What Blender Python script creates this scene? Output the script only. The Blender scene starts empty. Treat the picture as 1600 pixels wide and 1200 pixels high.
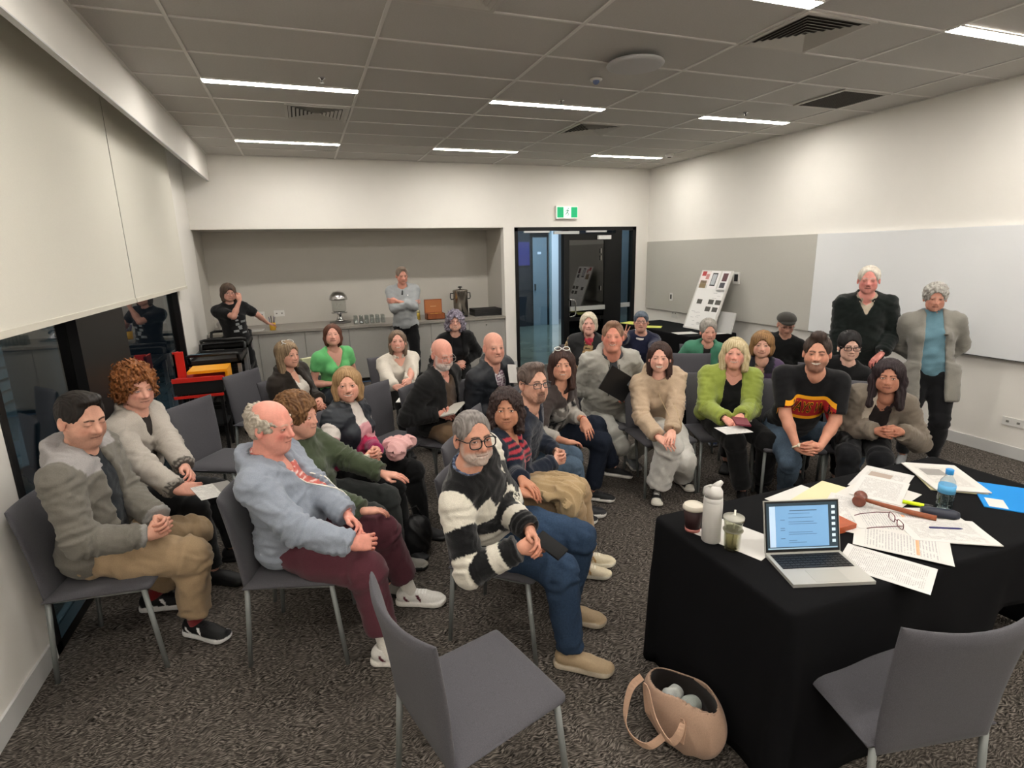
import bpy, bmesh, math, random
import numpy as np
from mathutils import Vector, Matrix
random.seed(7)
SC = bpy.context.scene
COL = SC.collection
# ------------------------------------------------------------------ camera
cd = bpy.data.cameras.new('camera'); cam = bpy.data.objects.new('camera', cd); COL.objects.link(cam)
YAW, PITCH, ROLL, FPX, HC = 0.35276, -0.23396, -0.02376, 859.59, 1.9526
_f = Vector((math.sin(YAW)*math.cos(PITCH), math.cos(YAW)*math.cos(PITCH), math.sin(PITCH)))
_r = Vector((math.cos(YAW), -math.sin(YAW), 0)); _u = _r.cross(_f)
_r2 = math.cos(ROLL)*_r + math.sin(ROLL)*_u; _u2 = -math.sin(ROLL)*_r + math.cos(ROLL)*_u
cam.matrix_world = Matrix(((_r2.x, _u2.x, -_f.x, 0), (_r2.y, _u2.y, -_f.y, 0), (_r2.z, _u2.z, -_f.z, HC), (0, 0, 0, 1)))
cd.sensor_width = 36; cd.lens = FPX*36/1600; cd.clip_start = 0.05; cd.clip_end = 100
SC.camera = cam
# ------------------------------------------------------------------ world, exposure, light strengths
wd = bpy.data.worlds.new('night'); SC.world = wd; wd.use_nodes = True
wd.node_tree.nodes['Background'].inputs[0].default_value = (0.02, 0.03, 0.045, 1)
wd.node_tree.nodes['Background'].inputs[1].default_value = 0.6
SC.view_settings.view_transform = 'Standard'; SC.view_settings.look = 'None'
SC.view_settings.exposure = 1.3; SC.view_settings.gamma = 1.0; SC.view_settings.use_curve_mapping = False
STRIP_POWER = 33.0       # emission strength of the ceiling light strips
# ------------------------------------------------------------------ helpers
def lin(c):
    if isinstance(c, str):
        c = tuple(int(c[i:i+2], 16)/255 for i in (0, 2, 4))
    return tuple((x/12.92 if x <= .04045 else ((x+.055)/1.055)**2.4) for x in c)
_mats = {}
def mat(name, col='808080', rough=.6, metal=0.0, spec=.5, noise=None, bump=None, emit=None, sheen=0, trans=0, alpha=1, attr=None, coat=0, ior=1.45):
    if name in _mats: return _mats[name]
    m = bpy.data.materials.new(name); m.use_nodes = True; nt = m.node_tree; N = nt.nodes; L = nt.links
    b = N['Principled BSDF']; c = lin(col)
    b.inputs['Base Color'].default_value = (*c, 1); b.inputs['Roughness'].default_value = rough
    b.inputs['Metallic'].default_value = metal; b.inputs['Specular IOR Level'].default_value = spec
    b.inputs['IOR'].default_value = ior
    if sheen: b.inputs['Sheen Weight'].default_value = sheen; b.inputs['Sheen Roughness'].default_value = .5
    if trans: b.inputs['Transmission Weight'].default_value = trans
    if coat: b.inputs['Coat Weight'].default_value = coat
    if alpha < 1: b.inputs['Alpha'].default_value = alpha
    if emit: b.inputs['Emission Color'].default_value = (*lin(emit[0]), 1); b.inputs['Emission Strength'].default_value = emit[1]
    src = None
    if attr:
        a = N.new('ShaderNodeAttribute'); a.attribute_name = attr; src = a.outputs['Color']
    if noise:      # (scale, amount)
        tc = N.new('ShaderNodeTexCoord'); n = N.new('ShaderNodeTexNoise'); n.inputs['Scale'].default_value = noise[0]; n.inputs['Detail'].default_value = 4
        L.new(tc.outputs['Object'], n.inputs['Vector'])
        mr = N.new('ShaderNodeMapRange'); mr.inputs['From Min'].default_value = .3; mr.inputs['From Max'].default_value = .7
        mr.inputs['To Min'].default_value = 1-noise[1]; mr.inputs['To Max'].default_value = 1+noise[1]
        L.new(n.outputs['Fac'], mr.inputs['Value'])
        mx = N.new('ShaderNodeVectorMath'); mx.operation = 'SCALE'
        if src: L.new(src, mx.inputs[0])
        else: mx.inputs[0].default_value = c
        L.new(mr.outputs['Result'], mx.inputs['Scale']); src = mx.outputs['Vector']
    if src: L.new(src, b.inputs['Base Color'])
    if bump:       # (scale, distance)
        tc = N.new('ShaderNodeTexCoord'); n = N.new('ShaderNodeTexNoise'); n.inputs['Scale'].default_value = bump[0]; n.inputs['Detail'].default_value = 3
        L.new(tc.outputs['Object'], n.inputs['Vector'])
        bp = N.new('ShaderNodeBump'); bp.inputs['Distance'].default_value = bump[1]; bp.inputs['Strength'].default_value = .6
        L.new(n.outputs['Fac'], bp.inputs['Height']); L.new(bp.outputs['Normal'], b.inputs['Normal'])
    _mats[name] = m; return m
def tag(o, label=None, cat=None, group=None, kind=None):
    if label: o['label'] = label
    if cat: o['category'] = cat
    if group: o['group'] = group
    if kind: o['kind'] = kind
    return o
def empty(name, loc=(0, 0, 0), rz=0, label=None, cat=None, group=None):
    o = bpy.data.objects.new(name, None); COL.objects.link(o); o.location = loc; o.rotation_euler = (0, 0, rz)
    o.empty_display_size = .1
    return tag(o, label, cat, group)
def link(name, me, m=None, parent=None, loc=(0, 0, 0), rot=(0, 0, 0), smooth=False):
    o = bpy.data.objects.new(name, me); COL.objects.link(o)
    for mm in (m if isinstance(m, (list, tuple)) else [m]):
        if mm and mm.name not in [x.name for x in me.materials if x]: me.materials.append(mm)
    if parent: o.parent = parent
    o.location = loc; o.rotation_euler = rot
    if smooth: me.polygons.foreach_set('use_smooth', [True]*len(me.polygons))
    return o
class MB:
    """collects shapes in one bmesh"""
    def __init__(s): s.b = bmesh.new()
    def box(s, x0, x1, y0, y1, z0, z1, mi=0, M=None):
        v = [s.b.verts.new(Vector(p) if M is None else M @ Vector(p)) for p in
             [(x0, y0, z0), (x1, y0, z0), (x1, y1, z0), (x0, y1, z0), (x0, y0, z1), (x1, y0, z1), (x1, y1, z1), (x0, y1, z1)]]
        for f in [(0, 3, 2, 1), (4, 5, 6, 7), (0, 1, 5, 4), (1, 2, 6, 5), (2, 3, 7, 6), (3, 0, 4, 7)]:
            s.b.faces.new([v[i] for i in f]).material_index = mi
        return s
    def quad(s, pts, mi=0):
        s.b.faces.new([s.b.verts.new(p) for p in pts]).material_index = mi; return s
    def tube(s, pts, r, n=10, mi=0, caps=True, closed=False):
        pts = [Vector(p) for p in pts]; rs = r if isinstance(r, (list, tuple)) else [r]*len(pts); rings = []; up = None
        K = len(pts)
        for i, p in enumerate(pts):
            if closed: t = pts[(i+1) % K]-pts[i-1]
            else: t = (pts[min(i+1, K-1)]-pts[max(i-1, 0)])
            t.normalize()
            if up is None: up = Vector((0, 0, 1)) if abs(t.z) < .9 else Vector((1, 0, 0))
            a = t.cross(up); a.normalize(); up = a.cross(t); up.normalize()
            rings.append([s.b.verts.new(p+rs[i]*(math.cos(2*math.pi*k/n)*a+math.sin(2*math.pi*k/n)*up)) for k in range(n)])
        for i in range(K if closed else K-1):
            A, B2 = rings[i], rings[(i+1) % K]
            for k in range(n):
                f = s.b.faces.new([A[k], A[(k+1) % n], B2[(k+1) % n], B2[k]]); f.material_index = mi; f.smooth = True
        if caps and not closed:
            s.b.faces.new(rings[0][::-1]).material_index = mi; s.b.faces.new(rings[-1]).material_index = mi
        return s
    def lathe(s, prof, n=24, cx=0, cy=0, mi=0, M=None, sx=1, sy=1):
        rings = []
        for r, z in prof:
            ring = []
            for k in range(n):
                a = 2*math.pi*k/n; p = Vector((cx+sx*max(r, 1e-4)*math.cos(a), cy+sy*max(r, 1e-4)*math.sin(a), z))
                ring.append(s.b.verts.new(p if M is None else M @ p))
            rings.append(ring)
        for i in range(len(rings)-1):
            for k in range(n):
                f = s.b.faces.new([rings[i][k], rings[i][(k+1) % n], rings[i+1][(k+1) % n], rings[i+1][k]]); f.material_index = mi; f.smooth = True
        s.b.faces.new(rings[0][::-1]).material_index = mi; s.b.faces.new(rings[-1]).material_index = mi
        return s
    def bevel(s, w, seg=2):
        es = [e for e in s.b.edges if e.is_manifold and e.calc_face_angle(0) > .6]
        bmesh.ops.bevel(s.b, geom=es, offset=w, segments=seg, affect='EDGES', profile=.6); return s
    def obj(s, name, m=None, parent=None, loc=(0, 0, 0), rot=(0, 0, 0), smooth=False):
        bmesh.ops.recalc_face_normals(s.b, faces=s.b.faces)
        me = bpy.data.meshes.new(name); s.b.to_mesh(me); s.b.free()
        return link(name, me, m, parent, loc, rot, smooth)
def boxo(name, x0, x1, y0, y1, z0, z1, m, parent=None, bev=0, **k):
    b = MB().box(x0, x1, y0, y1, z0, z1)
    if bev: b.bevel(bev)
    return b.obj(name, m, parent, **k)
def text_mesh(txt, size, ext=0.0005, align='CENTER', bold=0.0):
    cu = bpy.data.curves.new('lettering', 'FONT'); cu.body = txt; cu.size = size; cu.extrude = ext; cu.align_x = align; cu.align_y = 'CENTER'; cu.offset = bold
    cu.resolution_u = 3
    o = bpy.data.objects.new('lettering', cu); COL.objects.link(o)
    dg = bpy.context.evaluated_depsgraph_get(); me = bpy.data.meshes.new_from_object(o.evaluated_get(dg))
    bpy.data.objects.remove(o); return me
# ------------------------------------------------------------------ the room
XL, XR, YB, YN, HT = -1.374, 5.969, 8.851, -2.2, 3.334
GX, GY = -.591, -2.54     # ceiling grid origin
ZD = 2.362
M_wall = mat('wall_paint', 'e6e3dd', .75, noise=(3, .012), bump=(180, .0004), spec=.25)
M_ceil = mat('ceiling_tile', 'bdbab5', .9, noise=(90, .035), bump=(220, .0006), spec=.1)
M_grid = mat('ceiling_grid', 'd6d3ce', .6)
M_base = mat('skirting', 'c9c9c8', .45)
M_black = mat('black_aluminium', '0b0c0e', .38, spec=.4)
M_tack = mat('tack_fabric', 'b9b7b0', .95, noise=(400, .07), bump=(500, .0012), spec=.1)
M_wb = mat('whiteboard', 'e4e6e8', .16, spec=.5, coat=.3)
M_cab = mat('laminate_grey', '9a9893', .45, noise=(30, .015))
M_ctop = mat('stone_top', '8f8a83', .35, noise=(60, .06))
M_glass = None
def glass_mat(name, tint, refl, op=0.0):
    m = bpy.data.materials.new(name); m.use_nodes = True; nt = m.node_tree; nt.nodes.clear()
    o = nt.nodes.new('ShaderNodeOutputMaterial'); mx = nt.nodes.new('ShaderNodeMixShader'); t = nt.nodes.new('ShaderNodeBsdfTransparent'); g = nt.nodes.new('ShaderNodeBsdfGlossy')
    lw = nt.nodes.new('ShaderNodeLayerWeight'); lw.inputs['Blend'].default_value = .5; pw = nt.nodes.new('ShaderNodeMath'); pw.operation = 'POWER'; pw.inputs[1].default_value = 3.5
    fr = nt.nodes.new('ShaderNodeMapRange'); fr.inputs['To Min'].default_value = refl; fr.inputs['To Max'].default_value = .85; nt.links.new(lw.outputs['Facing'], pw.inputs[0]); nt.links.new(pw.outputs[0], fr.inputs['Value'])
    t.inputs[0].default_value = (*lin(tint), 1); g.inputs['Roughness'].default_value = .02
    nt.links.new(fr.outputs[0], mx.inputs[0]); nt.links.new(t.outputs[0], mx.inputs[1]); nt.links.new(g.outputs[0], mx.inputs[2]); nt.links.new(mx.outputs[0], o.inputs[0]); return m
M_win = glass_mat('window_glass', 'a9b0b0', .09); M_dglass = glass_mat('door_glass', 'c8d4d6', .04); M_dglass2 = glass_mat('tinted_door_glass', '4a5052', .13)
def carpet():
    m = bpy.data.materials.new('carpet_pile'); m.use_nodes = True; nt = m.node_tree; N = nt.nodes; L = nt.links; b = N['Principled BSDF']
    b.inputs['Roughness'].default_value = .97; b.inputs['Specular IOR Level'].default_value = .1
    tc = N.new('ShaderNodeTexCoord'); n0 = N.new('ShaderNodeTexNoise'); n0.inputs['Scale'].default_value = 1.6; n0.inputs['Detail'].default_value = 2
    L.new(tc.outputs['Object'], n0.inputs['Vector'])
    vr = N.new('ShaderNodeVectorRotate'); vr.rotation_type = 'Z_AXIS'; mm = N.new('ShaderNodeMath'); mm.operation = 'MULTIPLY'; mm.inputs[1].default_value = 5.0
    # blocks of differing streak direction, as in modular carpet
    L.new(n0.outputs['Fac'], mm.inputs[0])
    mp = N.new('ShaderNodeMapping'); mp.inputs['Rotation'].default_value = (0, 0, .5); mp.inputs['Scale'].default_value = (46, 190, 1)
    wx = N.new('ShaderNodeVectorMath'); wx.operation = 'ADD'; sc = N.new('ShaderNodeVectorMath'); sc.operation = 'SCALE'; sc.inputs['Scale'].default_value = .10
    n1 = N.new('ShaderNodeTexNoise'); n1.inputs['Scale'].default_value = 9; L.new(tc.outputs['Object'], n1.inputs['Vector']); L.new(n1.outputs['Color'], sc.inputs[0])
    L.new(tc.outputs['Object'], wx.inputs[0]); L.new(sc.outputs[0], wx.inputs[1]); L.new(wx.outputs[0], mp.inputs['Vector'])
    n2 = N.new('ShaderNodeTexNoise'); n2.inputs['Scale'].default_value = 1; n2.inputs['Detail'].default_value = 3; L.new(mp.outputs[0], n2.inputs['Vector'])
    mp2 = N.new('ShaderNodeMapping'); mp2.inputs['Rotation'].default_value = (0, 0, 2.0); mp2.inputs['Scale'].default_value = (52, 180, 1); L.new(wx.outputs[0], mp2.inputs['Vector'])
    n3 = N.new('ShaderNodeTexNoise'); n3.inputs['Scale'].default_value = 1; n3.inputs['Detail'].default_value = 3; L.new(mp2.outputs[0], n3.inputs['Vector'])
    th = N.new('ShaderNodeMapRange'); th.inputs['From Min'].default_value = .45; th.inputs['From Max'].default_value = .55; L.new(n0.outputs['Fac'], th.inputs['Value'])
    mx = N.new('ShaderNodeMix'); L.new(th.outputs[0], mx.inputs['Factor']); L.new(n2.outputs['Fac'], mx.inputs['A']); L.new(n3.outputs['Fac'], mx.inputs['B'])
    cr = N.new('ShaderNodeValToRGB'); e = cr.color_ramp.elements; e[0].position = .36; e[0].color = (*lin('1d1a17'), 1); e[1].position = .66; e[1].color = (*lin('857d76'), 1)
    k = e.new(.5); k.color = (*lin('4a4540'), 1)
    L.new(mx.outputs['Result'], cr.inputs['Fac']); L.new(cr.outputs[0], b.inputs['Base Color'])
    bp = N.new('ShaderNodeBump'); bp.inputs['Distance'].default_value = .004; bp.inputs['Strength'].default_value = .8; L.new(mx.outputs['Result'], bp.inputs['Height']); L.new(bp.outputs[0], b.inputs['Normal'])
    return m
def S(o): return tag(o, kind='structure')
S(boxo('floor', XL-.2, XR+.2, YN-.2, YB, -.12, 0, carpet()))
# ceiling: slab, grid bars and tiles
ceil = S(boxo('ceiling', XL-.2, XR+.2, YN-.2, YB+1.2, HT+.04, HT+.14, M_ceil))
b = MB()
xs = [-1.06]+[GX+1.2*i for i in range(6)]+[XR]; ys = [YN]+[GY+.6*j for j in range(1, 19)]+[YB]
for x in xs[1:-1]: b.box(x-.011, x+.011, YN, YB, HT-.002, HT+.03)
for y in ys[1:-1]: b.box(-1.06, XR, y-.009, y+.009, HT-.001, HT+.029)
b.box(-1.06, -1.04, YN, YB, HT-.002, HT+.03).box(XR-.02, XR, YN, YB, HT-.002, HT+.03).box(-1.06, XR, YB-.02, YB, HT-.002, HT+.03)
b.obj('grid_bars', M_grid, ceil)
_tm = {}
for i in range(len(xs)-1):
    for j in range(len(ys)-1):
        if ys[j+1] < .6: continue
        w = round(xs[i+1]-xs[i]-.022, 4); d = round(ys[j+1]-ys[j]-.018, 4)
        if (w, d) not in _tm:
            t = MB().box(-w/2, w/2, -d/2, d/2, 0, .018); _tm[(w, d)] = t.obj('ceiling_tile', M_ceil, ceil); o = _tm[(w, d)]
        else: o = _tm[(w, d)].copy(); COL.objects.link(o)
        o.location = ((xs[i]+xs[i+1])/2, (ys[j]+ys[j+1])/2, HT+.006)
# walls
b = MB().box(XL-.15, XL, YN, 3.1, 0, HT).box(XL-.15, XL, 7.33, YB, 0, HT).box(XL-.15, XL, 3.1, 7.33, 2.95, HT)
S(b.obj('wall_left', M_wall))
S(boxo('wall_right', XR, XR+.15, YN, YB, 0, HT, M_wall)); S(boxo('wall_rear', XL, XR, YN-.15, YN, 0, HT, M_wall))
b = MB().box(XL-.15, XR+.15, YB, YB+.15, ZD, HT).box(3.171, 3.363, YB, YB+.15, 0, ZD).box(5.711, XR+.15, YB, YB+.15, 0, ZD).box(XL-.15, XL-.005, YB, YB+.15, 0, ZD)
S(b.obj('wall_back', M_wall))
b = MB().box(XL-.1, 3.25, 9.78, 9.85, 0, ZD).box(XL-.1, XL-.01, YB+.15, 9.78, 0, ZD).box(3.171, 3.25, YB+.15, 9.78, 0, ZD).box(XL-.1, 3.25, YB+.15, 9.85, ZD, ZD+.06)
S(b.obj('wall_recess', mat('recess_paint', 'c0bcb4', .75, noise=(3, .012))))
S(boxo('trim_1', -1.09, -1.06, YN, YB, 2.998, HT+.01, M_wall))     # pelmet board hiding the blind boxes
S(boxo('trim_2', -1.093, -1.057, YN, YB, 2.992, 3.000, M_base))
for nm, (x0, x1, y0, y1) in dict(baseboard_left=(XL, XL+.012, YN, 3.08), baseboard_right=(XR-.012, XR, YN, YB), baseboard_left_far=(XL, XL+.012, 7.35, YB), baseboard_back=(3.171, 3.363, YB-.012, YB)).items():
    S(boxo(nm, x0, x1, y0, y1, 0, .11, M_base, bev=.003))
# window to the dark outside
w = S(empty('window_1', (XL-.05, 3.1, 0))); Y0, Y1 = 0, 4.23
b = MB().box(-.04, .06, Y0, Y0+.05, 0, 2.95).box(-.04, .06, Y1-.05, Y1, 0, 2.95).box(-.04, .06, Y0, Y1, 0, .06).box(-.04, .06, Y0, Y1, 2.9, 2.95)
b.obj('window_frame', M_black, w)
for y0, y1 in ((1.09, 2.07),): boxo('mullion', -.06, .062, y0, y1, .06, 2.9, M_black, w)
for y0, y1 in ((.05, 1.09), (2.07, Y1-.05)): boxo('pane', -.005, .005, y0, y1, .06, 2.9, M_win, w)
S(w)
# what stands outside
boxo('outside_paving', -9, -1.6, -2, 12, -.3, -.05, mat('paving_dark', '3a3c3e', .7), None)
S(bpy.data.objects['outside_paving'])
ow = boxo('outside_wall', -4.2, -4.0, -1, 12, -.05, 4.5, mat('cladding_dark', '5c6163', .8, noise=(40, .1))); S(ow)
for k in range(26): boxo('cladding_rib', -4.0, -3.985, 2.2, 10, .1+k*.16, .11+k*.16, M_black, ow)
co = MB().lathe([(.22, -.05), (.22, 4.4)], 24, 0, 0).obj('steel_column', mat('column_blue', '8fb0c4', .5)); co.location = (-2.6, 6.75, 0); tag(co, 'pale blue grey round column standing outside the dark window', 'column')
# blinds
M_bl = mat('blind_fabric', 'dbd8cd', .85, noise=(300, .03), bump=(600, .0004), spec=.2)
for y0, y1, lb in ((2.75, 5.325, 'nearer cream roller blind half lowered over the dark window'), (5.345, 7.53, 'further cream roller blind half lowered beside the recess corner')):
    r = empty('roller_blind', (-1.30, (y0+y1)/2, 3.25), 0, lb, 'blind', 'cream roller blinds on the left window'); h = (y1-y0)/2
    boxo('fabric', -.0015, .0015, -h, h, 1.66-3.25, -.02, M_bl, r); boxo('bottom_bar', -.008, .008, -h, h, 1.628-3.25, 1.662-3.25, mat('blind_bar', 'd9d5c8', .5), r, bev=.004)
    MB().tube([(0, -h, .01), (0, h, .01)], .025, 14).obj('roller', M_grid, r)
# tack panel and whiteboard on the right wall
t = boxo('tack_panel', XR-.045, XR, 5.192, 8.80, .905, 2.09, M_tack, bev=.004); tag(t, 'long grey fabric pinboard covering the far half of the right wall', 'pinboard')
wbo = empty('whiteboard', (XR, 3.4, .905), 0, 'long white gloss writing board on the right wall behind the standing pair', 'whiteboard')
boxo('board_face', -.048, 0, -1.75, 1.788, 0, 1.185, M_wb, wbo, bev=.003); boxo('dark_bottom_strip', -.052, -.004, -1.75, 1.788, -.008, .0, mat('dark_bottom_strip', '3f4040', .5), wbo)  # white face, and a thin dark strip along its bottom
# ceiling lights
M_diff = mat('light_diffuser', 'ffffff', .5, emit=('fff9f0', STRIP_POWER))
rows = [(7.745, 'far row'), (5.31, 'middle row'), (2.80, 'near row'), (.36, 'behind'), (-1.8, 'behind2')]
side = {-.591: 'left', 1.809: 'centre', 4.209: 'right'}
for y, rn in rows:
    for x0 in (-.591, 1.809, 4.209):
        lb = {'far row': '%s strip light of the row nearest the back wall' % side[x0], 'middle row': '%s strip light of the middle row across the ceiling' % side[x0], 'near row': '%s strip light of the row nearest the camera' % side[x0], 'behind': '%s strip light above the camera' % side[x0], 'behind2': '%s strip light above the rear wall' % side[x0]}[rn]
        r = empty('ceiling_light', (x0+.6, y, HT), 0, 'slim white '+lb, 'ceiling light', 'slim strip lights in the ceiling')
        MB().box(-.6, .6, -.056, -.048, -.006, .003).box(-.6, .6, .048, .056, -.006, .003).box(-.6, -.594, -.04, .04, -.006, .003).box(.594, .6, -.04, .04, -.006, .003).obj('light_frame', mat('white_metal', 'e8e6e2', .4), r)
        boxo('diffuser', -.593, .593, -.047, .047, -.005, .001, M_diff, r)
# vents
M_vd = mat('vent_dark', '35302b', .8); M_vent = mat('vent_white', 'b9b5ae', .5)
def vent(x0, y0, label, kind, s=.585):
    r = empty('ceiling_vent', (x0+s/2, y0+s/2, HT), 0, label, 'air vent'); h = s/2
    MB().box(-h, h, -h, -h+.028, -.010, .002).box(-h, h, h-.028, h, -.010, .002).box(-h, -h+.028, -h+.028, h-.028, -.010, .002).box(h-.028, h, -h+.028, h-.028, -.010, .002).obj('vent_frame', M_vent, r)
    boxo('backing', -h+.02, h-.02, -h+.02, h-.02, .0022, .004, M_vd, r)
    if kind == 'four':
        for k in range(7):
            a = h-.032-k*.036; z = -.010
            if a < .04: break
            for R in range(4):
                M = Matrix.Rotation(R*math.pi/2, 4, 'Z'); bb = MB()
                v = [bb.b.verts.new(M @ Vector(p)) for p in ((-a, -a, z), (a, -a, z), (a-.024, -a+.024, .002), (-a+.024, -a+.024, .002), (-a, -a, z-.002), (a, -a, z-.002), (a-.024, -a+.024, 0), (-a+.024, -a+.024, 0))]
                for f in ((0, 1, 2, 3), (7, 6, 5, 4), (0, 4, 5, 1), (2, 6, 7, 3), (1, 5, 6, 2), (0, 3, 7, 4)): bb.b.faces.new([v[i] for i in f])
                bb.obj('louvre', M_vent, r)
    else:
        n = 24; bb = MB()
        for k in range(n):
            p = -h+.03+(k+.5)*(s-.06)/n; bb.box(-h+.028, h-.028, p-.002, p+.002, -.006, .002); bb.box(p-.002, p+.002, -h+.028, h-.028, -.005, .0015)
        tag(bb.obj('mesh_grille', mat('grille_dark', '4f4a44', .7), r), kind='stuff')
vent(3.019, 2.87, 'large square louvred vent above the standing pair, nearest the right strip light', 'four')
vent(4.80, 4.07, 'dark square mesh vent beside the right wall', 'mesh')
vent(3.03, 5.87, 'small looking square vent between the centre and right strip lights', 'four')
vent(.0, 5.88, 'louvred vent between the two left strip lights', 'four')
vent(.62, 2.86, 'vent cut by the top edge of the picture', 'four')
# speaker disc, camera, sprinklers, smoke detector
r = empty('ceiling_speaker', (2.47, 3.90, HT), 0, 'large round white disc hanging just under the ceiling tiles', 'speaker')
MB().lathe([(.001, -.062), (.18, -.062), (.205, -.055), (.212, -.045), (.205, -.035), (.08, -.03)], 48).obj('disc', mat('disc_white', 'b3b2b2', .6), r); MB().lathe([(.06, -.032), (.06, .002)], 20).obj('stem', M_grid, r)
r = empty('dome_camera', (2.44, 4.44, HT), 0, 'tiny glass dome camera in the ceiling beside the round disc', 'camera')
MB().lathe([(.05, .002), (.05, -.008), (.03, -.012)], 24).obj('camera_base', mat('white_metal'), r); MB().lathe([(.028, -.010), (.026, -.026), (.016, -.038), (.002, -.042)], 20).obj('camera_dome', mat('dome_glass', '6f7fa8', .1, spec=.8), r)
for x, y, lb in ((.30, 5.01, 'sprinkler head above the left strip lights'), (4.55, 5.03, 'sprinkler head above the right strip light'), (2.44, 5.11, 'sprinkler head behind the centre strip light')):
    r = empty('sprinkler', (x, y, HT), 0, 'small metal '+lb, 'sprinkler')
    MB().lathe([(.028, .002), (.028, -.004), (.010, -.008), (.008, -.03), (.003, -.032)], 14).obj('sprinkler_body', mat('chrome', 'c9c9c9', .2, metal=1), r); MB().lathe([(.018, -.034), (.018, -.037)], 14).obj('deflector', mat('chrome'), r)
r = empty('smoke_detector', (5.32, 7.40, HT), 0, 'round white smoke detector at the end of the far right strip light', 'smoke detector')
MB().lathe([(.06, .002), (.06, -.02), (.045, -.04), (.02, -.045)], 24).obj('detector_base', mat('white_metal'), r)
MB().lathe([(.030, -.0450), (.028, -.050)], 20).obj('sensor_cap', M_vd, r)
# door wall
fr = S(empty('door_1', (3.363, YB, 0))); W = 2.348
b = MB().box(0, .06, -.01, .12, 0, ZD).box(W-.07, W, -.01, .12, 0, ZD).box(0, W, -.01, .12, ZD-.06, ZD).box(1.925, 2.055, -.01, .12, 0, ZD-.06)
b.obj('door_frame', M_black, fr)
boxo('fixed_pane', .06, .70, .05, .06, 0, ZD-.06, M_dglass, fr); boxo('side_pane', 2.055, W-.07, .05, .06, .0, ZD-.06, M_dglass, fr)
boxo('side_bar', 2.055, W-.07, .03, .05, .93, 1.01, mat('silver_bar', 'c8cbcc', .35, metal=.6), fr)
lf = boxo('frame_stile', .90, 1.0, .0, .10, 0, ZD-.06, M_black, fr)
MB().box(.90, 1.005, -.02, .03, 0, 2.25).box(1.70, 1.925, -.02, .03, 0, 2.25).box(1.005, 1.70, -.02, .03, 2.14, 2.25).box(1.005, 1.70, -.02, .03, 0, .12).box(1.005, 1.70, -.02, .03, .74, .80).obj('door_leaf', M_black, fr)
boxo('leaf_pane', 1.005, 1.70, .0, .01, .12, 2.14, M_dglass2, fr)
boxo('push_bar', 1.01, 1.70, -.06, -.02, .925, 1.0, mat('silver_bar'), fr, bev=.006)
MB().tube([(.985, -.02, 1.13), (1.0, -.09, 1.13), (1.07, -.10, 1.12), (1.09, -.10, 1.08), (1.09, -.10, .88), (1.07, -.10, .84), (1.0, -.09, .83), (.985, -.02, .83)], .011, 10).obj('pull_handle', mat('chrome'), fr)
for x0, x1, z, hh in ((.70, 1.18, 2.245, .045), (1.32, 1.72, 2.27, .03), (.16, .62, 2.27, .03)): boxo('closer_arm', x0, x1, -.05, -.015, z, z+hh, mat('silver_bar'), fr, bev=.004)
boxo('closer_body', 1.55, 1.80, -.07, -.02, 2.15, 2.215, mat('closer_grey', 'd4d4d2', .4), fr, bev=.006)
for z in (1.95, 1.83, 1.3, .75): boxo('hinge', 1.62, 1.635, -.03, -.018, z-.04, z+.04, mat('chrome'), fr)
# corridor beyond the door
M_conc = mat('polished_concrete', '7d8178', .12, noise=(1.4, .22), spec=.5)
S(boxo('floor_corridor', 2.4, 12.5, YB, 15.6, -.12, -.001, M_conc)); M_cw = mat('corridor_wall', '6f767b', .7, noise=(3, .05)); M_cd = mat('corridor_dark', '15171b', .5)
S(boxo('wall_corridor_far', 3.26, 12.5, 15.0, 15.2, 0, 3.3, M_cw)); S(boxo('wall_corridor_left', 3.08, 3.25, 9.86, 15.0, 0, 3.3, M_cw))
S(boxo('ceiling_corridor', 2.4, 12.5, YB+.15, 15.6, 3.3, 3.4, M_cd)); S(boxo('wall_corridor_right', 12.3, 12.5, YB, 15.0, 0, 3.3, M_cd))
dd = S(empty('door_2', (5.78, 13.9, 0)))
boxo('door_panel', 0, .42, 0, .06, 0, 2.35, mat('corridor_door', '8c97a3', .5), dd); MB().box(-.07, 0, -.03, .1, 0, 3.0).box(.42, .46, -.03, .1, 0, 3.0).box(-.07, .46, -.03, .1, 2.35, 2.5).obj('door_frame', M_cd, dd)
boxo('door_handle', .05, .08, -.05, .0, .95, 1.12, M_cd, dd); boxo('door_sign', .15, .25, -.006, .0, 1.90, 1.96, mat('sign_white', 'e5e8ee', .5, emit=('c8d0ff', .3)), dd)
S(boxo('wall_corridor_pier', 6.24, 6.50, 13.8, 14.2, 0, 3.3, mat('pier_pale', 'a9b6bf', .6))); S(boxo('wall_corridor_dark', 4.42, 7.6, 10.9, 11.1, .0, 3.3, M_cd)) if 0 else None
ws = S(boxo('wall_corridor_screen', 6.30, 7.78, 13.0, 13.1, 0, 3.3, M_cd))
S(boxo('wall_corridor_cupboard', 3.26, 5.70, 13.85, 14.1, 0, 3.3, mat('cupboard_dark', '2a2b33', .5)))
pb = boxo('purple_light_panel', 4.9, 5.66, 13.80, 13.85, 1.62, 2.22, mat('purple_glow', '37326e', .5, emit=('4238a0', .10))); tag(pb, 'glowing purple panel at the far end of the corridor', 'light panel')
for x, y, e, c, sz in ((5.6, 12.2, 70, (.70, .85, 1.0), .7), (4.3, 10.2, 22, (1, .93, .72), .5), (8.6, 13.8, 30, (.6, .8, 1), .6)):
    l = bpy.data.lights.new('corridor_lamp', 'AREA'); l.size = sz; l.energy = e; l.color = c; o = bpy.data.objects.new('corridor_lamp', l); COL.objects.link(o); o.location = (x, y, 3.25)
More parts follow.
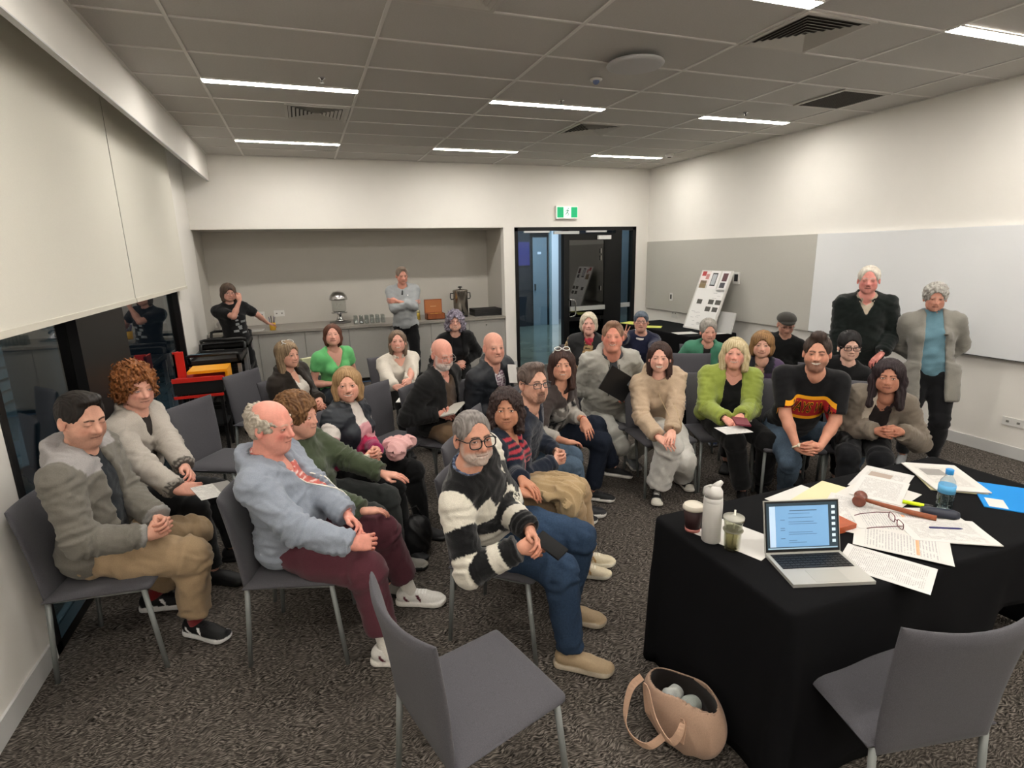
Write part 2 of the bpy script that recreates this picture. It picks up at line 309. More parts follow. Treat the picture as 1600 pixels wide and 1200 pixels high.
l = bpy.data.lights.new('outside_fill_light', 'AREA'); l.size = .6; l.energy = 260; l.color = (.6, .85, 1); o = bpy.data.objects.new('outside_fill_light', l); COL.objects.link(o); o.location = (-2.3, 8.2, 3.6)  # unseen fill light, added to brighten the wall and column outside the window
# exit sign
r = empty('exit_sign', (4.31, YB-.02, 2.60), 0, 'lit green and white running man exit sign above the black door', 'exit sign')
boxo('sign_case', -.205, .205, -.035, .018, -.105, .105, mat('white_metal'), r, bev=.006)
boxo('sign_face', -.195, .195, -.038, -.036, -.09, .09, mat('sign_lit', 'f2fff8', .5, emit=('e8fff4', .30)), r)
G = mat('sign_green', '0c9a64', .5, emit=('0aa868', .20)); boxo('green_field', -.190, -.07, -.0405, -.0385, -.085, .085, G, r); boxo('green_field', .07, .190, -.0405, -.0385, -.085, .085, G, r)
rm = MB()
for a, bb_ in (((.012, .045), (-.002, .005)), ((-.002, .005), (.022, -.025)), ((.022, -.025), (.012, -.060)), ((-.002, .005), (-.020, -.030)), ((-.020, -.030), (-.045, -.035)), ((.010, .035), (.032, .015)), ((.010, .035), (-.018, .030)), ((-.018, .030), (-.028, .008))):
    rm.tube([(a[0], -.040, a[1]), (bb_[0], -.040, bb_[1])], .0055, 8)
rm.lathe([(.001, -.001), (.010, -.001), (.010, .001), (.001, .001)], 14, 0, 0, M=Matrix.Translation((.018, -.040, .062)) @ Matrix.Rotation(math.pi/2, 4, 'X'))
rm.obj('running_man', mat('sign_dark_green', '0b5c48', .6), r)
# wall plates
def plate(name, loc, w, h, axis, label, cat, dark=False):
    r = empty(name, loc, 0 if axis == 'y' else -math.pi/2, label, cat)
    boxo('plate', -w/2, w/2, -.012, 0, -h/2, h/2, mat('plate_white', 'd9d8d4', .4), r, bev=.003)
    if dark: boxo('display', -w*.28, w*.28, -.014, -.011, -h*.28, h*.32, mat('display_dark', '2b2b2d', .3), r)
    else:
        for x in (-w*.25, w*.25): boxo('socket', x-.012, x+.012, -.0135, -.011, -.010, .010, mat('socket_grey', '77756f', .5), r)
plate('wall_socket', (-.72, 9.78, 1.07), .16, .10, 'y', 'left one of the white double sockets on the recess wall', 'socket'); plate('wall_socket', (-.42, 9.78, 1.08), .16, .10, 'y', 'right one of the white double sockets on the recess wall', 'socket')
plate('thermostat', (XR-.045, 6.50, 1.52), .13, .17, 'x', 'white wall control with a dark display right of the leaning poster board', 'thermostat', True)
plate('wall_switch', (XR-.045, 8.02, 1.15), .07, .13, 'x', 'small dark grey switch on the pinboard left of the poster board', 'switch', True)
plate('wall_socket', (XR-.0, 7.97, .87), .14, .16, 'x', 'white socket on the right wall under the small dark switch', 'socket')
plate('wall_socket', (XR, 2.92, .335), .17, .075, 'x', 'white socket low on the right wall beside the standing woman', 'socket')
# counter in the recess
r = empty('counter', (0, 9.3, 0), 0, 'long grey worktop filling the recess along the back wall', 'counter')
boxo('worktop', XL+.01, 3.168, -.47, .48, .872, .908, M_ctop, r, bev=.004)
for i in range(7):
    x0 = -1.352+i*.6455; c = empty('cabinet', (x0+.3225, 9.3, 0), 0, 'grey base cabinet, number %s from the left under the worktop' % ['one', 'two', 'three', 'four', 'five', 'six', 'seven'][i], 'cabinet', 'grey base cabinets under the worktop')
    boxo('carcass', -.318, .318, -.42, .45, .06, .870, M_cab, c); boxo('door', -.3195, .3195, -.443, -.421, .075, .862, M_cab, c, bev=.002); boxo('plinth', -.318, .318, -.36, .40, 0, .06, M_vd, c)
    if i == 6: bpy.data.objects[c.children[1].name]; MB().lathe([(.010, 0), (.010, .012)], 12, M=Matrix.Translation((-.02, -.443, .78)) @ Matrix.Rotation(math.pi/2, 4, 'X')).obj('lock', mat('chrome'), c.children[1])
# ------------------------------------------------------------------ implicit surface engine
f32 = np.float32
def V3(*a): return np.array(a, f32)
def nrm(v): v = np.asarray(v, f32); return v/(np.linalg.norm(v)+1e-9)
def rc(P, a, b, ra, rb):
    a = np.asarray(a, f32); b = np.asarray(b, f32); d = b-a; L = float(d@d)+1e-9
    q = P-a; t = np.clip((q@d)/L, 0, 1)
    q = q-t[:, None]*d
    return np.sqrt(np.einsum('ij,ij->i', q, q))-(ra+(rb-ra)*t)
def ell(P, c, r, R=None):
    q = P-np.asarray(c, f32)
    if R is not None: q = q@R          # columns of R are the ellipsoid axes
    r = np.asarray(r, f32); a = q/r; b = a/r
    k0 = np.sqrt(np.einsum('ij,ij->i', a, a)); k1 = np.sqrt(np.einsum('ij,ij->i', b, b))+1e-6
    return k0*(k0-1)/k1
def smin(a, b, k):
    h = np.maximum(k-np.abs(a-b), 0)/k
    return np.minimum(a, b)-h*h*k*.25
def smax(a, b, k): return -smin(-a, -b, k)
def U(ds, k):
    r = ds[0]
    for d in ds[1:]: r = smin(r, d, k)
    return r
def mesh_sdf(f, lo, hi, h):
    B = 4; lo = np.asarray(lo, f32); hi = np.asarray(hi, f32)
    nb = np.ceil((hi-lo)/(B*h)).astype(int)
    g = np.stack(np.meshgrid(*[np.arange(n) for n in nb], indexing='ij'), -1).reshape(-1, 3)
    cen = lo+(g+.5).astype(f32)*(B*h)
    keep = np.abs(f(cen)) < B*h*.87*1.45+.004
    g = g[keep]
    off = np.stack(np.meshgrid(*[np.arange(B+1)]*3, indexing='ij'), -1)
    idx = g[:, None, None, None, :]*B+off
    pts = lo+idx.reshape(-1, 3).astype(f32)*h
    v = np.concatenate([f(pts[i:i+200000]) for i in range(0, len(pts), 200000)]).reshape(-1, B+1, B+1, B+1).astype(f32)
    v[v == 0] = 1e-7
    C = np.stack([v[:, i:i+B, j:j+B, k:k+B] for i in (0, 1) for j in (0, 1) for k in (0, 1)], -1).reshape(-1, 8)
    cid = idx[:, :B, :B, :B].reshape(-1, 3)
    ins = (C < 0).sum(1); act = (ins > 0) & (ins < 8)
    C = C[act]; cid = cid[act]
    S = nb.astype(np.int64)*B+2
    L = (cid[:, 0]*S[1]+cid[:, 1])*S[2]+cid[:, 2]
    o = np.argsort(L); L = L[o]; C = C[o]; cid = cid[o]
    cor = np.array([(i, j, k) for i in (0, 1) for j in (0, 1) for k in (0, 1)], f32)
    acc = np.zeros((len(C), 3), f32); cnt = np.zeros(len(C), f32)
    for a in range(8):
        for b in range(a+1, 8):
            if bin(a ^ b).count('1') != 1: continue
            m = (C[:, a] < 0) != (C[:, b] < 0)
            den = C[:, a]-C[:, b]; den[den == 0] = 1e-9
            t = (C[:, a]/den)[:, None]
            p = cor[a]+t*(cor[b]-cor[a])
            acc += np.where(m[:, None], p, 0); cnt += m
    V = lo+(cid+acc/np.maximum(cnt, 1)[:, None])*h
    st = [S[1]*S[2], S[2], 1]; quads = []
    for ax, other in ((0, 4), (1, 2), (2, 1)):
        m = (C[:, 0] < 0) != (C[:, other] < 0); u, w = st[(ax+1) % 3], st[(ax+2) % 3]
        l = L[m]; q = []
        for dd in (u+w, w, 0, u):
            t = l-dd; i = np.searchsorted(L, t); i = np.minimum(i, len(L)-1); ok = L[i] == t; q.append(np.where(ok, i, -1))
        q = np.stack(q, 1); inside = C[m, 0] < 0; okk = (q >= 0).all(1); q = q[okk]; inside = inside[okk]
        q[~inside] = q[~inside][:, ::-1]
        quads.append(q)
    F = np.concatenate(quads)
    return V.astype(f32), F
def _scat(idx, w, n): return np.stack([np.bincount(idx, w[:, i], n) for i in range(3)], 1).astype(f32)
def relax(V, F, n=1, w=.5):
    A = np.concatenate([F[:, 0], F[:, 1], F[:, 2], F[:, 3], F[:, 1], F[:, 2], F[:, 3], F[:, 0]])
    B = np.concatenate([F[:, 1], F[:, 2], F[:, 3], F[:, 0], F[:, 0], F[:, 1], F[:, 2], F[:, 3]])
    cnt = np.maximum(np.bincount(A, minlength=len(V)), 1)[:, None]
    for _ in range(n): V = (V*(1-w)+w*_scat(A, V[B], len(V))/cnt).astype(f32)
    return V
def normals(V, F):
    n = np.cross(V[F[:, 2]]-V[F[:, 0]], V[F[:, 3]]-V[F[:, 1]])
    o = _scat(F.T.ravel(), np.concatenate([n]*4), len(V))
    return o/(np.linalg.norm(o, axis=1)[:, None]+1e-12)
def np_mesh(name, V, F, col=None):
    me = bpy.data.meshes.new(name); me.vertices.add(len(V)); me.vertices.foreach_set('co', np.ascontiguousarray(V, f32).ravel())
    me.loops.add(F.size); me.loops.foreach_set('vertex_index', np.ascontiguousarray(F, np.int32).ravel())
    me.polygons.add(len(F)); me.polygons.foreach_set('loop_start', np.arange(0, F.size, 4, dtype=np.int32))
    me.polygons.foreach_set('use_smooth', np.ones(len(F), bool))
    me.update(calc_edges=True)
    if col is not None:
        a = me.color_attributes.new('Col', 'FLOAT_COLOR', 'POINT'); c = np.ones((len(V), 4), f32); c[:, :3] = col
        a.data.foreach_set('color', c.ravel())
    return me
_rng = np.random.RandomState(3)
_wd = [( _rng.normal(size=3).astype(f32), _rng.uniform(0, 6.28)) for _ in range(24)]
def fnoise(P, s, seed=0):
    """smooth pseudo noise in about -1..1, feature size about 1/s"""
    q = P*s; q = q+.7*np.stack([np.sin(q[:, 1]*1.3+seed), np.sin(q[:, 2]*1.1+2+seed), np.sin(q[:, 0]*1.2+4+seed)], 1).astype(f32)
    o = 0
    for i in range(6):
        d, p = _wd[(i+seed*5) % 24]; o = o+np.sin(q@d*1.6+p+seed)
    return o/3.2
# ------------------------------------------------------------------ people
def rotm(yaw=0, pitch=0, roll=0):
    """columns: forward, left, up.  yaw to the left, pitch up positive, roll to own left shoulder positive"""
    cy, sy, cp, sp, cr, sr = math.cos(yaw), math.sin(yaw), math.cos(pitch), math.sin(pitch), math.cos(roll), math.sin(roll)
    Rz = np.array([[cy, -sy, 0], [sy, cy, 0], [0, 0, 1]]); Ry = np.array([[cp, 0, -sp], [0, 1, 0], [sp, 0, cp]])
    Rx = np.array([[1, 0, 0], [0, cr, sr], [0, -sr, cr]])
    return (Rz@Ry@Rx).astype(f32)
def pal(c): return np.array(lin(c), f32)
def desat(c, a, g=1.0):
    l = (c@np.array([.25, .65, .10], f32))[:, None]; return (c*(1-a)+l*a)*g
M_skin = mat('skin', 'ffffff', .52, attr='Col', noise=(160, .05), spec=.35)
M_cloth = mat('cloth', 'ffffff', .88, attr='Col', noise=(240, .10), bump=(420, .0012), spec=.2, sheen=.12)
M_knit = mat('knit', 'ffffff', .95, attr='Col', noise=(300, .14), bump=(260, .003), spec=.15, sheen=.25)
M_denim = mat('denim', 'ffffff', .9, attr='Col', noise=(120, .16), bump=(500, .001), spec=.2)
M_hair = mat('hair', 'ffffff', .55, attr='Col', noise=(90, .12), spec=.35)
M_shoe = mat('shoe_upper', 'ffffff', .6, attr='Col', noise=(150, .08), spec=.35)
M_shiny = mat('shell_fabric', 'ffffff', .5, attr='Col', noise=(200, .05), spec=.4)
M_eye = mat('eyeball', 'ffffff', .15, attr='Col', spec=.5)
M_lens = None
def lens_mat():
    m = bpy.data.materials.get('spectacle_lens')
    if m: return m
    m = bpy.data.materials.new('spectacle_lens'); m.use_nodes = True; nt = m.node_tree; nt.nodes.clear()
    o = nt.nodes.new('ShaderNodeOutputMaterial'); mx = nt.nodes.new('ShaderNodeMixShader'); t = nt.nodes.new('ShaderNodeBsdfTransparent'); g = nt.nodes.new('ShaderNodeBsdfGlossy')
    g.inputs['Roughness'].default_value = .03; mx.inputs[0].default_value = .08
    nt.links.new(t.outputs[0], mx.inputs[1]); nt.links.new(g.outputs[0], mx.inputs[2]); nt.links.new(mx.outputs[0], o.inputs[0]); return m
def ik(A, T, l1, l2, pole):
    A = np.asarray(A, float); T = np.asarray(T, float); d = T-A; D = np.linalg.norm(d)
    if D > (l1+l2)*.995: T = A+d/D*(l1+l2)*.995; d = T-A; D = np.linalg.norm(d)
    if D < abs(l1-l2)+.02: D = abs(l1-l2)+.02
    u = d/np.linalg.norm(d); x = (l1*l1-l2*l2+D*D)/(2*D); hgt = math.sqrt(max(l1*l1-x*x, 0))
    p = np.asarray(pole, float); p = p-(p@u)*u; p /= np.linalg.norm(p)+1e-9
    return A+u*x+p*hgt, T
def hand_sdf(W, d, n, side, curl, sc, spread=.10, fcurl=None, thumb=.5):
    """W wrist; d finger direction; n palm normal (the way the palm faces); side +1 left hand, -1 right hand"""
    d = nrm(d); n = np.asarray(n, f32); n = nrm(n-(n@d)*d); s = np.cross(n, d)*side   # s points to the thumb side
    W = np.asarray(W, f32); prims = []
    def pt(a, b, c): return W+(d*a+s*b+n*c)*sc
    ks = [(.088, .030), (.092, .010), (.088, -.011), (.080, -.030)]; Ls = [(.044, .025, .021), (.048, .029, .022), (.044, .027, .022), (.034, .020, .019)]
    for i, (kx, ky) in enumerate(ks):
        prims.append((pt(.012, ky*.55, 0), pt(kx, ky, 0), .0135*sc, .0105*sc))
    prims.append((pt(.02, .018, .004), pt(.06, .028, .006), .016*sc, .011*sc)); prims.append((pt(.015, -.012, .004), pt(.06, -.026, .004), .014*sc, .011*sc))
    fing = []
    for i, (kx, ky) in enumerate(ks):
        c = curl if fcurl is None else fcurl[i]; ang = c*.55; p = pt(kx, ky, 0); r = (.0092, .0095, .009, .0078)[i]; sd = (1.5-i)*spread*(1-.6*c)
        for j, L in enumerate(Ls[i]):
            dr = d*math.cos(ang)+n*math.sin(ang)+s*sd*(1 if j == 0 else .8); q = p+nrm(dr)*L*sc; r2 = r*.9
            fing.append((p, q, r*sc, r2*sc, i)); p = q; r = r2; ang += c*(.95 if j == 0 else .7)
    th = thumb; p0 = pt(.018, .022, .006); p1 = pt(.05, .045, .010+.016*th); p2 = pt(.078, .052-.012*th, .014+.030*th); p3 = pt(.100, .050-.03*th, .012+.036*th)
    tb = [(p0, p1, .0145*sc, .0115*sc), (p1, p2, .0112*sc, .0098*sc), (p2, p3, .0098*sc, .0078*sc)]
    return prims, fing, tb
def hand_eval(P, H):
    prims, fing, tb = H
    dd = U([rc(P, *x) for x in prims], .012); fs = {}
    for (a, b, ra, rb, i) in fing:
        e = rc(P, a, b, ra, rb); fs[i] = e if i not in fs else smin(fs[i], e, .004)
    for i in fs: dd = smin(dd, fs[i], .006) if i < 0 else smin(dd, fs[i], .0045)
    return smin(dd, U([rc(P, *x) for x in tb], .006), .010)
class Head:
    def __init__(s, q):
        g = q.get; s.q = q; s.w = g('hw', 1.0); s.fem = g('fem', 0); s.age = g('age', .3); s.smile = g('smile', .2); s.fat = g('ffat', 0.0)
        s.open = g('mouth', 0.0); s.eye = g('eye', .55)
    def face(s, P):
        w, fem, sm, ft = s.w, s.fem, s.smile, s.fat
        d = ell(P, (-.014, 0, .034), (.098, .076*w, .083))
        d = smin(d, ell(P, (.026, 0, -.030), (.064, (.061+.004*ft)*w, .082)), .03)
        jw = (.045-.008*fem+.009*ft)*w
        for y in (-1, 1):
            d = smin(d, rc(P, (-.004, y*jw, -.052), (.052, y*.013, -.094+.004*fem), .021+.005*ft, .017), .03)
            d = smin(d, ell(P, (.054, y*(.036+.002*sm), -.030+.006*sm), (.024, .022, .022+.003*sm)), .018)
            d = smin(d, ell(P, (.032, y*.044*w, -.058+.01*sm), (.034, .022+.006*ft, .034)), .022)
        d = smin(d, ell(P, (.064, 0, -.096+.005*fem), (.018, .019-.003*fem, .017)), .02)
        if ft > .5: d = smin(d, ell(P, (.025, 0, -.108), (.04, .042, .022)), .03)
        d = smin(d, rc(P, (.070, -.030, .016), (.070, .030, .016), .016-.003*fem, .016-.003*fem), .018)
        d = smin(d, ell(P, (.066, 0, -.064), (.024, .030, .024)), .016)        # muzzle
        for y in (-1, 1):                                                      # eye sockets and lids
            d = smax(d, -ell(P, (.099, y*.032, -.001), (.020, .019, .0125)), .012)
        nt = V3(.106-.004*fem, 0, -.036)*1
        nz = smin(rc(P, (.082, 0, .010), nt, .0085, .0115-.002*fem), rc(P, (.094, -.0115, -.041), (.094, .0115, -.041), .0085-.001*fem, .0085-.001*fem), .007)
        nz = smin(nz, rc(P, (.080, -.012, -.036), (.080, .012, -.036), .012, .012), .012)
        d = smin(d, nz, .010)
        for y in (-1, 1): d = smax(d, -(np.sqrt(((P-V3(.0955, y*.0068, -.0505))**2).sum(1))-.0042), .003)
        # eyelids over the eyeball
        for y in (-1, 1):
            c = V3(.0745, y*.0315, -.001); q = P-c
            lid = np.sqrt((q*q).sum(1))-.0154
            op = .0012+.0052*s.eye if s.eye > .08 else -.01
            slot = np.abs(q[:, 2]+.001)-op*np.clip(1-(q[:, 1]/.0145)**2, 0, 1)
            lid = smax(lid, -np.maximum(slot, .004-q[:, 0]), .0015)
            d = smin(d, lid, .004)
            ball = np.sqrt((q*q).sum(1))-.0124
            hole = np.maximum(np.sqrt((q*q).sum(1))-.0160, np.maximum(slot, .004-q[:, 0]))
            if s.eye > .08:
                d = smax(d, -hole, .001)
                d = np.minimum(d, ball+.0004)
        # mouth
        up, lo = s.mouth_pts(); r = .0058+.0015*fem
        mu = U([rc(P, up[i], up[i+1], r*(.55 if i in (0,) else 1), r*(.55 if i+1 == len(up)-1 else 1)) for i in range(len(up)-1)], .003)
        ml = U([rc(P, lo[i], lo[i+1], r*(.6 if i == 0 else 1.12), r*(.6 if i+1 == len(lo)-1 else 1.12)) for i in range(len(lo)-1)], .003)
        if s.open > 0 and s.q.get('_h', .003) > .0033:
            d = smin(d, smin(smin(mu, ml, .006), ell(P, (.058, 0, -.0665+.004*s.smile), (.0285, .0285, .012)), .004), .006)
        elif s.open > 0:
            gap = U([rc(P, a*.5+b*.5+V3(.006, 0, 0), a2*.5+b2*.5+V3(.006, 0, 0), .0016+.0062*s.open*(i not in (0,)), .0016+.0062*s.open*(i != len(up)-2)) for i, (a, b, a2, b2) in enumerate(zip(up[:-1], lo[:-1], up[1:], lo[1:]))], .002)
            d = smin(d, np.minimum(mu, ml), .006); d = smax(d, -gap, .002)
            d = np.minimum(d, ell(P, (.058, 0, -.0655+.004*s.smile), (.0262, .0275, .012)))
        else:
            ln = U([rc(P, a*.5+b*.5+V3(.0052, 0, 0), a2*.5+b2*.5+V3(.0052, 0, 0), .0012, .0012) for a, b, a2, b2 in zip(up[:-1], lo[:-1], up[1:], lo[1:])], .001)
            d = smin(d, smin(mu, ml, .001), .005); d = smax(d, -ln, .0015)
        if s.age > .5:
            a = s.age
            for y in (-1, 1):
                ln = rc(P, (.090, y*.020, -.040), (.082, y*.034, -.064), .0022, .0018); d = smax(d, -ln, .006*a)
                ln = rc(P, (.080, y*.045, .010), (.050, y*.066, .006), .001, .001); d = smax(d, -ln, .003*a)
                ln = rc(P, (.088, y*.020, -.017), (.078, y*.044, -.018), .0014, .001); d = smax(d, -ln, .004*a)
            for z in (.045, .057, .068): d = smax(d, -rc(P, (.090-(z-.04)*.35, -.03, z), (.090-(z-.04)*.35, .03, z), .0014, .0014), .004*a)
        for y in (-1, 1):                                                      # ears
            if s.q.get('noears'): break
            ce = V3(-.008, y*(.0765*w+.004), -.006); R = rotm(y*-.35, 0, y*-.12)
            e = ell(P, ce, (.019, .0065, .032), R); e = smin(e, ell(P, ce+V3(.004, 0, -.022), (.010, .006, .012), R), .006)
            e = smax(e, -ell(P, ce+V3(.003, y*.007, .003), (.0105, .006, .018), R), .003)
            d = smin(d, e, .006)
        return d
    def mouth_pts(s):
        sm, op = s.smile, s.open; hw = .0250+.007*sm; up = []; lo = []
        for t in (-1, -.5, 0, .5, 1):
            x = .0875-.0135*t*t-.003*sm*t*t; z = -.0665+.0085*sm*t*t; a = 1-t*t
            up.append(V3(x, t*hw, z+.0042+.0045*op*a-(.0012 if t == 0 else 0))); lo.append(V3(x-.0025, t*hw, z-.0048-.0070*op*a))
        return up, lo
    def colour(s, P):
        q = s.q; n = len(P); base = pal(q.get('skin', 'd9a58c')); c = np.tile(base, (n, 1))
        def blob(ctr, r, col, amt):
            nonlocal c
            w = np.exp(-(((P-np.asarray(ctr, f32))/np.asarray(r, f32))**2).sum(1))[:, None]*amt; c = c*(1-w)+pal(col)*w
        red = q.get('red', 'c9705f'); ra = q.get('redamt', .45)
        for y in (-1, 1):
            blob((.07, y*.042, -.033), (.03, .022, .02), red, ra); blob((0, y*.08, -.01), (.02, .012, .03), red, ra*.9)
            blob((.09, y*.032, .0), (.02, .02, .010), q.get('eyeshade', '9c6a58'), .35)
        blob((.107, 0, -.038), (.013, .013, .013), red, ra); blob((.06, 0, .06), (.05, .05, .03), red, ra*.3)
        m = (P[:, 0] > .05); stub = q.get('beard')
        nz = fnoise(P, 260, 1)*.5+.5
        if stub:
            col, amt, kind = stub[:3]
            ft = np.clip((-.035-P[:, 2]+.18*np.maximum(.075-P[:, 0], 0)*-1)/.02, 0, 1)
            ml_ = np.clip((.062-P[:, 0])/.03, 0, 1)
            side = np.clip((.012-P[:, 2])/.03, 0, 1)*np.clip((.030-np.abs(P[:, 0]-.014-.35*np.maximum(-.02-P[:, 2], 0)))/.026, 0, 1)*np.clip((np.abs(P[:, 1])-.045)/.01, 0, 1)*.8 if kind != 'goatee' else 0
            under = np.clip((-.044-.012*ml_-P[:, 2])/.016, 0, 1)*np.clip((P[:, 0]+.01)/.03, 0, 1)
            if kind == 'goatee': under = under*np.clip((.032-np.abs(P[:, 1]))/.01, 0, 1)*np.clip((P[:, 0]-.05)/.02, 0, 1)
            low = np.clip((P[:, 2]+.135)/.01, 0, 1)*(np.abs(P[:, 1]) < .070*s.w+.012*(P[:, 2] < -.035))*np.clip(P[:, 0]/.012+1.2, 0, 1)
            w = (np.maximum(under, side)*low*amt*(.75+.25*nz))[:, None]; c = c*(1-w)+pal(col)*w
        up, lo = s.mouth_pts()
        r = .0058+.0015*s.fem
        dm = np.minimum(U([rc(P, up[i], up[i+1], r*.8, r*.8) for i in range(4)], .002), U([rc(P, lo[i], lo[i+1], r, r) for i in range(4)], .002))
        w = (np.clip(.0022-dm, 0, .002)/.002*q.get('lipamt', .75))[:, None]; c = c*(1-w)+pal(q.get('lip', 'b56a62'))*w
        mid = U([rc(P, (up[i]+lo[i])/2, (up[i+1]+lo[i+1])/2, .0010+.0052*s.open, .0010+.0052*s.open) for i in range(4)], .001)
        hh = s.q.get('_h', .003); hw_ = .0250+.007*s.smile; ty = P[:, 1]/hw_; inm = (np.abs(ty) < 1.0)&(P[:, 0] > .060)
        dz = P[:, 2]-(-.0669+.0085*s.smile*ty*ty); gp = (.0016+.0058*s.open)*np.clip(1-ty*ty, 0, 1)
        if s.open > 0:
            w = ((np.abs(dz) < gp)&inm)[:, None]; c = np.where(w, pal('e4dacb'), c)
            edge = (np.clip(1-np.abs(np.abs(dz)-gp-.0006)/max(.0014, hh*.5), 0, 1)*inm)[:, None]*.8; c = c*(1-edge)+pal('5a2a26')*edge
        else:
            w = (np.clip(1.25-np.abs(dz)/max(.0022, hh*.8), 0, 1)*inm*.85)[:, None]; c = c*(1-w)+pal('54261f')*w
        for y in (-1, 1):      # mouth corners, nose wings and nostrils
            blob((.074, y*(.0245+.007*s.smile), -.0665+.0085*s.smile), (.008, .0045, .004), '6b3a32', .55); blob((.092, y*.0070, -.0505), (.008, .0045, .0035), '4a221c', .7 if hh < .0033 else .35)
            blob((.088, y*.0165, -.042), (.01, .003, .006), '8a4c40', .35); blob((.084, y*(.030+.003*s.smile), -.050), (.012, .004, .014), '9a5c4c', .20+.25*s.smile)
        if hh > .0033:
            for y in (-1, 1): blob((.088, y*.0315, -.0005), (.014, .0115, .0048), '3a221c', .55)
        # brows (painted base under the brow mesh) and eyeballs
        for y in (-1, 1):
            cc = V3(.0745, y*.0315, -.001); qq = P-cc; rr = np.sqrt((qq*qq).sum(1)); ball = (rr < .0131) & (qq[:, 0] > .0035)
            gz = nrm(V3(1, q.get('gaze', 0)*1.0, q.get('gazeup', 0)))
            an = np.arccos(np.clip((qq@gz)/(rr+1e-6), -1, 1))
            ec = np.where((an < .50)[:, None], np.where((an < .22)[:, None], pal('0c0a0a'), pal(q.get('iris', '4a3426'))), pal('e9e2da'))
            c = np.where(ball[:, None], ec, c)
            cc2 = P-cc; fr = (cc2[:, 0] > .004)&(np.abs(cc2[:, 1]) < .0155); opn = (.0012+.0052*s.eye)*np.clip(1-(cc2[:, 1]/.0155)**2, 0, 1) if s.eye > .08 else -.0025+.003*(cc2[:, 1]/.015)**2*0
            th = max(.0018, hh*.72); up = np.clip(1-np.abs(cc2[:, 2]+.001-opn-.0006)/th, 0, 1)*fr; lo_ = np.clip(1-np.abs(cc2[:, 2]+.001+opn+.0004)/th, 0, 1)*fr*(.35 if s.eye > .08 else 0)
            w = (np.maximum(up, lo_)*min(1, q.get('liner', .62)+.15))[:, None]; c = c*(1-w)+pal('2b1a16')*w
        if 'scalp' in q:
            w = np.clip((P[:, 2]-.05)/.03, 0, 1)[:, None]*q['scalp'][1]; c = c*(1-w)+pal(q['scalp'][0])*w
        return c*(1+.05*fnoise(P, 55, 2))[:, None]
def hair_sdf(P, hs, w):
    """hs: t thickness, top (hairline height), low (nape), side (how far hair covers the temple), L length of curtain, flare, back"""
    t = hs.get('t', .012); d = ell(P, (-.016, 0, .036), (.098+t, (.077+t)*w, .083+t*1.1))
    if hs.get('quiff'): d = smin(d, ell(P, (.045, 0, .105+.01*hs['quiff']), (.045, .05*w, .022+.01*hs['quiff'])), .03)
    if hs.get('bump'): d = smin(d, ell(P, (-.03, 0, .085), (.08+t, .07, .05+hs['bump'])), .04)
    L = hs.get('L', 0)
    if L:
        fl = hs.get('flare', .0); th = hs.get('th', .030); fx = hs.get('fx', -.005)
        for y in (-1, 1):
            d = smin(d, rc(P, (-.015, y*.062*w, .045), (fx-.01, y*(.072*w+fl*.5), -.03), th, th), .035)
            d = smin(d, rc(P, (fx-.01, y*(.072*w+fl*.5), -.03), (fx+hs.get('ex', 0), y*(.066+fl), -L+.02), th, th*hs.get('taper', .8)), .03)
        d = smin(d, rc(P, (-.055, 0, .02), (-.060, 0, -min(L, .30)+.03), .060, .055*hs.get('taper', .8)+.01), .05)
        d = smin(d, ell(P, (-.03, 0, -min(L, .2)*.5), (.075, .08*w+fl*.6, min(L, .2)*.6+.02)), .03)
    else:
        d = smin(d, ell(P, (-.052, 0, -.015), (.050+t*.6, (.060+t*.6)*w, .062)), .03)
    top = hs.get('top', .068); face = hs.get('face', .060)
    cut = ell(P, (.098, hs.get('part', 0)*.012, (top-.150)/2-.01), (hs.get('fd', .088), face*w, (top+.150)/2+.012))
    d = smax(d, -cut, hs.get('ks', .012))
    if L:      # the hair parts in front of the chin and throat
        q2 = np.maximum(np.abs(P[:, 1])-hs.get('gap', .056)*w, -.030-P[:, 0]); d = smax(d, -np.maximum(q2, P[:, 2]+.01), .014)
    if hs.get('bangs'):
        b = hs['bangs']; d = smin(d, np.maximum(ell(P, (.045, 0, .050), (.052, .066*w, .052)), np.maximum(b-P[:, 2], .03-P[:, 0])), .006)
    if not L:
        d = np.maximum(d, -(P[:, 2]-hs.get('low', -.065))-.0)      # nape
        side = hs.get('side', -.005)
        for y in (-1, 1):
            d = smax(d, -ell(P, (.004, y*.085, side-.05), (.034, .040, .052)), .008)
    if 'maxz' in hs:                                                # bald on top: only a fringe is left
        bz = hs['maxz']; d = smax(d, ell(P, (0, 0, -.2+bz), (.16, .16, .2)), .01) if 0 else smax(d, (P[:, 2]-bz)+.45*(P[:, 0]+.03)*1.0, .01)
    return d
def ring(P, c, rx, ry, r, flat=1.0, tilt=0, gap=0):
    q = P-np.asarray(c, f32); z = q[:, 2]+tilt*q[:, 0]; rho = np.sqrt((q[:, 0]/rx)**2+(q[:, 1]/ry)**2)
    d = np.sqrt(((rho-1)*min(rx, ry))**2+(z/flat)**2)-r
    if gap: d = smax(d, gap-(np.abs(q[:, 1])+np.where(q[:, 0] > 0, 0, 1)), .01)
    return d
